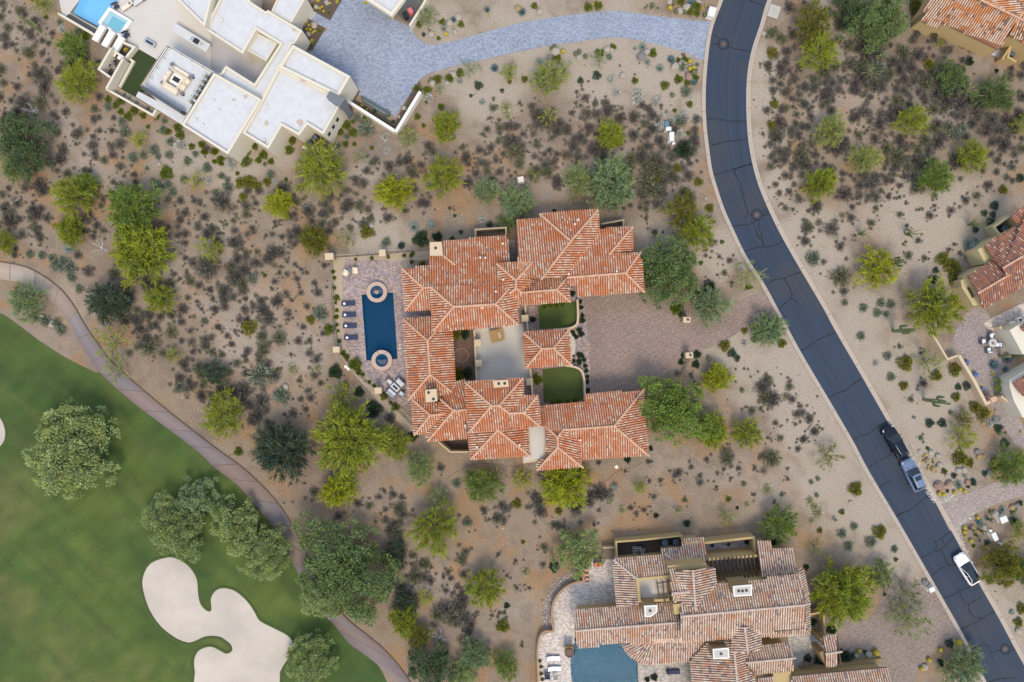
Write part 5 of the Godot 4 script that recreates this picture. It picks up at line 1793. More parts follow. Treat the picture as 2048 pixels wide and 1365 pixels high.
func sofas() -> void:
	zone(0, 0)
	var lift := 3.0
	for s in [[1450, 580, 0.55 + PI, 2.4, 3, "long cream sofa on the roof deck, the one above the square fire pit"], [1365, 710, 0.55, 2.4, 3, "long cream sofa on the roof deck, the one below the square fire pit"], [1350, 590, 0.55 + PI / 2, 0.95, 1, "cream armchair on the roof deck, the upper of the pair left of the pit"], [1325, 630, 0.55 + PI / 2, 0.95, 1, "cream armchair on the roof deck, the lower of the pair left of the pit"], [1495, 655, 0.55 - PI / 2, 0.95, 1, "cream armchair on the roof deck, the upper of the pair right of the pit"], [1460, 700, 0.55 - PI / 2, 0.95, 1, "cream armchair on the roof deck, the lower of the pair right of the pit"]]:
		var p := zp(s[0], s[1])
		armchair(p.x, p.y, -s[2], M["linen"], s[5], s[3], s[4])
		var o := get_child(get_child_count() - 1)
		var q := w(p.x, p.y, lift + 0.4)
		o.position = Vector3(q.x, lift, q.z)
	var c := zw(1415, 640, lift + 0.4)
	fire_table(0, 0, -0.55, Vector3(1.5, 0.42, 1.5), "square white fire pit with a black bed amid cream sofas", M["white_paint"], lift)
	get_child(get_child_count() - 1).position = Vector3(c.x, lift, c.z)
	for k in [[1378, 516, "upper left"], [1538, 614, "upper right"], [1300, 662, "lower left"], [1457, 752, "lower right"]]:
		var q := zw(k[0], k[1], lift + 0.45)
		var o := thing("side_table", "small round navy drum table at the %s of the deck sofas" % k[2], "table", Vector3(q.x, lift, q.z))
		var mb := MB.new()
		mb.lathe(Vector3.ZERO, [Vector2(0.22, 0.0), Vector2(0.17, 0.22), Vector2(0.2, 0.4)], 14)
		part(o, "drum", mb.mesh(), M["navy"])
		mb = MB.new()
		mb.lathe(Vector3.ZERO, [Vector2(0.25, 0.4), Vector2(0.27, 0.43), Vector2(0.27, 0.46), Vector2(0.0, 0.465)], 16)
		part(o, "top", mb.mesh(), M["slate"])
	# planters with cereus cactus along the deck's inner edge
	for k in 6:
		var q := zw(1655 - 24 * k, 615 + 41 * k, lift + 0.5)
		var o := thing("deck_planter", "dark square planter with yellow green cactus along the deck, number %s from the top" % ["one", "two", "three", "four", "five", "six"][k], "planter", Vector3(q.x, lift, q.z), -0.55)
		var mb := MB.new()
		mb.box(Transform3D(Basis(), Vector3(0, 0.25, 0)), Vector3(0.42, 0.5, 0.42), Color.WHITE, 0.03)
		part(o, "pot", mb.mesh(), M["slate"])
		for j in 3:
			var x := (j - 1) * 0.11
			part(o, "cactus", ribbed([Vector3(x, 0.5, 0), Vector3(x - 0.1, 0.85, 0.05), Vector3(x - 0.14, 1.15 + 0.1 * j, 0.08)], [0.05, 0.06, 0.04], 6), mat("cactus_yellow", 0.45, 0.45, 0.1, 0.8))
	# poolside furniture
	var l := zp(1020, 45)
	lounger(l.x, l.y, -1.0, M["linen"], "beige lounger with a grey pillow beside the bright pool", M["slate"], M["bronze"])
	l = zp(1115, 5)
	lounger(l.x, l.y, -1.0, M["linen_grey"], "grey lounger cut by the top edge beside the bright pool", M["linen"], M["bronze"])
	for c2 in [[945, 65, "black sculpted chair between the bright pool and its lounger"], [1028, 292, "black sculpted chair at the spa's lower corner"]]:
		var q := zp(c2[0], c2[1])
		var o := thing("black_chair", c2[2], "chair", w(q.x, q.y), 0.4)
		o.position.y = 0.06
		var mb := MB.new()
		mb.ball(Vector3(0, 0.35, 0), Vector3(0.4, 0.14, 0.36), 10, Color.WHITE, 0.06, 3)
		part(o, "seat", mb.mesh(), M["navy"])
		mb = MB.new()
		for k in 3:
			mb.ball(Vector3(-0.36 + 0.32 * k, 0.62, -0.36 - 0.05 * (k % 2)), Vector3(0.24, 0.26, 0.09), 8, Color.WHITE, 0.05, k)
		part(o, "back", mb.mesh(), M["charcoal"])
		for k in 4:
			mb = MB.new()
			mb.tube([Vector3(0.25 if k & 1 else -0.25, 0.3, 0.22 if k & 2 else -0.22), Vector3(0.32 if k & 1 else -0.32, 0, 0.3 if k & 2 else -0.3)], [0.025], 5)
			part(o, "leg", mb.mesh(), M["black"])
	var f := zp(1203, 345)
	fire_table(f.x, f.y, -0.53, Vector3(1.7, 0.45, 0.7), "grey rectangular fire table with a dark slot on the white terrace", M["steel"], 0.06)
	var ct := zp(1535, 305)
	var o2 := thing("outdoor_counter", "long white marble kitchen counter with a black grill set in", "counter", w(ct.x, ct.y, 0.9), -0.545)
	o2.position.y = 0.08
	var mb2 := MB.new()
	mb2.box(Transform3D(Basis(), Vector3(0, 0.45, 0)), Vector3(5.4, 0.85, 0.95))
	part(o2, "cabinet", mb2.mesh(), M["white_paint"])
	mb2 = MB.new()
	mb2.box(Transform3D(Basis(), Vector3(0, 0.92, 0)), Vector3(5.8, 0.09, 1.25), Color.WHITE, 0.02)
	part(o2, "counter_top", mb2.mesh(), M["roof_white"])
	mb2 = MB.new()
	mb2.box(Transform3D(Basis(), Vector3(0.95, 1.06, 0.05)), Vector3(0.8, 0.2, 0.7), Color.WHITE, 0.06)
	part(o2, "grill", mb2.mesh(), M["black"])
	mb2 = MB.new()
	mb2.box(Transform3D(Basis(), Vector3(0.3, 1.0, 0.05)), Vector3(0.55, 0.08, 0.6), Color.WHITE, 0.02)
	part(o2, "side_burner", mb2.mesh(), M["steel"])
	mb2 = MB.new()
	mb2.tube([Vector3(1.75, 0.95, 0), Vector3(1.75, 1.25, 0), Vector3(1.9, 1.3, 0)], [0.03], 6)
	mb2.box(Transform3D(Basis(), Vector3(1.75, 0.98, 0.0)), Vector3(0.4, 0.03, 0.4))
	part(o2, "sink", mb2.mesh(), M["steel"])
	# pool pump yard machines
	for k in 2:
		var q := zp(915 + 42 * k, 438 + 24 * k)
		var h := thing("pool_heater", "black pool heater with a white lid in the pump yard, the %s one" % ["left", "right"][k], "heater", w(q.x, q.y, 0.8), -0.53)
		h.position.y = 0.03
		boxes(h, "cabinet", M["charcoal"], [[Vector3(0, 0.38, 0), Vector3(0.72, 0.76, 0.72)]])
		boxes(h, "lid", M["white_paint"], [[Vector3(0, 0.79, 0), Vector3(0.56, 0.06, 0.56)]], 0.02)
	pump_set(zp(895, 525), "tangle of pool pumps, filters and white pipes in the white house's pump yard", 0.9)

func pump_set(p: Vector2, label: String, k: float) -> void:
	var o := thing("pump_set", label, "pump", w(p.x, p.y))
	o.position.y = 0.02
	for i in 3:
		var mb := MB.new()
		var c := Vector3(-0.7 + 0.65 * i, 0, 0.2 * sin(i * 2.0)) * k
		mb.lathe(c, [Vector2(0.2, 0.0), Vector2(0.24, 0.2), Vector2(0.24, 0.5), Vector2(0.16, 0.66), Vector2(0.05, 0.7), Vector2(0, 0.7)], 12)
		part(o, "filter", mb.mesh(), M["slate"] if i != 1 else M["charcoal"])
	for i in 5:
		var mb := MB.new()
		var z := -0.5 + 0.22 * i
		mb.tube([Vector3(-1.0 * k, 0.25, z), Vector3((0.2 + 0.15 * i) * k, 0.25, z), Vector3((0.2 + 0.15 * i) * k, 0.25, z + 0.7), Vector3((0.2 + 0.15 * i) * k, 0.6, z + 0.75)], [0.04], 6)
		part(o, "pipe", mb.mesh(), M["pvc"])
	for i in 2:
		var mb := MB.new()
		mb.tube([Vector3(-0.5 + 0.6 * i, 0.18, -0.75) * k, Vector3(0.0 + 0.6 * i, 0.18, -0.75) * k], [0.13], 8)
		part(o, "motor", mb.mesh(), M["black"])

func south_house() -> void:
	rng.seed = 700
	var o := thing("tan_roofed_house", "rambling villa with weathered tan barrel tile roofs and stone chimneys", "house")
	zone(0, 0, 1)
	var T := "tan"
	roof(o, T, ["1227.7,1120.4,3.5,1323.5,1112.3,3.5,1323.5,1099.6,3.3,1364.6,1096.5,3.3,1364.6,1078.8,2.9,1407.3,1075.8,2.9,1413,1128,4.0,1340,1136,4.3,1338,1152,4.6,1272.7,1157.3,4.6", "1227.7,1120.4,3.5,1272.7,1157.3,4.6,1276,1211.5,4.5,1234.6,1215,3.5"], ["1227.7,1120.4,3.55,1272.7,1157.3,4.65", "1330,1108,3.7,1360,1132,4.3"])
	roof(o, T, ["1148,1222,3.6,1276,1212,3.6,1358,1205,3.6,1359,1245,4.6,1151.5,1262,4.6", "1151.5,1262,4.6,1359,1245,4.6,1364,1283,3.6,1306.5,1285,3.6,1244,1287.7,3.6,1155,1294.6,3.6"], ["1151.5,1262,4.65,1300,1249.8,4.65,1358,1245,4.65"])
	roof(o, T, ["1306.2,1281,3.7,1362,1276,3.8,1415,1283,3.6,1381,1322,2.7,1307,1329.3,2.7"], [])
	# the fan over the curved bay
	var fan := []
	var f := ["1245,1288.9", "1251,1301", "1262.3,1315.4", "1280,1325", "1294,1328.5", "1307,1329.3"]
	for i in f.size() - 1:
		fan.append("1306.2,1281,3.7,%s,2.7,%s,2.7" % [f[i], f[i + 1]])
	roof(o, T, fan, [], "fan_roof")
	roof(o, T, ["1361.2,1233.5,7.3,1367,1176,6.0,1429.2,1170,6.0,1535.4,1159.6,6.0,1534.2,1156.2,5.9,1600,1150.9,5.9,1610.4,1210.4,7.3", "1361.2,1233.5,7.3,1610.4,1210.4,7.3,1610.4,1256.6,6.2,1549.3,1262,6.2,1549,1266.5,6.1,1521.6,1269,6.1,1464,1276,6.0,1362.3,1283,6.0"], ["1361.2,1233.5,7.35,1610.4,1210.4,7.35"])
	roof(o, T, ["1593,1138,4.6,1608,1137.7,4.4,1618.5,1208,4.4,1610,1210,5.0,1600,1151,5.0", "1610,1210,5.0,1618.5,1208,4.4,1619.6,1267,4.4,1611,1257,5.0", "1523,1268,5.0,1611,1257,5.0,1619.6,1267,4.6,1523,1275,4.6"], ["1610,1210,5.05,1618.5,1208,4.5"], "skirt_roof")
	roof(o, T, ["1385.4,1141,7.6,1427,1135.5,6.6,1431.5,1169,6.6,1391.2,1218.5,7.6", "1352,1143,6.9,1385.4,1141,7.6,1391.2,1218.5,7.6,1357,1202,6.9", "1338,1138,6.4,1352,1136.5,6.4,1378.5,1184,7.4,1344,1187,7.3", "1344,1187,7.3,1378.5,1184,7.4,1362,1200,6.9,1347,1206,6.5"], ["1385.4,1141,7.65,1391.2,1218.5,7.65", "1344,1187,7.35,1378.5,1184,7.45"])
	roof(o, T, ["1513.5,1085.8,3.4,1541.9,1083.5,3.4,1544.6,1099.6,3.6,1585.7,1097.3,3.6,1592,1149,4.8,1525,1155,4.8"], [])
	roof(o, T, ["1462.7,1257.7,6.1,1489.2,1255.4,6.8,1495.7,1305,6.8,1467.3,1305,6.1", "1489.2,1255.4,6.8,1518,1253,6.1,1522.7,1299.2,6.1,1495.7,1305,6.8"], ["1489.2,1255.4,6.85,1495.7,1305,6.85"])
	roof(o, T, ["1381,1322,3.2,1416,1284,4.0,1462,1279,4.9,1468,1305,5.0,1480,1420,5.0,1390,1420,3.2", "1468,1305,5.0,1495,1305,4.4,1491,1326,4.5,1512,1365,4.0,1520,1420,4.0,1480,1420,5.0"], ["1468.5,1305,5.05,1480,1420,5.05"])
	roof(o, T, ["1500,1297,3.4,1522.7,1291,3.4,1579,1286.5,3.4,1587,1316.6,4.2,1491.5,1325.8,4.2", "1491.5,1325.8,4.2,1587,1316.6,4.2,1586,1340.8,3.4,1510,1347.7,3.4"], ["1491.5,1325.8,4.25,1589,1316.6,4.25"])
	roof(o, T, ["1515,1356.5,3.2,1546,1353.5,3.2,1549,1400,4.0,1517,1403,4.0", "1583,1353.4,3.2,1775.2,1335.5,3.2,1788,1402,4.7,1590,1420,4.7"], [])
	var t: Material = M["stucco_gold"]
	block(o, "1227.7,1120.4,1323.5,1112.3,1323.5,1099.6,1364.6,1096.5,1364.6,1078.8,1407.3,1075.8,1413,1128,1340,1160,1338,1205,1234.6,1215", 3.3, 0.5, t)
	block(o, "1148,1222,1358,1205,1364,1283,1155,1294.6", 3.5, 0.7, t)
	block(o, "1306,1281,1362,1276,1415,1283,1385,1312,1312,1318", 2.8, 0.4, t)
	block(o, "1361.2,1180,1600,1150.9,1610.4,1256.6,1362.3,1283", 5.9, 0.4, t)
	block(o, "1338,1138,1427,1135,1432,1215,1345,1215", 6.4, 0.3, t)
	block(o, "1513.5,1085.8,1541.9,1083.5,1544.6,1099.6,1585.7,1097.3,1592,1149,1525,1155", 3.3, 0.4, t)
	block(o, "1462.7,1257.7,1518,1253,1522.7,1299.2,1467.3,1305", 6.0, 0.3, t)
	block(o, "1381,1322,1462,1290,1510,1360,1520,1420,1390,1420", 3.2, 0.5, t)
	block(o, "1500,1297,1579,1286.5,1586,1340.8,1510,1347.7", 3.3, 0.5, t)
	block(o, "1583,1353.4,1775.2,1335.5,1788,1402,1590,1420", 3.1, 0.5, t)
	block(o, "1547,1348,1583,1345,1586,1410,1549,1410", 3.0, 0.0, t, "flat_roof_wall")
	# gold parapet over the upper gable, balcony with its parapet
	var mb := MB.new()
	mb.prism(poly("1334,1133,1351,1131,1412,1127,1417,1136,1353,1142,1340,1138", 6.3), 3.5, 6.3)
	part(o, "parapet", mb.mesh(), t)
	mass(o, "1272.5,1157.5,1340,1151,1343,1203,1277,1207", 4.8, 0.75, 0.35, t, M["deck_pale"])
	mb = MB.new()
	mb.prism(poly("1346,1210,1362,1208,1364,1228,1349,1230", 6.6), 4.0, 6.6)
	part(o, "roof_stub", mb.mesh(), t)
	# pergola poles on the balcony
	zone(1050, 1050, 4.333)
	for s in ["1145,485,1165,640", "1195,485,1215,700", "1235,480,1265,705", "1140,510,1265,490", "1150,605,1270,595"]:
		var p := poly(s, 5.0)
		mb = MB.new()
		mb.tube([Vector3(p[0].x, 5.0, p[0].y), Vector3(p[1].x, 5.0, p[1].y)], [0.09], 6)
		part(o, "pergola_pole", mb.mesh(), M["timber"])
	zone(1330, 1050, 4.333)
	chimney(o, "590,535,755,520,755,615,597,625", 8.4, 5.0, [[640, 575], [673, 575], [707, 570]], M["rock_gold"], M["white_paint"])
	chimney(o, "415,1080,555,1068,560,1160,420,1168", 6.6, 2.5, [[487, 1120]], M["rock_gold"], M["white_paint"])
	zone(1050, 1050, 4.333)
	chimney(o, "1032,705,1148,698,1145,760,1090,802,1040,802", 7.0, 3.0, [[1085, 746]], M["rock_gold"], M["white_paint"])
	# beams over the walled court
	zone(1330, 1050, 4.333)
	var bm := thing("beam_pergola", "dark timber beams laid over the walled court of the tan roofed house", "pergola")
	var lb := poly("365,308,805,275", 3.6)
	mb = MB.new()
	mb.prism(Geometry2D.offset_polyline(lb, 0.17, Geometry2D.JOIN_MITER, Geometry2D.END_BUTT)[0], 0.0, 3.4)
	part(bm, "bearing_wall", mb.mesh(), t)
	for k in 12:
		var x := 375.0 + 35.5 * k
		var p := poly("%f,%f,%f,%f" % [x, 300 - 3.3 * k, x + 38, 500 - 4 * k], 3.6)
		mb = MB.new()
		mb.tube([Vector3(p[0].x, 3.5, p[0].y), Vector3(p[1].x, 3.5, p[1].y)], [0.11], 7)
		part(bm, "beam", mb.mesh(), M["timber"])
	structure("walled_court", sheet(poly("345,165,775,110,830,470,450,520,340,330"), 0.04, 0.5, pale(Color(0.34, 0.32, 0.33), 0.15)), M["stone_flags"], "grey flagstone floor of the walled court under the beams", "patio")
	solo("court_wall", wall_mesh(poly("345,160,772,112,790,255", 2.2), 0.0, 2.2, 0.3), t, "tan wall round the beamed court above the two storey roof", "wall")
	for k in 2:
		var p := zp(470 + 145 * k, 262 - 14 * k)
		var c := thing("patio_bench", "brown wooden bench in the walled court, the %s one" % ["left", "right"][k], "bench", w(p.x, p.y), -0.9)
		boxes(c, "seat", M["timber_pale"], [[Vector3(0, 0.42, 0), Vector3(1.2, 0.08, 0.5)]])
		boxes(c, "leg", M["timber"], [[Vector3(-0.5, 0.2, 0), Vector3(0.08, 0.4, 0.45)], [Vector3(0.5, 0.2, 0), Vector3(0.08, 0.4, 0.45)]])
	# bin yard with machines
	zone(1050, 1050, 4.333)
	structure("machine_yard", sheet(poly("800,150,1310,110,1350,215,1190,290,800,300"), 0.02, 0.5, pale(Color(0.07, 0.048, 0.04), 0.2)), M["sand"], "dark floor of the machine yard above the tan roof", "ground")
	solo("yard_wall", wall_mesh(poly("800,290,790,150,1000,135,1358,97,1362,135", 1.7), 0.0, 1.7, 0.24), t, "tan wall round the pump and air conditioner yard", "wall")
	solo("step_wall", wall_mesh(poly("675,200,790,200,790,290", 1.0), 0.0, 1.0, 0.2), M["stucco_tan"], "short tan wall beside the gate into the travertine terrace", "wall")
	pump_set(zp(990, 220), "row of white pool pipes and pumps in the walled machine yard", 1.0)
	for c in [[1215, 158, "blue ringed air conditioner in the machine yard, the left one"], [1310, 152, "blue ringed air conditioner in the machine yard, the right one"]]:
		var p := zp(c[0], c[1])
		ac_unit(p.x, p.y, 0.08, c[2], 1.0)
	# curved terrace wall and its gravel bank
	var cw := spline(poly("505,495,430,510,350,550,285,615,245,690,235,760,235,850,248,925,180,930,135,965,115,1040,108,1150,118,1420", 1.0), 3)
	solo("curved_wall", wall_mesh(cw, 0.0, 0.9, 0.26), mat("stucco_brown", 0.3, 0.2, 0.13, 0.9), "low brown wall curving round the travertine terrace", "wall")
	solo("side_wall", wall_mesh(poly("507,380,507,500", 1.0), 0.0, 0.9, 0.26), M["stucco_brown"], "short brown wall behind the three striped chairs", "wall")
	rng.seed = 81
	var stone := MB.new()
	stone.ball(Vector3.ZERO, Vector3(0.5, 0.35, 0.4), 5, Color(1, 1, 1), 0.25, 7)
	var wh := []
	var ti := []
	var bank := spline(poly("400,430,330,490,270,560,225,640,200,720,195,800,205,890", 0.0), 4)
	for p in bank:
		for k in 34:
			var q := p + Vector2(rnd(-0.75, 0.75), rnd(-0.6, 0.6))
			var s := rnd(0.1, 0.24)
			wh.append(Transform3D(Basis(Vector3.UP, rnd(0, TAU)).scaled(Vector3(s * 1.2, s, s)), Vector3(q.x, 0.03, q.y)))
			ti.append(Color(0.3, 0.26, 0.25) * rnd(0.5, 1.5))
	tag(scatter(self, numbered("river_stones"), stone.mesh(), M["pebble"], wh, ti), "bank of grey river stones outside the curved terrace wall", "stones", "", "stuff")
	# the open gatehouse roof by the drive
	zone(0, 0, 1)
	var g := thing("entry_gate", "little tiled gate roof on stone piers facing the paver drive", "gate")
	roof(g, T, ["1646,1274.6,3.0,1672.3,1272.5,3.0,1674.4,1305,3.6,1652.4,1308,3.6", "1652.4,1308,3.6,1674.4,1305,3.6,1675.5,1331.3,3.0,1652.4,1333.4,3.0"], ["1651,1308,3.65,1682,1304,3.65"])
	for s in ["1640,1276,1650,1275,1656,1290,1650,1294", "1638,1305,1648,1300,1656,1326,1650,1330"]:
		mb = MB.new()
		mb.prism(poly(s, 2.6), 0.0, 2.8)
		part(g, "pier", mb.mesh(), M["rock_gold"])
	mb = MB.new()
	mb.tube([w(1675, 1274, 2.9), w(1682, 1330, 2.9)], [0.1], 6)
	part(g, "beam", mb.mesh(), M["timber"])
	solo("stone_wall", wall_mesh(poly("1596,1348,1640,1336,1700,1330,1765,1322", 0.9), 0.0, 0.9, 0.55), M["rock_gold"], "rough gold stone wall along the lowest tan roof", "wall")
	solo("side_wall", wall_mesh(poly("1612,1232,1640,1226,1648,1222,1650,1270", 1.4), 0.0, 1.4, 0.25), t, "tan garden wall between the skirt roof and the gate", "wall")
	structure("entry_court", sheet(poly("1575,1270,1620,1268,1650,1278,1650,1300,1600,1325,1590,1345,1580,1300"), 0.04, 0.4, pale(Color(0.42, 0.40, 0.38), 0.1)), M["stone_flags"], "grey stone entry court between the tan roofs and the gate", "patio")

func east_houses() -> void:
	rng.seed = 800
	var o := thing("northeast_house", "gold walled house with an orange and buff striped tile roof at the top right corner", "house")
	zone(1800, 0, 8.258)
	roof(o, "orange", ["370,190,3.6,520,-80,5.4,760,-400,7.8,1350,10,6.0,1950,295,5.8,1640,820,3.3,690,365,3.3"], ["1000,-180,7.2,1350,10,6.1,1950,295,5.9"])
	roof(o, "orange", ["420,240,3.3,700,350,3.3,640,470,2.8,355,325,2.8"], [], "low_roof")
	roof(o, "orange", ["1350,10,6.0,1000,-180,7.0,2100,-200,5.0,2160,20,5.2,1950,295,5.8", "1950,300,5.0,2160,20,5.2,2400,120,5.0,2300,900,3.6,2048,700,3.4,1820,580,3.4"], ["1950,300,5.1,2300,450,5.0"])
	block(o, "370,190,700,-360,1950,-200,1950,300,1640,820,690,365", 3.2, 0.15, M["stucco_gold"])
	block(o, "355,325,420,190,740,300,640,470", 2.8, 0.12, M["stucco_gold"])
	block(o, "1820,580,1950,250,2400,200,2300,900", 3.3, 0.15, M["stucco_gold"])
	for q in [["370,395,505,465", 0.9], ["1010,610,1160,675", 1.0], ["1180,690,1325,755", 1.0]]:
		var f: PackedFloat64Array = q[0].split_floats(",")
		var a := zw(f[0], f[1], 1.0)
		var b := zw(f[2], f[3], 1.0)
		hole(o, a, b, 1.0, 2.1, 0.12, 2, M["white_paint"])
	for k in 2:
		var a := zw(1860 + 125 * k, 665 + 45 * k, 2.5)
		hole(o, a, a + Vector3(0.36, 0, 0.17), 2.0, 2.4, 0.1, 1, M["bronze"])
	solo("yard_wall", wall_mesh(poly("1700,980,1850,740,1790,940,1930,1020", 1.4), 0.0, 1.4, 0.3), M["stucco_gold"], "gold wall round an air conditioner at the right edge", "wall")
	var p := zp(1875, 865)
	ac_unit(p.x, p.y, -0.5, "grey ringed air conditioner behind a gold wall at the right edge", 1.0)
	solo("concrete_pad", pad_mesh(poly("1505,900,1610,830,1720,815,1655,975"), 0.0, 0.06), M["roof_white"], "pale concrete pad at the corner of the gold walled house", "slab")
	# the house with the red brown roof on the right edge
	zone(1880, 380, 4.875)
	var e := thing("east_house", "yellow walled house with mottled red brown tile roofs at the right edge", "house")
	roof(e, "old", ["440,545,3.9,575,455,3.9,762,355,3.9,690,245,3.8,900,110,3.9,980,600,5.6,610,765,5.3,530,680,4.4"], ["610,765,5.4,820,640,5.4,980,550,5.4"])
	roof(e, "old", ["620,765,5.3,980,545,5.4,980,860,3.9,430,1150,3.4,370,1005,4.4,655,840,4.6"], [])
	roof(e, "old", ["275,835,3.5,530,690,3.5,655,838,4.5,372,1005,4.5"], ["370,1008,4.55,660,838,4.6"])
	block(e, "440,545,575,455,980,250,980,860,430,1150,375,1005,275,835,530,690", 3.4, 0.12, M["stucco_yellow"])
	var mb := MB.new()
	mb.prism(poly("372,582,440,545,532,683,447,722", 3.0), 0.0, 3.0)
	part(e, "flat_bay", mb.mesh(), M["stucco_yellow"])
	mb = MB.new()
	mb.prism(poly("205,885,262,852,405,1120,330,1132,215,950", 2.2), 0.0, 2.2)
	part(e, "low_bay", mb.mesh(), M["stucco_yellow"])
	hole(e, zw(240, 962, 1.5), zw(285, 1050, 1.5), 0.9, 2.4, 0.25, 1, M["bronze"])
	hole(e, zw(455, 655, 1.9), zw(480, 695, 1.9), 1.6, 2.3, 0.2, 1, M["bronze"])
	mb = MB.new()
	mb.prism(poly("527,365,690,250,765,350,600,452", 2.0), 0.0, 2.0)
	solo("yard_wall", wall_mesh(poly("600,450,530,362,690,250,760,345", 1.8), 0.0, 1.8, 0.3), M["stucco_yellow"], "pale yellow wall round a blue air conditioner beside the red brown roof", "wall")
	p = zp(638, 378)
	ac_unit(p.x, p.y, -0.6, "blue square air conditioner behind the pale yellow wall", 1.1)
	var s := thing("garden_house", "cream walled wing with red brown roof corners below the flagstone patio", "house")
	zone(1900, 620, 5.69)
	roof(s, "old", ["730,840,3.4,842,765,3.4,1100,600,3.4,1200,900,4.4,842,985,3.6"], [])
	block(s, "690,800,842,705,1100,560,1200,900,1000,1230,842,1230,735,1030,690,870", 2.9, 0.0, M["stucco_cream"])
	roof(s, "old", ["815,195,3.2,900,130,3.2,1000,200,3.8,842,245,3.4"], [], "corner_roof")
	block(s, "690,232,830,150,1000,120,1000,420,842,510", 3.0, 0.0, M["stucco_cream"])
	hole(s, zw(745, 312, 1.5), zw(820, 425, 1.5), 0.4, 2.4, 0.2, 1, M["bronze"])
	hole(s, zw(800, 1055, 1.5), zw(850, 1140, 1.5), 0.6, 2.3, 0.2, 1, M["timber"])
	zone(1600, 600)
	solo("garden_wall", wall_mesh(poly("950,80,1190,478,1280,445", 1.4), 0.0, 1.4, 0.26), M["cap_stone"], "long tan garden wall running out from under the right hand palo verde", "wall")
	solo("garden_wall", wall_mesh(poly("1280,445,1400,645,1500,835,1585,795", 1.4), 0.0, 1.4, 0.42), M["cap_stone"], "thick tan garden wall beside three blue urns", "wall")
	mb = MB.new()
	mb.box(Transform3D(Basis(Vector3.UP, 0.4), zw(1560, 800, 1.7) - Vector3(0, 0.85, 0)), Vector3(0.8, 1.75, 0.75), Color.WHITE, 0.05)
	solo("gate_pillar", mb.mesh(), mat("pink_cap", 0.5, 0.31, 0.23, 0.9), "pink capped pillar at the end of the thick garden wall", "pillar")
	solo("garden_wall", wall_mesh(poly("1620,775,1690,830,1755,810", 1.4), 0.0, 1.4, 0.3), M["cap_stone"], "short tan wall hooked off the cream wing beside the citrus", "wall")
	solo("garden_wall", wall_mesh(poly("1610,215,1660,270,1700,235", 1.4), 0.0, 1.4, 0.3), M["cap_stone"], "short tan wall hooked off the cream wing by the brick pot", "wall")

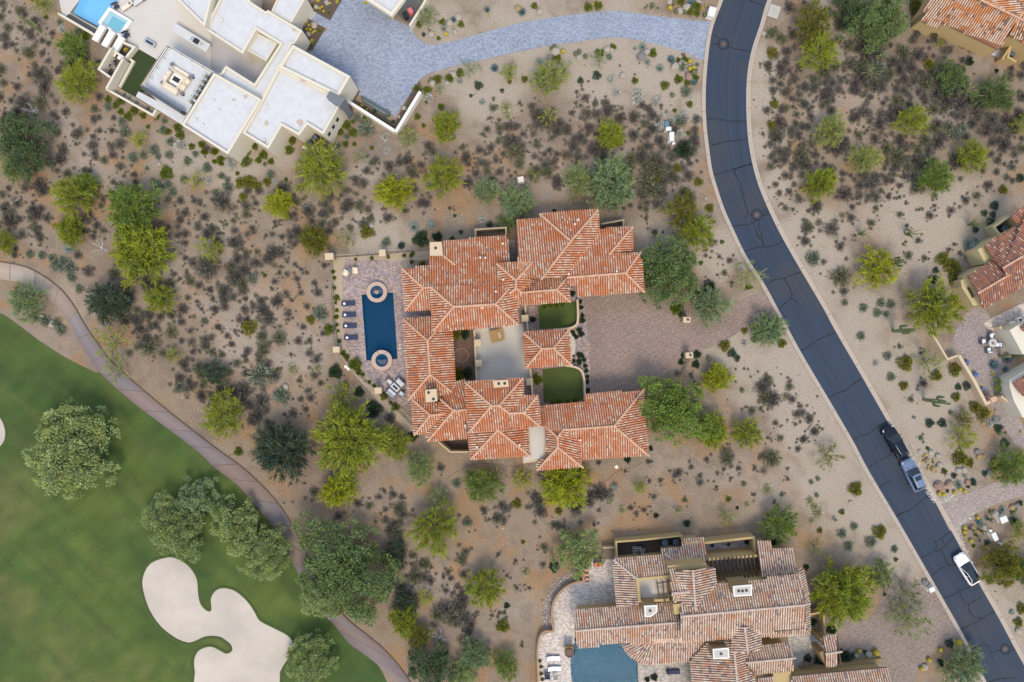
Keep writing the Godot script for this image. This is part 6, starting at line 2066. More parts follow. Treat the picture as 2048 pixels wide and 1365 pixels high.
# ---------------------------------------------------------------- cars
func car(px: float, py: float, turn: float, L: float, W: float, tall: float, paint: Material, label: String, glassy := false, rails := false, sunroof := false) -> void:
	var at := w(px, py, 0.8)
	at.y = 0.012
	var o := thing("parked_car", label, "car", at, turn, "cars parked along the kerb")
	var hw := W * 0.5
	var st := [[-1.0, 0.60, 0.60, 0.36], [-0.97, 0.80, 0.70, 0.3], [-0.9, 0.92, 0.80, 0.24], [-0.75, 0.98, 0.90, 0.2], [-0.55, 1.0, 0.97, 0.2], [-0.36, 1.0, 1.02, 0.2], [0.0, 1.0, 1.03, 0.2], [0.5, 1.0, 1.04, 0.2], [0.8, 0.98, 1.05, 0.22], [0.93, 0.93, 1.03, 0.28], [0.985, 0.84, 0.98, 0.34], [1.0, 0.72, 0.88, 0.42]]
	var k := tall / 1.65
	var rows := []
	for s in st:
		var z: float = s[0] * L * 0.5
		var hx: float = hw * s[1]
		var y1: float = s[2] * k
		var y0: float = s[3]
		var half := [Vector2(hx * 0.84, y0), Vector2(hx * 0.97, y0 + 0.16), Vector2(hx, lerpf(y0, y1, 0.6)), Vector2(hx * 0.965, y1 - 0.1), Vector2(hx * 0.88, y1 - 0.02), Vector2(hx * 0.5, y1 + 0.02), Vector2(0, y1 + 0.03)]
		var row := []
		for p in half:
			row.append(Vector3(p.x, p.y, z))
		for i in range(half.size() - 2, -1, -1):
			row.append(Vector3(-half[i].x, half[i].y, z))
		rows.append(row)
	var mb := MB.new()
	for i in rows.size() - 1:
		for j in rows[0].size() - 1:
			mb.quad(rows[i][j], rows[i][j + 1], rows[i + 1][j + 1], rows[i + 1][j])
	for e in [0, rows.size() - 1]:
		for j in range(1, rows[e].size() - 1):
			mb.tri(rows[e][0], rows[e][j], rows[e][j + 1])
	part(o, "body", mb.mesh(true), paint)
	# greenhouse: base ring at the belt, roof ring above it
	var zb := [-0.42 * L * 0.5, 0.92 * L * 0.5]
	var zr := [-0.05 * L * 0.5, 0.7 * L * 0.5] if not glassy else [0.02 * L * 0.5, 0.55 * L * 0.5]
	var yb := 1.0 * k
	var bw := hw * 0.9
	var rw := hw * 0.68
	var n := 6
	var front := MB.new()
	var back := MB.new()
	for i in n:
		var u0 := -1.0 + 2.0 * i / n
		var u1 := -1.0 + 2.0 * (i + 1) / n
		var bow0 := (1.0 - u0 * u0) * 0.14
		var bow1 := (1.0 - u1 * u1) * 0.14
		front.quad(Vector3(u0 * bw, yb, zb[0] - bow0 + 0.1), Vector3(u1 * bw, yb, zb[0] - bow1 + 0.1), Vector3(u1 * rw, tall + (1.0 - u1 * u1) * 0.03, zr[0] - bow1 * 0.8), Vector3(u0 * rw, tall + (1.0 - u0 * u0) * 0.03, zr[0] - bow0 * 0.8))
		back.quad(Vector3(u0 * bw * 0.9, yb, zb[1] + bow0 * 0.5), Vector3(u0 * rw * 0.92, tall - 0.04 + (1.0 - u0 * u0) * 0.03, zr[1] + bow0 * 0.4), Vector3(u1 * rw * 0.92, tall - 0.04 + (1.0 - u1 * u1) * 0.03, zr[1] + bow1 * 0.4), Vector3(u1 * bw * 0.9, yb, zb[1] + bow1 * 0.5))
	part(o, "windscreen", front.mesh(true), M["car_glass"])
	part(o, "rear_window", back.mesh(true), M["car_glass"])
	var rf := MB.new()
	for i in n:
		var u0 := -1.0 + 2.0 * i / n
		var u1 := -1.0 + 2.0 * (i + 1) / n
		for j in 5:
			var v0 := j / 5.0
			var v1 := (j + 1) / 5.0
			var g := func(u: float, v: float) -> Vector3:
				var z := lerpf(zr[0] - (1.0 - u * u) * 0.112, zr[1] + (1.0 - u * u) * 0.056, v)
				return Vector3(u * rw * lerpf(1.0, 0.92, v), tall - 0.04 * v + (1.0 - u * u) * 0.03 + 0.02 * sin(v * PI), z)
			rf.quad(g.call(u0, v0), g.call(u1, v0), g.call(u1, v1), g.call(u0, v1))
	part(o, "roof", rf.mesh(true), M["car_glass"] if glassy else paint)
	for s in [-1, 1]:
		var A := Vector3(s * bw, yb, zb[0] + 0.1)
		var B := Vector3(s * rw, tall, zr[0])
		var C := Vector3(s * rw * 0.92, tall - 0.04, zr[1])
		var D := Vector3(s * bw * 0.9, yb, zb[1])
		for h in 2:
			var t0 := 0.03 + 0.49 * h
			var t1 := 0.48 + 0.46 * h
			var sw := MB.new()
			var q := [A.lerp(D, t0), A.lerp(D, t1), B.lerp(C, t1), B.lerp(C, t0)]
			sw.quad(q[0] + Vector3(s * 0.0, 0.01, 0), q[1] + Vector3(0, 0.01, 0), q[2] - Vector3(0, 0.03, 0), q[3] - Vector3(0, 0.03, 0))
			part(o, "side_window", sw.mesh(), M["car_glass"])
		for e in [[A, B], [A.lerp(D, 0.5), B.lerp(C, 0.5)], [D, C], [B, C], [A, D]]:
			var pl := MB.new()
			pl.tube([e[0], e[1]], [0.035], 6)
			part(o, "pillar", pl.mesh(), paint)
		if rails:
			var rl := MB.new()
			rl.tube([B + Vector3(-s * 0.06, 0.02, 0.15), B.lerp(C, 0.1) + Vector3(-s * 0.06, 0.08, 0), B.lerp(C, 0.92) + Vector3(-s * 0.06, 0.08, 0), C + Vector3(-s * 0.06, 0.02, -0.1)], [0.022], 6)
			part(o, "roof_rail", rl.mesh(), M["steel"])
		var mr := MB.new()
		mr.box(Transform3D(Basis(), Vector3(s * (bw + 0.16), yb + 0.06, zb[0] + 0.42)), Vector3(0.2, 0.14, 0.11), Color.WHITE, 0.03)
		part(o, "mirror", mr.mesh(), paint)
		var hl := MB.new()
		hl.quad(Vector3(s * hw * 0.62, 0.79 * k, -0.935 * L * 0.5), Vector3(s * hw * 0.88, 0.79 * k, -0.88 * L * 0.5), Vector3(s * hw * 0.87, 0.88 * k, -0.79 * L * 0.5), Vector3(s * hw * 0.66, 0.865 * k, -0.87 * L * 0.5))
		hl.quad(Vector3(s * hw * 0.62, 0.64 * k, -0.985 * L * 0.5), Vector3(s * hw * 0.9, 0.66 * k, -0.9 * L * 0.5), Vector3(s * hw * 0.88, 0.79 * k, -0.88 * L * 0.5), Vector3(s * hw * 0.62, 0.79 * k, -0.935 * L * 0.5))
		part(o, "headlight", hl.mesh(), M["lamp_glass"])
		var tl := MB.new()
		tl.box(Transform3D(Basis(Vector3.UP, -s * 0.5), Vector3(s * hw * 0.8, 0.82 * k, 0.985 * L * 0.5)), Vector3(0.34, 0.16, 0.1), Color.WHITE, 0.02)
		part(o, "tail_light", tl.mesh(), M["tail_red"])
		for z in [-0.62, 0.6]:
			var wc := Vector3(s * (hw - 0.1), 0.35, z * L * 0.5)
			var wh := MB.new()
			wh.tube([wc - Vector3(0.11, 0, 0), wc + Vector3(0.11, 0, 0)], [0.35], 18)
			var tyre := part(o, "wheel", wh.mesh(), M["black"])
			var rim := MB.new()
			for q in 5:
				var a := TAU * q / 5
				rim.box(Transform3D(Basis(Vector3.RIGHT, a), wc + Vector3(s * 0.112, cos(a) * 0.12, sin(a) * 0.12)), Vector3(0.02, 0.22, 0.07))
			part(tyre, "rim", rim.mesh(), M["steel"])
	var gr := MB.new()
	gr.box(Transform3D(Basis(Vector3.RIGHT, -0.25), Vector3(0, 0.62 * k, -0.985 * L * 0.5)), Vector3(hw * 1.05, 0.2, 0.05), Color.WHITE, 0.02)
	part(o, "grille", gr.mesh(), M["black"] if not glassy else paint)
	if sunroof:
		var sr := MB.new()
		sr.box(Transform3D(Basis(), Vector3(0, tall + 0.035, lerpf(zr[0], zr[1], 0.27))), Vector3(rw * 1.35, 0.012, 0.62))
		part(o, "sunroof", sr.mesh(), M["car_glass"])
		for s in [-1, 1]:
			var vt := MB.new()
			vt.box(Transform3D(Basis(Vector3.RIGHT, 0.1), Vector3(s * hw * 0.42, 1.0 * k + 0.005, -0.5 * L * 0.5)), Vector3(0.28, 0.02, 0.14))
			part(o, "bonnet_vent", vt.mesh(), M["black"])

func vehicles() -> void:
	var g := mat("car_glass", 0.012, 0.022, 0.035, 0.06)
	g.metallic_specular = 0.5
	mat("lamp_glass", 0.5, 0.53, 0.58, 0.15)
	mat("tail_red", 0.35, 0.01, 0.012, 0.25)
	for p in [["paint_black", 0.004, 0.007, 0.018], ["paint_grey", 0.13, 0.18, 0.29], ["paint_white", 0.78, 0.8, 0.84]]:
		var m := mat(p[0], p[1], p[2], p[3], 0.3, 0.0)
		m.clearcoat_enabled = true
		m.clearcoat = 0.25
		m.clearcoat_roughness = 0.08
		m.metallic_specular = 0.3
	car(1791, 884, 0.53, 4.85, 1.95, 1.7, M["paint_black"], "black estate car with silver roof rails parked nose up the street", false, true)
	car(1827, 950, 0.43, 4.75, 1.92, 1.72, M["paint_grey"], "blue grey off road car with a dark sunroof parked behind the black car", false, true, true)
	car(1936, 1139, 0.55, 4.7, 1.88, 1.5, M["paint_white"], "white saloon car with an all glass roof parked at the kerb", true)

# ---------------------------------------------------------------- fittings
func cabinet(px: float, py: float, size: Vector3, turn: float, m: Material, label: String, base := true) -> void:
	var at := w(px, py, size.y)
	at.y = 0.0
	var o := thing("utility_cabinet", label, "utility box", at, turn)
	if base:
		boxes(o, "plinth", M["concrete_plain"], [[Vector3(0, 0.06, 0), Vector3(size.x + 0.25, 0.12, size.z + 0.25)]], 0.02)
	boxes(o, "cabinet", m, [[Vector3(0, size.y * 0.5 + 0.05, 0), Vector3(size.x, size.y - 0.1, size.z)]], 0.03)
	boxes(o, "lid", m, [[Vector3(0, size.y - 0.02, 0), Vector3(size.x + 0.06, 0.06, size.z + 0.06)]], 0.02)

func gate_leaf(a: Vector2, b: Vector2, label: String) -> void:
	zone(0, 0, 1)
	var p := w(a.x, a.y, 1.4)
	var q := w(b.x, b.y, 1.4)
	var o := thing("iron_gate", label, "gate")
	var fr := MB.new()
	for y in [0.15, 1.4]:
		fr.tube([Vector3(p.x, y, p.z), Vector3(q.x, y, q.z)], [0.035], 5)
	part(o, "frame", fr.mesh(), M["bronze"])
	for k in 14:
		var c := p.lerp(q, k / 13.0)
		var mb := MB.new()
		mb.box(Transform3D(Basis(), Vector3(c.x, 0.78, c.z)), Vector3(0.03, 1.3, 0.03))
		part(o, "bar", mb.mesh(), M["bronze"])

func fittings() -> void:
	rng.seed = 900
	zone(0, 0, 1)
	for i in 4:
		lounger([696, 697.5, 699, 701.5][i], [607.5, 630, 652, 675.6][i], PI / 2 + 0.03, M["navy"], "navy sun lounger with a white pillow beside the dark pool, %s from the top" % ["first", "second", "third", "fourth"][i], M["pillow"], null, "navy loungers by the pool")
	armchair(691.3, 546.6, PI - 0.5 + PI, M["linen"], "beige armchair turned towards the pool on the mottled deck, the tilted one")
	armchair(710.3, 542, 0.03, M["linen"], "beige armchair standing square beside a little grey table", 0.78)
	var st := thing("side_table", "little grey slatted table between two beige armchairs", "table", w(700.8, 542, 0.4), 0.1)
	boxes(st, "top", M["slate"], [[Vector3(-0.17, 0.42, 0), Vector3(0.15, 0.04, 0.6)], [Vector3(0, 0.42, 0), Vector3(0.15, 0.04, 0.6)], [Vector3(0.17, 0.42, 0), Vector3(0.15, 0.04, 0.6)]], 0.01)
	boxes(st, "leg", M["slate"], [[Vector3(-0.2, 0.2, -0.25), Vector3(0.05, 0.4, 0.05)], [Vector3(0.2, 0.2, -0.25), Vector3(0.05, 0.4, 0.05)], [Vector3(-0.2, 0.2, 0.25), Vector3(0.05, 0.4, 0.05)], [Vector3(0.2, 0.2, 0.25), Vector3(0.05, 0.4, 0.05)]], 0.0)
	armchair(778.7, 764, PI * 0.25, M["linen_grey"], "grey armchair at the upper left of the poolside fire table")
	armchair(800.4, 766, -PI * 0.25, M["linen_grey"], "two seat grey sofa at the upper right of the poolside fire table", 1.45, 2)
	armchair(782.6, 786.4, PI * 0.75 + 0.1, M["linen_grey"], "two seat grey sofa at the lower left of the poolside fire table", 1.5, 2)
	armchair(803, 788.4, -PI * 0.75 + 0.3, M["linen_grey"], "grey armchair at the lower right of the poolside fire table")
	fire_table(790.6, 775.2, -0.75, Vector3(1.25, 0.45, 0.75), "pale rectangular fire table among grey seats at the pool's lower end", M["linen_grey"])
	# courtyard table
	var tb := thing("patio_table", "square brown table with a rolled white bundle on it in the courtyard", "table", w(993.7, 671.7, 0.75), 0.26)
	tb.position.y = 0.05
	boxes(tb, "top", M["tan_top"], [[Vector3(-0.32, 0.78, 0), Vector3(1.24, 0.07, 1.75)], [Vector3(0.65, 0.78, 0), Vector3(0.66, 0.07, 1.75)]], 0.02)
	boxes(tb, "leg", M["timber"], [[Vector3(-0.8, 0.37, -0.75), Vector3(0.1, 0.75, 0.1)], [Vector3(0.8, 0.37, -0.75), Vector3(0.1, 0.75, 0.1)], [Vector3(-0.8, 0.37, 0.75), Vector3(0.1, 0.75, 0.1)], [Vector3(0.8, 0.37, 0.75), Vector3(0.1, 0.75, 0.1)]], 0.0)
	var bd := MB.new()
	bd.tube([Vector3(0.32, 0.86, -0.42), Vector3(0.4, 0.88, 0), Vector3(0.33, 0.86, 0.42)], [0.07, 0.1, 0.08], 8)
	part(tb, "cloth_roll", bd.mesh(), M["linen"])
	# pool fence and its pillars
	var fm: Material = M["shutter_grey"]
	fence(poly("666,513,757,507", 1.3), 1.4, "dark metal fence from the corner pillar along the pool deck's upper side", fm)
	fence(poly("771,505,858,498", 1.3), 1.4, "dark metal fence between the second pillar and the chimney corner", fm)
	fence(poly("660,521,665,640,671,692", 1.3), 1.4, "dark metal fence down the loungers' side of the pool deck", fm)
	fence(poly("680,706,700,737,728,763,749,776", 1.3), 1.4, "dark metal fence slanting between the two lower pool pillars", fm)
	fence(poly("764,789,790,818,824,852", 1.3), 1.4, "dark metal fence slanting from the lowest pool pillar to the house", fm)
	pillar(658, 513, Vector2(1.2, 0.95), 1.9, 0.05, "stucco pillar at the pool fence's upper left corner")
	pillar(764.3, 506, Vector2(0.95, 0.95), 1.9, 0.05, "stucco pillar in the middle of the upper pool fence")
	pillar(672, 699.6, Vector2(0.95, 0.85), 1.9, 0.03, "stucco pillar where the pool fence turns to slant")
	pillar(756, 781.8, Vector2(0.98, 0.88), 1.9, 0.03, "stucco pillar on the slanting pool fence by the fire table")
	pillar(1374, 640, Vector2(1.05, 0.82), 1.8, -0.05, "tan gate pillar with a lantern at the court's entrance, the upper one", true)
	pillar(1379, 711, Vector2(1.05, 0.82), 1.8, 0.05, "tan gate pillar with a lantern at the court's entrance, the lower one", true)
	gate_leaf(Vector2(1373, 632), Vector2(1363, 608), "dark iron gate leaf standing open above the upper gate pillar")
	gate_leaf(Vector2(1379, 719), Vector2(1366, 750), "dark iron gate leaf standing open below the lower gate pillar")
	# utility boxes, lids and plates
	cabinet(1424.5, 23, Vector3(0.95, 1.0, 1.3), -0.28, M["pvc"], "white utility cabinet at the corner of the grey drive and the street")
	cabinet(1344, 273, Vector3(0.62, 0.9, 1.25), 0.0, M["pvc"], "tall white utility cabinet in the scrub beside the street")
	cabinet(1337.5, 257.5, Vector3(0.72, 0.7, 0.5), 0.1, M["pvc"], "small white utility cabinet next to a teal one")
	cabinet(1334, 248, Vector3(0.6, 0.6, 0.75), 0.0, M["copper_blue"], "small teal utility cabinet among pale bushes")
	cabinet(1041.5, 359, Vector3(0.75, 0.7, 0.75), 0.2, M["stucco_cream"], "pale utility cabinet above the grey green trees behind the house")
	cabinet(2009, 1040, Vector3(0.95, 0.9, 0.85), 0.4, M["pvc"], "white utility cabinet at the right edge beyond the boulders")
	cabinet(1991, 1074.5, Vector3(0.62, 0.8, 1.15), 0.45, M["pvc"], "long white utility cabinet above the big olive bush")
	cabinet(1865, 1180.5, Vector3(0.75, 0.8, 0.6), 0.5, M["pvc"], "white utility cabinet at the kerb across from the white car")
	for p in [[1981, 1062, "short white utility post above the long white cabinet"], [2003.5, 1089, "short white utility post below the long white cabinet"], [1347, 287, "short white utility post below the tall white cabinet"]]:
		var mb := MB.new()
		mb.lathe(Vector3.ZERO, [Vector2(0.17, 0.0), Vector2(0.17, 0.75), Vector2(0.2, 0.77), Vector2(0.2, 0.84), Vector2(0.0, 0.92)], 14)
		solo("utility_post", mb.mesh(), M["white_paint"], p[2], "utility post", Vector3(w(p[0], p[1], 0.7).x, 0, w(p[0], p[1], 0.7).z))
	var vl := thing("vault_lid", "square grey concrete utility vault beside the street at the top", "utility vault", w(1548, 23), -0.3)
	boxes(vl, "frame", M["concrete_plain"], [[Vector3(0, 0.04, 0), Vector3(1.55, 0.12, 1.75)]], 0.02)
	boxes(vl, "lid", mat("lid_grey", 0.36, 0.36, 0.32, 0.8), [[Vector3(-0.32, 0.115, 0), Vector3(0.6, 0.03, 1.4)], [Vector3(0.32, 0.115, 0), Vector3(0.6, 0.03, 1.4)]], 0.01)
	for q in [[1366.5, 109, 0.05, "dark meter lid in the sand where the grey drive meets the street"], [1828, 835, -0.45, "brown meter lid in the gravel above the black car"]]:
		solo("meter_lid", pad_mesh(PackedVector2Array([Vector2(-0.28, -0.2), Vector2(0.28, -0.2), Vector2(0.28, 0.2), Vector2(-0.28, 0.2)]), 0.0, 0.04), M["iron"], q[3], "lid", w(q[0], q[1]), q[2])
	for q in [[691.5, 734, "pale stepping slab outside the slanting pool fence, the upper one"], [696.5, 738, "pale stepping slab outside the slanting pool fence, the lower one"], [1233, 934.5, "single white stepping slab below the garage wing's round shrub"]]:
		solo("stepping_slab", pad_mesh(PackedVector2Array([Vector2(-0.2, -0.24), Vector2(0.22, -0.22), Vector2(0.2, 0.24), Vector2(-0.22, 0.22)]), 0.0, 0.07), M["white_paint"], q[2], "slab", w(q[0], q[1]), 0.7)
	# terrace of the tan roofed house
	for i in 3:
		armchair([1171.5, 1172.5, 1173.5][i], [1142, 1151.3, 1160][i], PI / 2, M["coral"], "coral and white striped chair along the short terrace wall, %s of three" % ["top", "middle", "bottom"][i], 0.62)
	for i in 2:
		armchair([1192, 1201][i], [1130, 1128.5][i], 0.1, M["orange"], "bright orange chair under the grey green tree, the %s of two" % ["left", "right"][i], 0.6)
	for i in 2:
		lounger([1106.5, 1109][i], [1317.7, 1338.5][i], PI / 2, M["pillow"], "white sun lounger beside the teal pool, the %s one" % ["upper", "lower"][i], null, M["slate"])
	armchair(1095, 1353, PI / 2, M["navy"], "slate blue chair cut by the bottom edge of the travertine terrace", 0.85)
	var stb := thing("side_table", "small dark square table beside the slate blue chair", "table", w(1111, 1353.5, 0.45), 0.0)
	boxes(stb, "top", M["slate"], [[Vector3(0, 0.45, 0), Vector3(0.6, 0.05, 0.65)]], 0.01)
	boxes(stb, "leg", M["slate"], [[Vector3(-0.24, 0.21, 0), Vector3(0.05, 0.42, 0.5)], [Vector3(0.24, 0.21, 0), Vector3(0.05, 0.42, 0.5)]], 0.0)
	lounger(1346.6, 1345, PI / 2, M["navy"], "dark blue lounger on the terrace beside the fan shaped roof")
	var fb := thing("fire_bowl", "dark round fire bowl on a square stone plinth at the teal pool's corner", "fire bowl", w(1138, 1301, 0.8))
	boxes(fb, "plinth", M["rock_gold"], [[Vector3(0, 0.35, -0.1), Vector3(1.25, 0.7, 1.4)]], 0.04)
	var bw := MB.new()
	bw.lathe(Vector3(0.0, 0.7, 0.05), [Vector2(0.35, 0.0), Vector2(0.56, 0.28), Vector2(0.6, 0.32), Vector2(0.5, 0.32), Vector2(0.42, 0.2), Vector2(0.0, 0.2)], 22)
	part(fb, "bowl", bw.mesh(), mat("bowl", 0.12, 0.07, 0.06, 0.7))
	# east garden
	for c in [[1983.5, 672.4, 0.1, "white chair above the round fire table in the east garden"], [1967, 683.3, PI / 2 + 0.1, "white chair left of the round fire table in the east garden"], [1996.3, 690.3, -PI / 2 + 0.1, "white chair right of the round fire table in the east garden"], [1978.7, 701.2, PI + 0.1, "white chair below the round fire table in the east garden"]]:
		armchair(c[0], c[1], c[2], M["pillow"], c[3], 0.78)
	var rt := thing("fire_table", "round grey fire table amid four white chairs in the east garden", "table", w(1982.2, 686.4, 0.4))
	var rb := MB.new()
	rb.lathe(Vector3.ZERO, [Vector2(0.4, 0.0), Vector2(0.4, 0.38), Vector2(0.6, 0.42), Vector2(0.6, 0.48), Vector2(0.28, 0.48), Vector2(0.26, 0.42), Vector2(0.0, 0.42)], 24)
	part(rt, "top", rb.mesh(), M["concrete_plain"])
	rb = MB.new()
	for k in 7:
		rb.ball(Vector3(cos(k * 0.9), 0, sin(k * 0.9)) * 0.13 * (1 if k else 0) + Vector3(0, 0.45, 0), Vector3(0.07, 0.05, 0.07), 6, Color.WHITE, 0.2, k)
	part(rt, "lava_rock", rb.mesh(), M["slate"])
	for u in [[1932, 724, 0.3, "upper"], [1948.3, 749.7, 0.38, "middle"], [1963, 778, 0.26, "lower"]]:
		var mb := MB.new()
		var r: float = u[2]
		mb.lathe(Vector3.ZERO, [Vector2(r * 0.5, 0.0), Vector2(r * 0.9, r * 0.6), Vector2(r, r * 1.2), Vector2(r * 0.7, r * 1.8), Vector2(r * 0.4, r * 2.0), Vector2(r * 0.46, r * 2.12), Vector2(r * 0.3, r * 2.12), Vector2(r * 0.28, r * 1.8), Vector2(0.0, r * 1.7)], 18)
		solo("blue_urn", mb.mesh(true), M["blue_glaze"], "glazed blue urn beside the thick garden wall, the %s of three" % u[3], "urn", w(u[0], u[1]))
	for u in [[2022, 649, "leftmost white planter"], [2035, 640.7, "middle white planter"], [2046, 633, "white planter cut by the right edge"]]:
		var pt := thing("square_planter", u[2] + " with a dark plant on the flagstone patio", "planter", w(u[0], u[1], 0.6), 0.4)
		boxes(pt, "pot", M["white_paint"], [[Vector3(0, 0.3, 0), Vector3(0.75, 0.6, 0.75)]], 0.04)
		var bp := part(pt, "plant", bushes["clipped"][0], M["hedge"], Vector3(0, 0.5, 0))
		bp.scale = Vector3(0.28, 0.3, 0.28)
	# fallen or dead wood
	snag(204, 497, 1.3, "bleached silver dead bush among scrub below the yellow palo verde")
	snag(66, 222, 1.4, "bare grey dead shrub with pale branches at the left")
	snag(880, 1275, 1.5, "silver grey leafless bush beside a dark thicket at the bottom")
	# stepping path round the lower garden
	zone(860, 900, 4.6545)
	structure("garden_edging", ribbon(spline(poly("1500,330,1640,290,1720,220,1830,180,1920,150,1990,110", 0.0), 4), 0.02, 0.12, 0.3), mat("edge_brown", 0.16, 0.11, 0.075, 0.95), "faint brown edging line curving below the garage wing", "edging")
	structure("garden_edging", ribbon(spline(poly("150,290,200,230,300,180,400,140,520,130,640,140,740,155,850,150", 0.0), 4), 0.02, 0.12, 0.3), M["edge_brown"], "faint brown edging line curving below the lower left hips", "edging")

func snag(px: float, py: float, r: float, label: String) -> void:
	var o := thing("dead_bush", label, "dead bush", w(px, py))
	for k in 9:
		var a := TAU * k / 9 + rnd(-0.3, 0.3)
		var d := Vector3(cos(a), rnd(0.3, 0.9), sin(a)) * r * rnd(0.6, 1.0)
		var mb := MB.new()
		mb.tube([Vector3.ZERO, d * 0.5 + dirs(0.1), d], [0.035, 0.022, 0.008], 4)
		for j in 7:
			var t := rnd(0.35, 1.0)
			var e := (d.normalized() + dirs(0.8)).normalized() * rnd(0.2, 0.5)
			mb.tube([d * t, d * t + e], [0.012, 0.004], 3)
		part(o, "branch", mb.mesh(), M["snag"])

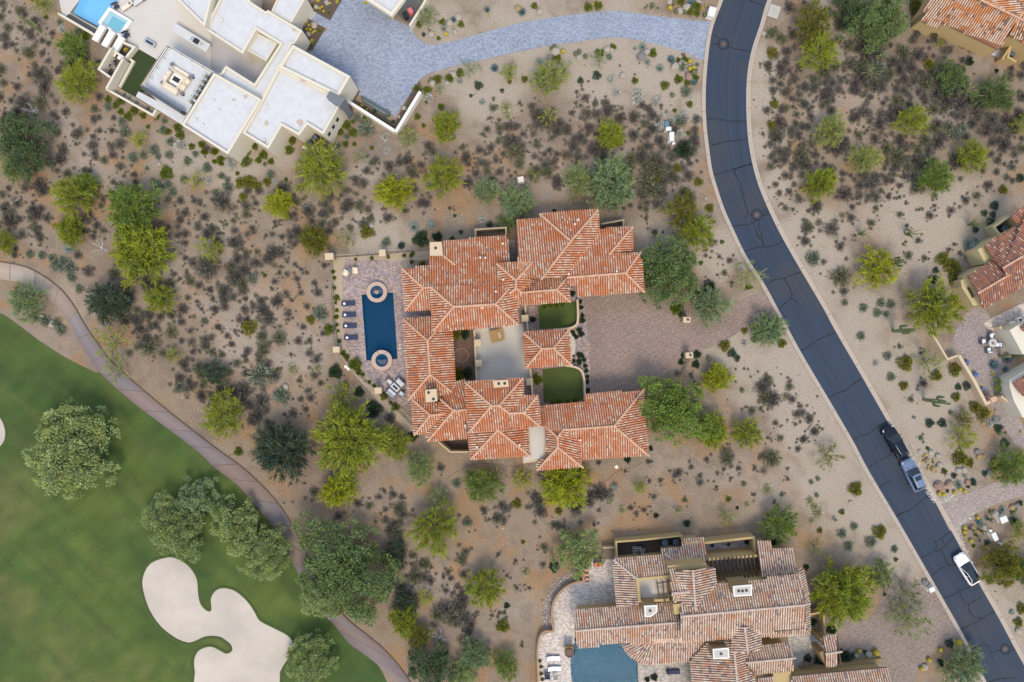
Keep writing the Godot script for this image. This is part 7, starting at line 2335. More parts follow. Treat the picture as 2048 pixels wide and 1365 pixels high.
# ---------------------------------------------------------------- trees
func trees() -> void:
	var P := "P"
	for s in [
		"85,6,27,small,P;green palo verde cut by the top edge left of the bright pool", "140,98,36,airy,L;soft green palo verde outside the pump yard of the white house", "147,166,48,airy,P;bright yellow green palo verde below the pump yard at the upper left", "45,290,56,leafy,D;broad grey green mesquite against the left edge, upper part", "14,250,27,airy,D;dull green tree top cut by the left edge above the grey mesquite", "24,332,32,airy,M;small grey green mesquite cut by the left edge below its larger neighbour", "277,277,21,small,Y;little yellow green palo verde among sage left of the white house corner",
		"140,394,46,airy,P;yellow green palo verde beside a saguaro left of the round feathery tree", "172,370,30,airy,L;darker green palo verde behind the yellow green one at the left", "137,458,34,dense,P;palo verde directly below the yellow green one at the left", "268,430,60,dense,L;round feathery green tree above the wide yellow palo verde", "286,498,64,dense,P;wide yellow palo verde joined below the round feathery tree", "418,497,33,small,P;palo verde standing alone in scrub between the wide yellow one and the pool", "6,480,28,airy,P;palo verde cut by the left edge above the cart path's start", "50,597,42,airy,B;pale green tree on the sand inside the cart path's first bend", "209,606,46,dense,K;dark green tree leaning over the desert side of the cart path", "323,598,36,airy,P;yellow green palo verde right of the dark tree by the cart path", "388,360,26,thin,Y;sparse pale yellow palo verde in the sage garden",
		"639,345,58,airy,P;large palo verde below the white house's air conditioners", "556,402,31,dense,Y;lime yellow palo verde left of the large one below the white house", "781,385,42,dense,Y;brilliant yellow palo verde above the pool deck, the brightest of all", "629,484,34,dense,O;dense olive palo verde touching the pool fence's corner pillar", "694,477,25,thin,O;sparse olive shrub tree along the outside of the upper pool fence", "813,271,25,small,W;pale green palo verde below the white capped wall end", "719,316,21,thin,B;wispy pale blue green bush tree below the succulent wall",
		"852,28,26,small,B;wispy grey green tree beside the bin yard at the top", "939,135,22,thin,B;wispy pale green tree hanging over the grey drive's lower edge", "1019,141,23,small,P;open branched green tree right of a blue agave near the drive", "1093,158,42,airy,W;wide sparse palo verde between drive and scrub", "1130,138,24,thin,W;pale sparse palo verde joined to the right of the wide sparse one", "1099,234,21,thin,Y;small open yellow palo verde in dark scrub below the wide sparse one", "895,256,35,dense,P;bright round palo verde right of the white capped wall end", "890,348,46,airy,P;tall yellow green palo verde above the north wing chimney", "1218,266,31,dense,P;yellow green palo verde with visible branches in dark scrub near the street", "1197,117,22,thin,B;wispy blue green tree between boulders below the drive", "878,178,15,thin,B;tiny pale blue green bush tree at the end wall of the grey drive",
		"970,385,30,airy,B;grey green tree left of its brighter twin behind the house", "1037,398,38,dense,B;pale green tree overhanging the garage's upper left corner", "1155,355,36,airy,M;grey green tree left of the great pale one behind the garage", "1222,372,60,dense,B;great pale green tree behind the garage roof's peak", "1150,393,22,thin,O;sparse olive shrub tree under the great pale tree", "1068,350,20,thin,O;wispy olive shrub tree beside the pale utility cabinet", "1012,447,19,leafy,G;round dark green citrus at the corner of the upper yard wall",
		"1364,422,43,airy,O;olive green palo verde above the big tree at the garage", "1394,470,40,airy,P;yellow palo verde between the big garage tree and the street", "1338,540,66,large,G;big leafy green tree leaning over the upper garage wing", "1503,552,40,thin,W;thin pale tree at the kerb where the brick drive meets the street", "1424,613,44,airy,B;pale green tree above the upper gate pillar", "1541,655,37,dense,B;rounded pale green tree at the kerb below the brick drive", "1434,762,33,dense,Y;yellow palo verde standing alone right of the lower gate pillar", "1345,822,74,large,L;largest leafy tree, bright green, covering the lower garage wing's end", "1424,858,38,dense,P;yellow green tree on the right flank of the largest leafy tree", "1496,872,34,airy,P;green palo verde right of the largest leafy tree, standing clear",
		"1647,362,37,dense,P;bright palo verde across the street with dark scrub below it", "1727,316,37,airy,W;pale green palo verde right of the bright one across the street", "1881,353,36,dense,L;green and lime tree above the ocotillos", "1946,307,37,airy,P;yellow green palo verde near the right edge above the ocotillos", "1667,259,40,airy,W;pale palo verde in scrub across from the cabinets", "1834,239,37,airy,P;palo verde with pale branches in dense scrub at the upper right", "1754,536,45,airy,Y;blurred yellow green palo verde with a saguaro at its right side", "1876,622,62,airy,P;large yellow green tree over the garden wall by the east house", "1861,722,36,thin,W;thin pale palo verde below the large tree at the garden wall", "1930,872,32,small,Y;lime palo verde above the pile of boulders across from the cars", "1932,838,22,small,O;dark olive bush tree joined above the lime palo verde", "2008,772,19,leafy,L;round citrus tree against the cream garden wing",
		"1632,38,46,airy,O;olive palo verde across the street at the top edge", "1647,98,42,airy,P;yellow green palo verde below the olive one at the top", "1759,42,57,leafy,G;broad grey green mesquite left of the gold walled house", "1700,12,34,leafy,D;dark green tree between the two crowns at the top edge", "1906,152,33,leafy,G;dark green shrub tree in the thicket below the gold walled house", "1941,176,23,thin,M;pale sparse tree in the thicket below the gold walled house", "1998,186,42,airy,G;wide olive green mesquite near the right edge below the gold house", "1749,142,27,thin,K;grey leafless looking tree in the scrub at the upper right", "1881,87,13,thin,Y;tiny lime tree below the gold walled house's windows", "2044,252,22,small,P;palo verde cut by the right edge above the red brown roof",
		"135,905,90,large,M;huge round mesquite alone on the fairway", "340,1056,60,large,M;mesquite on the fairway just above the sand bunker", "392,997,40,leafy,B;bluish mesquite joined at the upper right of the bunker tree", "470,1055,50,leafy,M;upper half of the long mesquite pair beside the cart path", "530,1108,55,large,M;lower half of the long mesquite pair beside the cart path", "690,1138,98,large,G;huge dark green mesquite overhanging the lower cart path", "655,1195,48,large,M;pale lower lobe of the huge mesquite at the cart path", "786,1108,30,dense,K;dark spiky tree tucked against the huge mesquite's right side", "617,1324,54,large,M;mesquite cut by the bottom edge beside the sand bunker", "568,908,66,dense,K;dark blue green tree left of the great yellow palo verde", "684,880,76,dense,P;great yellow green palo verde below the pool garden", "442,838,50,airy,P;palo verde leaning over the cart path's middle", "681,982,42,dense,Y;bright lime palo verde below the great yellow green one", "680,790,33,small,P;pale upper palo verde between pool garden and the great one", "790,886,36,airy,P;slender palo verde left of the house's lowest left hips", "840,932,38,airy,M;sparse green tree below the bin yard", "866,1065,58,airy,P;open limbed palo verde alone below the bin yard tree", "976,1176,44,airy,P;pale palo verde between the huge mesquite and the curved terrace wall", "850,1196,21,small,Y;small bright yellow tree beside a dark thicket", "812,1246,37,dense,P;palo verde near the lower cart path edge", "838,1272,30,airy,O;olive palo verde joined to the right of the lower cart path one", "808,1206,28,dense,K;dark spiky tree above the lower cart path palo verde", "957,1310,35,dense,B;pale blue green tree near the bottom edge", "1010,1328,34,airy,L;green tree right of the pale blue green one at the bottom", "862,1338,46,leafy,D;dark bluish tree cut by the bottom edge by the cart path", "926,1352,28,leafy,M;grey green tree cut by the bottom edge, middle of the row",
		"967,976,44,airy,L;olive green tree below the lower red hips", "988,950,28,thin,O;sparse olive tree joined above the olive green one", "1047,958,25,small,Y;pale yellow palo verde below the flat roof", "1124,976,53,dense,Y;bright palo verde touching the lowest red hip", "1170,944,19,small,P;little green tree at the lowest red hip's right corner", "1281,973,18,small,Y;small lime palo verde alone below the garage wing", "873,992,25,small,B;bluish green tree left of the olive green one", "1565,1045,44,airy,L;bright green tree at the upper right of the walled court", "1453,1036,23,thin,L;thin open green tree above the walled court", "1158,1106,46,leafy,M;olive grey tree above the orange chairs", "1692,1182,66,dense,P;large radiating palo verde between tan roof and street", "1760,1156,34,airy,M;duller green tree joined right of the large radiating one", "1822,1188,40,thin,G;sparse green tree over the paver drive, upper half", "1832,1245,42,thin,L;sparse green tree over the paver drive, lower half", "1798,1228,30,thin,M;sparse left limb of the tree over the paver drive", "1936,1328,48,airy,B;pale green tree over the street at the lower right", "1895,1345,30,thin,B;thin pale tree left of the one over the lower street", "1632,1098,20,thin,L;small open green tree right of the walled court", "2008,1134,42,leafy,O;broad olive yellow bush beside the white car", "2041,1064,27,small,P;palo verde cut by the right edge beside white cabinets", "2046,1140,28,leafy,G;green tree cut by the right edge behind the olive bush", "2024,934,44,airy,L;green tree cut by the right edge above the mauve drive", "1661,914,36,thin,O;brittle olive shrub beside the street opposite the cars", "222,690,46,thin,P;open palo verde arching over the cart path, upper half", "228,742,32,thin,W;pale drooping limb of the palo verde over the cart path", "346,710,19,small,P;small palo verde in scrub right of the cart path", "427,748,29,leafy,K;dark blue green bush in the middle of the open scrub"]:
		var h: PackedStringArray = s.split(";")
		var f: PackedStringArray = h[0].split(",")
		var called := "palo_verde_tree" if f[4] in ["P", "Y", "W", "O", "L"] and f[3] != "large" and f[3] != "leafy" else ("mesquite_tree" if f[4] in ["M", "D", "G"] else ("ironwood_tree" if f[4] == "K" else "acacia_tree"))
		if "citrus" in h[1]:
			called = "citrus_tree"
		if "bush" in h[1] and not "tree" in h[1]:
			called = "large_bush"
		tree(float(f[0]), float(f[1]), float(f[2]), f[3], f[4], h[1], called)
		var ti := get_child(get_child_count() - 1)
		if called == "large_bush":
			ti.set_meta("category", "bush")

# ---------------------------------------------------------------- landmarks and the small plants
func landmarks() -> void:
	zone(0, 0, 1)
	for s in ["60,48,the saguaro at upper left", "147,166,the pump yard palo verde", "45,290,the left edge mesquite", "268,428,the round feathery tree", "288,500,the wide yellow palo verde", "418,497,the lone scrub palo verde", "204,497,the silver dead bush", "209,606,the dark cart path tree", "323,598,the palo verde by it", "437,748,the blue green scrub bush", "442,838,the path leaning palo verde", "568,908,the dark blue green tree", "684,880,the great yellow green palo verde", "681,982,the bright lime palo verde", "690,1138,the huge mesquite", "866,1065,the open limbed palo verde", "812,1246,the lower cart path palo verde", "880,1275,the silver leafless bush", "976,1176,the pale middle palo verde", "658,513,the pool fence's corner pillar", "672,700,the pool fence's bend pillar", "756,782,the slanting fence's last pillar", "764,506,the upper fence pillar", "556,402,the lime yellow palo verde", "639,345,the cooler side palo verde", "781,385,the brilliant yellow palo verde", "890,350,the north wing palo verde", "895,256,the bright round palo verde", "807,195,the white drive end wall", "615,275,the white house's lowest corner", "470,310,the white house's left corner", "362,252,the sofa deck's lower corner", "277,277,the little sage palo verde", "1019,141,the open branched drive tree", "1093,158,the wide sparse palo verde", "1218,266,the scrub palo verde upstreet", "1222,372,the great pale tree", "1041,359,the pale utility cabinet", "1344,273,the tall white cabinet", "1424,23,the drive corner cabinet", "1447,88,the top manhole", "1514,430,the middle manhole", "2011,1299,the lowest manhole", "1364,422,the olive palo verde", "1394,470,the yellow street palo verde", "1503,552,the thin kerb tree", "1541,655,the rounded kerb tree", "1374,640,the upper gate pillar", "1379,711,the lower gate pillar", "1434,762,the lone yellow palo verde", "1345,822,the largest leafy tree", "1496,872,the clear standing palo verde", "1124,976,the lowest hip's palo verde", "967,976,the olive green hip tree", "1281,973,the small lime palo verde", "1158,1106,the orange chairs' tree", "1453,1036,the thin open tree", "1565,1045,the walled court's green tree", "1692,1182,the large radiating palo verde", "1791,884,the black car", "1825,947,the grey car", "1936,1139,the white car", "1661,914,the brittle street shrub", "1930,872,the boulder pile's lime tree", "1754,536,the blurred saguaro palo verde", "1876,622,the garden wall's large tree", "1861,722,the thin garden palo verde", "1647,362,the across street bright palo verde", "1727,316,the pale palo verde across", "1881,353,the lime ocotillo tree", "1946,307,the right edge palo verde", "1667,259,the cabinet facing palo verde", "1834,239,the pale branched palo verde", "1647,98,the upper street palo verde", "1759,42,the broad top mesquite", "1906,152,the thicket's dark tree", "1998,186,the wide olive mesquite", "1955,585,the yellow gable", "1948,750,the middle blue urn", "1982,686,the white chairs' fire table", "2009,1040,the right edge cabinet", "1745,1330,the lowest tan roof", "1662,1305,the little gate roof", "1085,700,the gatehouse roof", "995,672,the brown courtyard table", "870,497,the north wing chimney", "1230,480,the garage peak", "1240,850,the lower garage wing", "840,640,the dark pool's house side", "50,597,the path bend tree", "222,690,the path arching palo verde", "700,640,the navy loungers", "640,45,the entry slab", "1548,23,the concrete vault", "2024,934,the mauve drive tree", "1190,1215,the travertine terrace", "1865,1180,the lower kerb cabinet", "120,905,the fairway's round mesquite"]:
		var f: PackedStringArray = s.split(",")
		marks.append([float(f[0]), float(f[1]), f[2]])

func size_word(r: float) -> String:
	return "small" if r < 0.6 else ("medium" if r < 1.1 else "large")

var boulder_mesh := []
var barrel_cactus: ArrayMesh
var desert := []

func sow(kind: String, rows: String) -> void:
	for row in rows.split(","):
		var f: PackedFloat64Array = row.strip_edges().split_floats(" ", false)
		if f.size() < 3:
			continue
		var p := zp(f[0] * 10.0, f[1] * 10.0)
		var r: float = f[2] * 10.0 / zo.z / S
		if p.x < -8 or p.x > 2056 or p.y < -8 or p.y > 1373:
			continue
		one(kind, p, r)

func one(kind: String, p: Vector2, r: float) -> void:
	var at := w(p.x, p.y)
	var i := desert.size() + used.size() * 7 + int(p.x * 3.0)
	match kind:
		"d":
			desert.append([p, maxf(r, 0.28) * 1.12])
		"g", "h", "s", "w", "o", "c", "b":
			var look := {"g": ["green_bush", "round", "green", "bright green round bush", "bush", "bright garden bushes"], "h": ["clipped_shrub", "clipped", "clip", "dark green clipped shrub", "shrub", "dark clipped shrubs"], "s": ["sage_bush", "sage", "sage", "grey green sage bush", "bush", "sage bushes"], "w": ["brittlebush", "sage", "pale", "whitish brittle bush", "bush", "white brittle bushes"], "o": ["creosote_bush", "round", "O", "olive brown bush", "bush", "olive bushes"], "c": ["cholla_cactus", "sage", "cholla", "pale tipped cholla cactus", "cactus", "cholla cacti"], "b": ["desert_spoon", "round", "sage_blue", "blue green round plant", "plant", "blue green round plants"]}
			var k: Array = look[kind]
			var list: Array = bushes[k[1]]
			r = maxf(r, 0.3)
			var o := solo(k[0], list[i % list.size()], M[k[2]], by_mark("%s %s" % [size_word(r), k[3]], p), k[4], at, i * 1.3, k[5])
			o.scale = Vector3(r, r * (0.85 if kind != "h" else 0.95), r * 0.96) * (1.1 if kind != "h" else 1.0)
		"a", "e", "u":
			var list: Array = bushes["agave"]
			r = maxf(r, 0.32) * 1.1
			var nm: String = {"a": "blue pointed agave", "e": "grey green agave", "u": "yellow green yucca"}[kind]
			var o := solo("agave_plant" if kind != "u" else "yucca_plant", list[i % 3], M[{"a": "agave_blue", "e": "agave_grey", "u": "flower"}[kind]], by_mark("%s %s" % [size_word(r), nm], p), "agave" if kind != "u" else "yucca", at, i * 0.7, nm + "s")
			o.scale = Vector3.ONE * r
		"y", "k":
			r = clampf(r, 0.18, 0.5)
			var o := solo("barrel_cactus", barrel_cactus, M["barrel"] if kind == "y" else M["barrel_dark"], by_mark("golden round barrel cactus" if kind == "y" else "small dark barrel cactus", p), "cactus", at, i * 1.1, "golden barrel cacti" if kind == "y" else "dark barrel cacti")
			o.scale = Vector3.ONE * r
		"r", "p", "q", "z":
			r = maxf(r, 0.25)
			var col: String = {"r": "pale", "p": "pink", "q": "gold", "z": "grey"}[kind]
			var o := solo("boulder", boulder_mesh[i % boulder_mesh.size()], M["rock_" + col], by_mark("%s %s boulder" % [size_word(r), col], p), "boulder", at, i * 0.9, col + " boulders")
			o.scale = Vector3(r, r * 0.75, r * (0.65 + 0.3 * absf(sin(i))))

func small_plants() -> void:
	M["sage_blue"] = leaf_mat("sage_blue", 0.075, 0.12, 0.085, 0.0)
	for k in 4:
		var mb := MB.new()
		mb.ball(Vector3(0, 0.35, 0), Vector3(1.0, 0.9, 1.0), 9, Color.WHITE, 0.16, 40 + k)
		boulder_mesh.append(mb.mesh())
	var pts := []
	var rr := []
	for k in 7:
		var t := PI * (0.12 + 0.8 * k / 6.0)
		pts.append(Vector3(0, 0.85 - 0.85 * cos(t), 0))
		rr.append(sin(t))
	barrel_cactus = ribbed(pts, rr, 11)
	M["barrel"].vertex_color_use_as_albedo = true
	M["barrel_dark"].vertex_color_use_as_albedo = true
	zone(0, 0)
	sow("d", "2 3 4,17 9 5,28 17 4,7 23 4,17 23 3,42 27 3,24 27 4,4 30 5,25 30 4,34 33 3,39 35 3,5 37 4,34 43 3,24 43 6,39 49 3,1 56 5,32 60 8,24 60 3,3 67 4,14 70 4,9 81 3,1 78 3,36 70 6,20 83 8,33 83 7,4 92 3,43 92 4,53 90 4,76 88 4,80 78 4,38 101 4,46 107 4,63 107 5,80 105 3,90 105 3,51 117 3,75 110 3,61 116 2,75 117 5,49 128 6,77 127 3,84 129 4,91 125 4,97 116 5,97 134 4,40 131 4,1 14 4,14 90 5,56 52 5,66 45 6,62 62 4,10 36 3,20 12 3")
	sow("g", "87 80 3,97 81 4,93 85 3,97 90 3,103 94 4,108 89 4,115 93 3,126 94 3,119 102 2,135 106 3,143 103 4,145 109 4,154 118 3,162 116 3,164 122 3,173 122 3,178 130 4,172 130 2,69 29 4,37 14 2,102 49 3")
	sow("s", "79 50 3,98 98 4,101 106 5,99 107 4,87 86 4,48 18 3,132 97 3,131 105 4,137 114 4,157 124 3,124 121 5,136 125 4,115 125 4,127 126 3,107 127 5,151 130 4,166 133 3,100 104 3,63 25 3,67 38 5")
	sow("w", "145 117 5,50 24 4")
	sow("e", "98 58 2,96 63 2,92 70 2,100 76 2,104 78 2,110 82 2,119 87 2,91 72 2,100 55 2")
	sow("u", "94 37 3,97 35 2,101 40 2")
	sow("r", "128 132 2")
	zone(400, 0)
	sow("g", "2 117 3,11 122 3,37 123 4,37 130 5,47 129 3,51 125 4,57 130 3,44 118 3,4 122 3,12 130 2,17 129 4,74 113 4,72 121 4,118 101 4,112 106 4,123 107 4,117 116 3,124 116 2,138 119 2,123 98 2,120 91 2,132 95 2")
	sow("w", "25 131 6,149 110 4,150 121 4")
	sow("s", "5 135 3,52 132 2,126 95 4,118 110 3,111 117 3,134 104 8")
	sow("d", "141 129 4,166 129 3,152 134 5,160 131 4,138 131 3")
	sow("b", "120 79 2,123 77 2,140 90 2,133 87 2,155 98 2")
	sow("a", "148 95 2,141 90 1,170 76 2")
	sow("y", "134 88 1,130 85 1,124 74 1")
	sow("r", "164 87 2,160 94 1")
	zone(570, 0, 6.827)
	sow("y", "62 5 2,51 10 2,48 12 2,33 35 2,35 41 2,41 43 2,38 45 2,53 16 2")
	sow("r", "43 10 4,57 4 4,40 35 5,32 47 4,200 47 5,198 38 3")
	sow("z", "24 33 5")
	sow("g", "60 18 2,47 42 2,38 8 2,183 33 6,35 62 3")
	sow("a", "61 9 3")
	sow("u", "110 4 3,144 23 3,29 31 3,30 40 3,71 3 3,45 2 3,37 56 3")
	zone(800, 0)
	sow("r", "47 14 3,40 19 3,44 26 3,112 10 3,125 42 4,144 47 3,166 40 3,170 40 2,43 60 3,26 67 3,38 67 2")
	sow("q", "95 7 3")
	sow("a", "43 16 3,98 10 4,70 8 3,76 55 4,168 46 3")
	sow("e", "35 23 3,38 19 3,66 82 3,112 49 3,48 65 3,40 64 3")
	sow("y", "28 27 1,37 28 2,71 13 1,131 42 2,155 4 1,43 22 1")
	sow("k", "144 42 2,141 44 2,149 46 2,124 38 2,122 40 2,25 65 2,23 66 1")
	sow("g", "34 18 3,49 20 3,31 31 2,108 5 3,151 6 4,159 5 4,48 59 4,30 64 4,40 63 4,22 73 4,13 71 3,33 86 3,14 94 3,19 101 2,21 82 2,88 66 2,100 64 3,126 47 4,160 43 4,171 38 3")
	sow("b", "63 69 4,158 61 4,145 65 3,19 28 2,57 77 1,82 73 2")
	sow("w", "120 45 4,170 64 4,174 74 4,23 79 5")
	sow("c", "85 86 5,86 93 4")
	sow("d", "75 87 4,106 86 4,96 83 2,142 74 2,149 79 4,157 83 3,145 85 2,165 83 4,168 88 4,110 93 6,118 98 8,111 100 5,128 99 5,134 105 5,126 106 5,80 103 4,80 107 3,70 104 3,72 95 2,87 102 5,93 102 4,67 108 2,90 114 7,93 123 8,86 116 5,98 117 4,73 119 4,79 114 3,99 108 3,107 108 3,109 113 2,110 117 4,120 121 3,116 124 3,126 124 3,134 125 5,143 126 5,139 118 5,145 111 5,140 112 4,148 114 4,122 111 3,155 120 6,161 118 5,176 114 5,152 103 5,150 92 6,158 92 5,167 91 4,176 95 4,138 91 3,117 132 5,123 131 4,96 132 5,77 129 3,65 131 4,69 124 2,64 121 4,83 124 3,50 119 3,23 118 5,26 122 4,53 127 5,55 132 3,6 129 5,17 133 4,69 132 4")
	zone(1200, 0)
	sow("r", "56 1.5 3,64 9 3,69 7 4,79 2 3,60 54 4,66 51 3,38 42 3,40 54 2,18 61 3,131 27 2")
	sow("p", "71 62 4")
	sow("z", "33 46 4")
	sow("q", "138 21 1")
	sow("a", "73 2 4,57 48 4,75 66 4,78 52 2")
	sow("e", "38 50 3,48 55 4,34 38 4,28 39 2,66 55 4")
	sow("y", "56 7 2,57 8 1,82 7 1,85 5 1,72 50 2,75 55 2,72 56 2")
	sow("k", "59 3 2,61 10 2,68 10 2,84 13 2,42 5 2,38 5 1,41 7 1,58 77 2,16 53 1,75 59 3")
	sow("g", "65 1 4,78 5 4,72 9 4,78 11 3,42 43 4,68 48 3,63 48 2,63 64 4,70 67 3,77 63 3,52 69 4,28 65 3,72 84 3,60 89 2,71 107 2")
	sow("w", "30 76 5,30 80 5,44 82 4,47 79 3,58 96 4,64 108 4,47 102 4,67 93 4,49 93 3,54 90 2,54 106 2")
	sow("s", "69 74 5,63 98 5,66 98 4")
	sow("h", "67 121 9")
	sow("o", "62 134 2,138 43 5,140 84 4,138 101 4")
	sow("d", "49 85 2,34 85 4,27 95 5,42 93 5,36 100 4,27 109 5,16 95 5,6 88 6,42 104 5,38 109 4,48 114 5,51 119 4,38 118 5,33 125 6,44 128 6,48 132 6,25 128 6,58 126 5,24 134 6,15 114 4,3 119 4,135 55 3,145 60 4,139 65 4,145 68 3,139 73 4,151 73 4,156 64 5,160 70 2,164 70 4,160 76 4,159 81 2,164 84 4,155 86 2,149 87 4,134 89 4,158 92 3,144 98 6,157 99 3,163 102 3,153 105 2,140 107 5,142 111 6,137 116 4,154 110 3,160 111 3,131 108 2,160 117 2,144 122 5,148 124 5,138 126 4,141 130 3,137 134 4,160 123 5,162 130 7,145 55 5,152 57 3,160 54 4,141 45 4,135 52 4,138 27 5,146 32 6,150 42 5,152 6 6,155 28 5")
	zone(1600, 0)
	sow("d", "12 64 4,21 58 6,28 54 5,18 57 5,26 67 4,33 65 4,20 67 3,12 70 4,5 70 4,24 73 4,31 72 4,19 77 5,13 80 1,4 84 4,18 85 4,26 81 3,10 86 2,46 40 4,54 46 6,62 42 6,52 37 5,57 39 4,39 38 5,40 52 7,48 55 8,52 62 7,44 68 6,50 63 6,42 73 4,53 69 4,60 70 6,66 70 6,66 65 5,72 60 5,80 56 6,83 43 7,94 45 7,89 55 6,75 50 5,84 64 5,92 65 5,97 60 4,101 69 6,96 73 4,83 73 4,87 76 3,52 76 3,57 78 3,67 83 3,79 66 3,77 81 5,88 84 4,100 78 4,110 75 8,108 62 8,112 66 8,65 91 4,51 90 6,45 94 5,42 96 4,56 91 3,56 98 3,64 100 7,72 94 7,77 90 6,47 109 4,34 117 7,30 121 6,12 125 4,9 116 4,26 118 5,60 112 5,69 120 6,77 125 8,84 119 6,80 113 5,85 128 5,68 113 2,95 121 5,103 121 4,93 129 6,100 113 6,110 115 7,78 133 5,86 135 4,108 104 6,110 100 5,119 103 6,126 94 4,131 94 4,122 92 3,108 88 5,116 87 5,138 100 5,150 105 7,160 105 7,142 93 7,154 96 6,166 97 6,170 104 6,154 115 4,164 117 6,124 130 7,70 131 4,54 105 2,115 110 4,133 110 4,176 92 6,178 78 5,178 120 5,31 17 6,36 22 6,6 102 4,2 102 3,2 128 7,5 132 5,118 80 8,124 76 8,130 68 7,120 72 7,135 80 7,145 84 8,128 84 8,150 78 7,165 84 7")
	sow("h", "136 50 4,158 57 2")
	sow("o", "92 3 5,92 8 5,103 52 5")
	sow("g", "109 27 4,166 50 2")
	sow("s", "62 55 7,124 108 6,130 104 5")
	zone(0, 300)
	sow("d", "46 17 3,54 19 4,68 16 3,72 17 3,108 20 3,91 26 3,97 29 4,96 33 2,109 26 3,89 35 3,106 31 4,79 29 3,83 40 3,81 45 3,71 54 5,78 61 4,83 65 3,76 66 2,75 70 3,70 66 2,126 41 2,135 40 4,145 41 4,156 41 3,161 44 2,149 51 4,145 56 3,164 54 3,143 62 3,159 62 4,171 64 4,168 68 4,177 67 2,143 69 3,149 75 3,175 75 5,149 87 3,131 63 3,132 68 5,29 64 4,31 68 4,18 68 5,12 80 3,12 85 3,9 58 7,6 55 5,15 56 4,165 95 9,155 91 5,109 103 4,71 98 5,120 99 4,140 100 3,153 106 5,160 109 4,169 113 3,178 112 4,180 120 5,119 108 7,126 107 5,137 107 5,151 119 3,158 122 2,171 119 2,110 129 4,120 132 5,138 132 4,147 128 5,162 128 2,173 128 3,150 99 2,103 118 6,92 99 5,7 31 3,2 36 4,4 47 5,8 50 4,27 49 5,30 53 6,25 55 4,38 55 4,20 31 4,32 29 7,35 33 6,14 43 5")
	sow("e", "56 79 6")
	sow("s", "24 84 4,34 85 4,42 87 4,45 92 5,51 90 5,56 95 6,58 103 4,64 112 4,49 94 5,127 28 4,123 25 3,135 28 4,139 34 4,167 15 3,178 21 3,148 24 4,118 15 2,175 40 3")
	sow("w", "168 25 3,22 67 2")
	sow("g", "134 19 6")
	zone(400, 300)
	sow("d", "19 43 9,11 40 3,37 45 5,37 52 4,45 43 3,27 57 3,21 60 2,28 65 4,42 63 3,43 66 3,4 54 4,10 63 4,6 67 5,38 68 3,28 75 6,33 75 4,46 82 3,53 69 2,58 68 3,66 70 3,60 58 2,61 61 2,71 54 4,76 52 3,77 42 5,68 30 5,80 31 4,100 52 4,105 49 4,101 44 5,87 49 6,97 52 3,90 57 3,98 59 4,109 58 4,121 63 3,117 47 6,120 43 5,128 45 5,131 27 5,125 24 4,117 33 4,134 17 4,171 18 5,172 32 4,165 49 3,151 55 5,178 43 5,104 37 5,135 48 4,78 66 6,73 70 4,82 67 4,76 76 3,59 83 7,55 88 5,65 82 5,30 88 5,37 83 4,37 87 4,45 91 5,25 93 4,25 98 5,30 102 6,36 97 6,34 108 6,35 114 5,28 104 5,8 94 9,70 90 2,76 92 2,65 94 2,64 99 2,81 96 2,86 99 2,70 100 3,60 106 3,58 112 2,69 115 3,78 104 3,92 107 3,81 115 3,95 115 4,74 121 2,86 126 3,71 132 3,62 122 6,49 121 4,36 128 4,43 126 4,51 129 6,55 133 5,20 113 5,19 118 5,19 123 3,8 112 3,27 118 4,12 128 3,100 93 3,104 65 4,132 60 5,137 56 4")
	sow("s", "17 21 3,22 24 3,23 31 5,57 20 4,150 74 4,6 15 4,13 35 4,42 104 5")
	sow("o", "33 27 5,40 26 6,46 29 4,54 26 4,134 66 6,35 38 4")
	sow("w", "60 25 3,46 29 2,7 24 3")
	sow("e", "172 62 5,87 47 5")
	sow("g", "30 19 2,69 24 2,107 98 2,108 103 2,108 111 2,110 119 3,109 123 1,110 129 2,110 134 2,125 88 1,138 87 2,164 85 2,171 83 2,151 86 2,170 90 2,52 101 2")
	sow("b", "162 77 3")
	sow("r", "138 61 2")
	zone(400, 600)
	sow("d", "12 8 2,15 22 3,20 6 4,28 25 2,22 29 3,4 32 3,6 38 2,10 42 3,18 44 3,26 36 3,34 26 2,32 16 4,38 15 3,55 17 6,50 30 5,51 40 7,48 45 4,36 45 3,37 49 3,30 51 4,47 49 3,54 52 5,71 11 3,71 16 2,83 22 3,88 33 3,79 33 4,64 31 7,73 44 2,88 43 4,94 48 4,92 61 4,80 65 3,97 67 3,87 73 3,89 79 4,81 80 3,99 27 3,85 88 3,75 91 4,68 92 2,36 73 8,26 73 5,17 74 5,34 80 5,50 82 8,46 93 7,42 97 5,60 61 6,37 59 4,153 95 5,138 82 3,24 58 4,55 100 5,40 85 5")
	sow("s", "4 17 3,48 61 10,97 11 7,66 77 8")
	sow("c", "74 56 5,94 55 4")
	sow("h", "109 58 7,140 88 8,128 74 5,171 110 5")
	sow("o", "40 22 7,89 16 4")
	sow("g", "117 68 3,62 56 2,104 24 5,115 43 3,118 46 3,136 66 2,140 69 2,148 77 4,153 83 2,157 86 4,128 58 3,131 60 2,112 33 2,110 20 2,109 14 2,111 25 1,125 52 6,31 122 4")
	sow("r", "69 70 3")
	zone(0, 600)
	sow("d", "110 17 5,100 17 5,107 15 4,113 24 6,121 22 4,129 14 4,120 14 3,138 12 4,146 18 4,164 17 3,175 22 3,153 25 3,138 26 6,154 34 4,164 32 2,155 42 3,170 42 3,167 38 2,160 41 2,146 33 3,178 44 3,148 52 5,160 55 6,145 63 5,152 66 4,163 69 4,118 31 5,120 38 8,126 31 3,162 77 5,177 72 4,172 78 5,150 72 4,125 20 4,115 36 5,131 43 4,162 60 5,154 70 4,144 69 4")
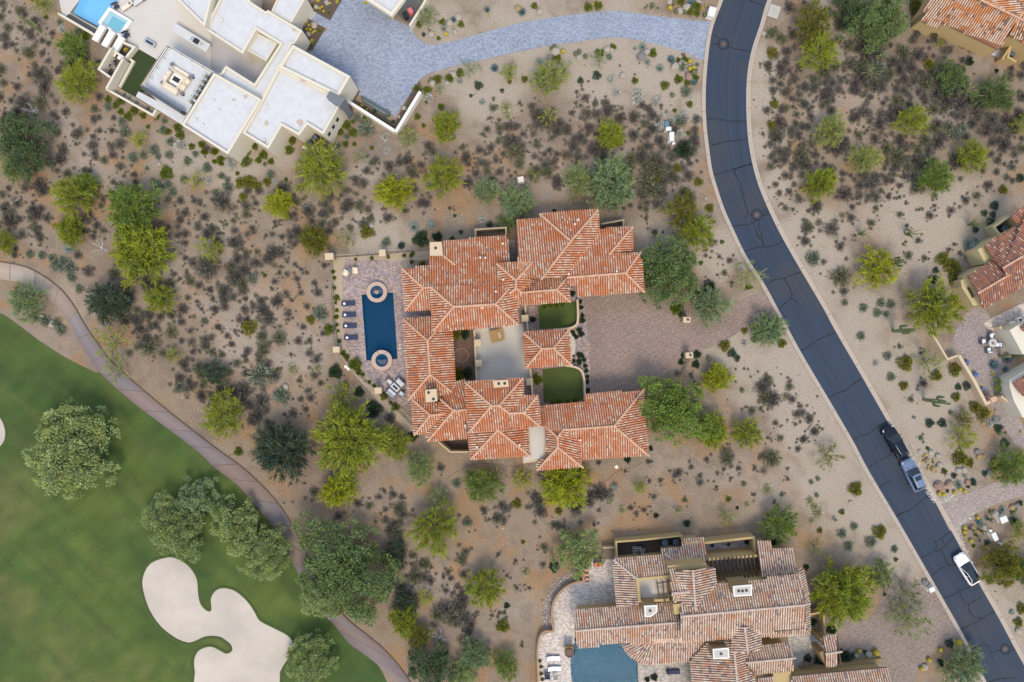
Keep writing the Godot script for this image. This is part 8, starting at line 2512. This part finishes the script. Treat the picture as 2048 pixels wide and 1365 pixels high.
	sow("s", "36 17 5,46 19 5,49 24 5,28 14 4,39 18 3,144 71 5")
	sow("r", "42 20 3,42 18 2,34 13 2,26 15 2")
	zone(800, 300)
	sow("d", "61 19 4,70 17 4,80 18 4,89 21 2,75 24 4,55 27 5,21 43 4,4 49 2,40 47 2,105 20 4,110 17 5,118 18 6,126 25 5,127 28 4,9 17 4,12 32 3")
	sow("h", "17 72 8,30 70 5,42 72 3,124 49 2")
	sow("e", "11 61 4,25 60 4")
	sow("w", "66 56 3,79 41 2")
	sow("b", "49 66 2,72 60 3,1 77 3,44 53 1")
	sow("g", "9 85 2,18 92 3")
	zone(800, 600)
	sow("o", "46 28 5,48 60 6")
	sow("h", "52 28 5,54 59 6")
	zone(1040, 570, 5.056)
	sow("h", "61 17 3,62 23 3,63 31 3,63 36 4,53 48 3,60 46 4,62 50 4,55 51 3,57 53 3,54 72 2,60 71 4,63 72 3,54 77 3,60 78 4,65 76 3,66 82 3,67 87 3,68 93 3,68 98 3,68 107 4,13 35 4,53 9 4")
	sow("g", "16 93 4,20 96 4,17 98 4,25 21 4,31 21 3,37 20 4,43 19 4,40 118 4,33 119 3,48 118 3,56 117 4")
	zone(1200, 300)
	sow("d", "33 8 5,46 9 7,38 13 7,45 17 9,37 25 9,42 32 10,34 36 6,50 26 7,56 22 5,48 35 6,60 23 5,68 34 5,72 37 5,46 42 3,37 48 3,37 55 2,44 66 3,55 14 4,52 20 5,71 21 5,86 54 2,91 58 2,96 86 2,104 89 3,85 85 2,90 75 4,100 99 3,87 105 2,106 107 2,141 28 3,149 21 4,156 28 3,152 34 3,144 35 3,160 40 4,154 16 3,174 46 5,149 47 3,155 48 2,166 63 5,165 74 4")
	sow("s", "171 88 6")
	sow("o", "62 15 4,45 25 5,59 22 3,79 26 4,88 47 4,68 34 3")
	sow("g", "98 74 2,81 91 2,119 110 3,61 128 5,64 132 2,60 126 4")
	sow("h", "88 111 6")
	sow("b", "77 116 6")
	sow("r", "85 39 1,113 95 4")
	zone(1200, 600)
	sow("h", "67 45 3,78 44 4,77 52 4,65 50 3")
	sow("g", "60 7 4,64 12 2,124 32 3")
	sow("o", "116 25 3,100 37 5,146 35 4")
	sow("b", "106 43 4,110 47 3")
	sow("k", "87 47 2,109 56 1,109 66 1,119 56 1,127 58 1,121 62 1,114 73 2")
	sow("w", "116 35 3")
	sow("d", "130 70 7,134 65 5,138 80 8,132 78 6,122 89 4,129 88 2,141 99 3,158 92 4,168 96 4,172 106 4,163 112 3,145 111 3,135 111 2,159 120 3,62 59 3,73 60 2,78 68 2,152 70 4,154 80 4,157 100 2")
	zone(1600, 300)
	sow("d", "35 36 8,48 37 4,48 29 5,56 28 7,51 21 6,60 24 6,65 33 3,60 38 6,66 21 3,68 15 3,77 13 4,80 29 3,84 21 3,75 20 3,74 25 3,87 14 4,90 22 6,93 31 6,97 10 7,81 8 5,71 38 3,80 38 2,85 43 1,108 37 3,108 45 2,96 48 1,13 46 5,42 46 3,61 47 3,80 52 3,104 53 4,121 49 4,133 41 4,142 37 4,150 29 4,147 17 3,170 14 4,41 55 4,57 59 4,32 78 4,25 64 7,6 62 5,4 73 4,32 102 9,35 114 4,87 85 4,100 87 3,120 80 2,85 74 1,44 69 2,86 61 2,95 73 3,124 76 2,128 83 2")
	sow("e", "136 76 6,141 73 3,135 85 4")
	sow("b", "156 45 4,177 23 4,153 58 4,155 52 3,148 51 3,107 104 4,109 97 3,141 64 3")
	sow("o", "163 32 4,122 94 7,114 88 6,124 104 6")
	sow("s", "36 123 3,65 123 4,73 124 4,62 131 4,69 132 3,51 127 4,10 87 6")
	zone(1600, 600)
	sow("s", "49 29 4,73 62 4,70 45 4")
	sow("w", "61 51 3,152 99 4,156 97 4,160 96 3")
	sow("d", "80 38 2,97 43 2,99 67 4,89 80 3,97 111 2,2 91 4,12 106 3,3 112 3")
	sow("o", "84 51 7,124 56 6,83 69 4,109 61 5,125 78 4,140 86 5,146 91 6,128 127 7,157 132 6,136 131 4")
	sow("b", "134 69 4,127 70 3,104 99 4,114 99 4,159 103 4,164 115 4,172 89 2")
	sow("a", "155 52 5,166 47 5,165 56 3")
	sow("y", "155 60 1,171 41 1,169 39 1,157 89 1,153 91 1,177 106 1,154 58 1")
	sow("k", "160 107 2,165 107 1,121 91 2")
	sow("q", "147 99 2")
	zone(1600, 800, 4.549)
	sow("s", "49 115 4,38 122 5,64 129 6,44 133 5,86 135 3")
	sow("d", "14 28 3,4 36 3,9 17 4")
	sow("c", "9 92 4,13 97 4,16 103 5,11 110 3")
	sow("o", "50 81 7,72 120 7,38 102 3,18 119 3")
	sow("k", "15 87 2,10 75 2,16 72 2,110 35 2,137 12 2,121 57 1,124 60 1,123 65 1,193 103 2,195 100 2,173 102 2")
	sow("r", "46 93 2,31 109 2,119 48 3,125 51 3,109 47 2,127 59 3,144 64 3,149 64 3,177 104 4,167 116 3,133 69 2")
	sow("p", "115 55 3,126 78 5,135 76 4,152 75 3,157 116 3")
	sow("q", "121 63 3,129 82 3,163 52 3,167 51 2,193 98 3,161 120 3")
	sow("z", "172 66 3,161 47 3,197 96 3")
	sow("y", "114 50 1,112 52 1,112 56 1,117 60 1,116 63 1,126 85 2,130 86 2,140 84 2,145 81 2,149 83 2,149 116 2,149 120 2,150 124 1,155 128 2,161 107 2,121 55 1")
	sow("a", "163 111 4")
	sow("e", "144 77 5,150 69 3,184 100 4,170 108 3,164 128 2")
	sow("g", "116 44 2,131 65 3,158 133 2")
	sow("b", "140 69 3,157 75 4,168 67 3,134 83 2,170 130 3,200 94 3,194 110 4,153 79 2")
	zone(1600, 1025)
	sow("h", "5 44 3,113 121 4,36 116 6,6 117 4,16 120 6,25 94 5,32 113 4,10 88 4")
	sow("g", "77 38 2,68 66 1")
	sow("s", "64 40 3,76 30 3")
	sow("y", "112 110 2,103 118 2,126 104 3,47 111 2,60 112 3,97 125 2")
	sow("b", "120 105 4,42 115 3,52 112 2")
	sow("r", "100 124 3,124 104 2,55 114 3,59 116 2,45 115 2,130 112 2,175 95 3")
	sow("z", "100 56 3")
	sow("e", "170 80 3")
	sow("o", "178 77 5,175 88 4")
	zone(400, 900)
	sow("d", "148 33 2,144 38 3,155 36 4,162 38 3,136 45 4,127 43 4,149 48 3,149 57 4,111 53 4,156 61 6,160 47 6,163 52 5,158 66 7,153 65 5,171 85 4,170 92 2,172 102 6,178 92 3,162 110 5,161 94 2,92 34 5")
	sow("b", "122 131 4")
	zone(700, 1025)
	sow("d", "61 42 5,57 41 3,53 51 7,60 52 5,65 55 4,75 52 2,79 48 3,81 53 3,86 60 3,77 63 3,90 65 3,82 65 2,90 38 5,93 32 4,91 50 4,95 60 4,75 77 8,88 75 8,82 84 9,92 85 7,97 90 5,70 82 6,90 70 6,114 83 2,120 81 2,124 81 2,100 84 2,118 4 4,123 6 4,166 10 4,170 14 3,156 28 4,155 42 3,133 39 2,134 61 2,144 61 2,126 51 2,138 107 2,119 34 2,98 105 4,95 95 5")
	sow("s", "94 8 4,36 57 5")
	sow("c", "141 48 4")
	sow("h", "164 44 5,126 75 3")
	sow("o", "123 91 6,139 24 2")
	zone(1200, 880, 4.551)
	sow("d", "44 20 3,83 25 3,71 30 5,68 33 3,97 18 3,107 30 2,91 33 3,91 39 4,106 43 2,119 35 2,126 26 3,141 26 2,116 14 4,115 18 7,112 9 4,156 17 9,147 15 3,171 36 2,165 50 2,139 50 1,77 55 3,49 52 3,28 62 3,33 67 3,40 64 3,55 37 3,45 37 2,23 29 1,159 57 2,4 49 6")
	sow("c", "20 64 4,72 64 4,152 45 5,134 59 3,10 55 3")
	sow("s", "131 40 3,141 25 2")
	sow("e", "13 43 4")
	sow("h", "51 69 3,79 76 4,125 62 2,25 18 4,46 8 3")
	sow("o", "117 54 3")
	zone(860, 900, 4.6545)
	sow("d", "10 17 4,67 52 5,70 55 5,50 56 4,63 64 6,55 65 2,100 48 8,103 57 7,98 42 4,136 54 8,148 49 6,158 40 9,150 42 6,157 12 3,115 70 4,122 73 4,35 67 5,153 70 2")
	sow("s", "25 31 5")
	sow("o", "81 50 5,120 57 4")
	zone(1050, 1050, 4.333)
	sow("h", "112 132 4,106 134 3")
	sow("o", "13 118 2,14 123 2,14 129 2,15 134 2")
	zone(1330, 1050, 4.333)
	sow("h", "41 18 2,55 17 2,71 15 3,165 41 3,94 15 4")
	# saguaros, ocotillos and other tall stems
	saguaro(82, 63.5, 4.6, 1, "tall leaning saguaro cactus near the upper left corner", 1)
	saguaro(196.7, 395.9, 1.9, 0, "short saguaro cactus at the right side of the left palo verde pair", 2)
	saguaro(1776, 528, 4.2, 4, "many armed saguaro cactus at the blurred palo verde's right side", 3, 0.24)
	saguaro(1850, 596, 5.0, 3, "saguaro cactus rising through the large tree at the garden wall", 4, 0.26)
	saguaro(1786, 662, 5.6, 3, "lone saguaro cactus with arms at its tip below the large tree", 5, 0.27)
	saguaro(1848, 799, 5.2, 4, "broad saguaro cactus with spread arms above the two parked cars", 6, 0.28)
	saguaro(1999, 712, 2.2, 0, "short saguaro cactus between two blue agaves in the east garden", 7, 0.24)
	saguaro(2026, 713, 2.6, 0, "saguaro cactus cut by the right edge in the east garden", 8, 0.24)
	saguaro(1668, 1039, 0.9, 0, "little tilted saguaro in the sand beside the lower street", 9, 0.18)
	stems(1718, 469, 2.2, 12, "ocotillo with bright green stems, leftmost of three", "ocotillo", M["ocotillo"], Vector3.ZERO, 0.05, 5)
	stems(1811, 469, 2.8, 12, "ocotillo with dark green base, middle of three", "ocotillo", M["ocotillo"], Vector3.ZERO, 0.055, 6)
	stems(1936, 451, 3.2, 11, "ocotillo with yellow green stems near the yellow gable's corner", "ocotillo", M["ocotillo"], Vector3.ZERO, 0.055, 7)
	for q in [[1938, 1057, "upper dark organ pipe cactus in the boulder bed by the white car", 3], [1958, 1060, "middle dark organ pipe cactus in the boulder bed by the white car", 4], [1950, 1070, "lower dark organ pipe cactus in the boulder bed by the white car", 3], [1974, 1038, "green columnar cactus clump above the boulder bed's white boulder", 6], [1365, 133, "striped green columnar cactus clump in the corner bed by the drive", 5], [581, 60, "green columnar cactus at the front bed's lower slab", 4]]:
		stems(q[0], q[1], 1.3, q[3], q[2], "columnar_cactus", M["cactus_green"] if M.has("cactus_green") else mat("cactus_green", 0.09, 0.12, 0.05, 0.8), Vector3.ZERO, 0.1, int(q[0]))
	var lg := MB.new()
	lg.tube([Vector3(-0.7, 0.15, 0.5), Vector3(0.1, 0.18, 0.05), Vector3(0.7, 0.15, -0.45)], [0.13, 0.15, 0.12], 9)
	solo("fallen_log", lg.mesh(), M["rock_pale"], "pale fallen log in dark scrub at the left edge", "log", w(32, 402))
	# rims of loose white stones round the east beds
	rng.seed = 82
	var stone := MB.new()
	stone.ball(Vector3.ZERO, Vector3(0.5, 0.35, 0.4), 5, Color(1, 1, 1), 0.25, 9)
	var k := 0
	for s in ["1818,893,1838,938,1848,965,1862,990,1872,1000,1890,1001,1912,994", "1946,1030,1930,1044,1917,1058,1921,1080,1930,1100,1938,1115"]:
		zone(0, 0, 1)
		var wh := []
		var ti := []
		for p in spline(poly(s), 6):
			for j in 16:
				var sz := rnd(0.08, 0.2)
				wh.append(Transform3D(Basis(Vector3.UP, rnd(0, TAU)).scaled(Vector3(sz * 1.3, sz, sz)), Vector3(p.x + rnd(-0.4, 0.4), 0.02, p.y + rnd(-0.4, 0.4))))
				ti.append(Color(0.5, 0.48, 0.44) * rnd(0.4, 1.4))
		tag(scatter(self, numbered("river_stones"), stone.mesh(), M["pebble"], wh, ti), ["rim of white stones along the kerb beside the two cars", "rim of white stones along the kerb above the white car"][k], "stones", "", "stuff")
		k += 1
	# the dark desert scrub: the largest as things, the rest as one mass
	desert.sort_custom(func(a, b): return a[1] > b[1])
	var rest := []
	var tint := []
	var list: Array = bushes["scrub"]
	for i in desert.size():
		var p: Vector2 = desert[i][0]
		var r: float = desert[i][1]
		var at := w(p.x, p.y)
		if i < 295:
			var which: int = int(p.x * 7.0 + p.y * 3.0) % 4
			var o := solo("desert_shrub", list[i % list.size()], M[["scrub", "scrub_b", "scrub_c", "scrub_g"][which]], by_mark("%s %s desert shrub" % [size_word(r), ["dark grey", "grey brown", "dark brown", "dull olive"][which]], p), "shrub", at, i * 2.1, "dark desert shrubs")
			o.scale = Vector3(r * 1.08, r * 0.8, r)
		else:
			rest.append(Transform3D(Basis(Vector3.UP, i * 1.7).scaled(Vector3(r * 1.05, r * 0.8, r)), at))
			tint.append([Color(0.12, 0.112, 0.1), Color(0.165, 0.152, 0.13), Color(0.135, 0.112, 0.105), Color(0.15, 0.155, 0.095)][i % 4])
	print("shrubs ", desert.size())
	rng.seed = 84
	for e in desert:      # dry undergrowth gathers round the shrubs
		for kk in 3:
			var a := rnd(0, TAU)
			var p: Vector2 = e[0] + Vector2(cos(a), sin(a)) * float(e[1]) * S * rnd(0.8, 2.0)
			if not open_ground(p):
				continue
			var r: float = rnd(0.2, 0.55) * clampf(e[1], 0.6, 1.4)
			rest.append(Transform3D(Basis(Vector3.UP, a * 3.0).scaled(Vector3(r, r * 0.5, r)), w(p.x, p.y)))
			tint.append([Color(0.2, 0.165, 0.13), Color(0.15, 0.13, 0.11), Color(0.23, 0.185, 0.13), Color(0.17, 0.16, 0.115)][kk % 4 if rng.randf() < 0.7 else 3])
	for i in 700:
		var p := Vector2(rnd(1560, 2048), rnd(60, 370)) if i % 2 else (Vector2(rnd(1190, 1400), rnd(215, 420)) if i % 4 == 0 else Vector2(rnd(0, 640), rnd(60, 720)))
		var q := w(p.x, p.y)
		if noi.get_noise_2d(q.x * 1.1 + 20.0, q.z * 1.1) < -0.05 or not open_ground(p):
			continue
		var r := rnd(0.35, 0.95)
		rest.append(Transform3D(Basis(Vector3.UP, i * 1.3).scaled(Vector3(r, r * 0.7, r)), q))
		tint.append([Color(0.12, 0.112, 0.1), Color(0.16, 0.145, 0.12), Color(0.135, 0.112, 0.105)][i % 3])
	rng.seed = 83
	for i in 900:
		var p := Vector2(rnd(10, 2040), rnd(10, 1355))
		var q := w(p.x, p.y)
		if noi.get_noise_2d(q.x * 0.45 + 200.0, q.z * 0.45) + rnd(-0.25, 0.25) < 0.02 or not open_ground(p):
			continue
		var r := rnd(0.1, 0.3)
		rest.append(Transform3D(Basis(Vector3.UP, i * 1.7).scaled(Vector3(r, r * 0.7, r)), q))
		tint.append([Color(0.13, 0.115, 0.09), Color(0.2, 0.16, 0.12), Color(0.17, 0.14, 0.1)][i % 3])
	tag(scatter(self, numbered("desert_scrub"), list[2], tinted("scrub_mass"), rest, tint), "low dry scrub tufts dotted over the open desert between the larger shrubs", "scrub", "", "stuff")

var shut := []
func open_ground(p: Vector2) -> bool:
	var q := w(p.x, p.y)
	return clear_of(Vector2(q.x, q.z))

func clear_of(v: Vector2) -> bool:
	if shut.is_empty():
		zone(0, 0, 1)
		for r in ["0,560,170,680,420,890,620,1130,720,1260,800,1400,-50,1400", "0,520,60,535,150,610,200,690,330,815,460,915,540,985,610,1100,640,1160,720,1250,820,1365,700,1400,-60,700", "660,505,860,495,950,470,1200,420,1290,440,1300,580,1390,600,1530,580,1560,640,1390,720,1290,790,1300,920,1160,945,930,925,820,870,660,700", "100,-20,850,-20,850,80,980,60,1230,20,1430,38,1430,125,1240,80,1000,112,850,160,790,235,640,280,520,330,470,315,180,180", "1400,-20,1560,-20,1515,100,1500,200,1510,320,1560,450,1700,690,1870,990,2100,1400,1960,1400,1560,640,1460,470,1400,300", "1060,1320,1110,1190,1170,1120,1230,1070,1640,1060,1820,1400,1050,1400", "1800,-20,2060,-20,2060,130,1990,110,1840,50", "1930,540,2060,420,2060,900,2000,880,1930,700"]:
			shut.append(poly(r))
	for r in shut:
		if Geometry2D.is_point_in_polygon(v, r):
			return false
	return true
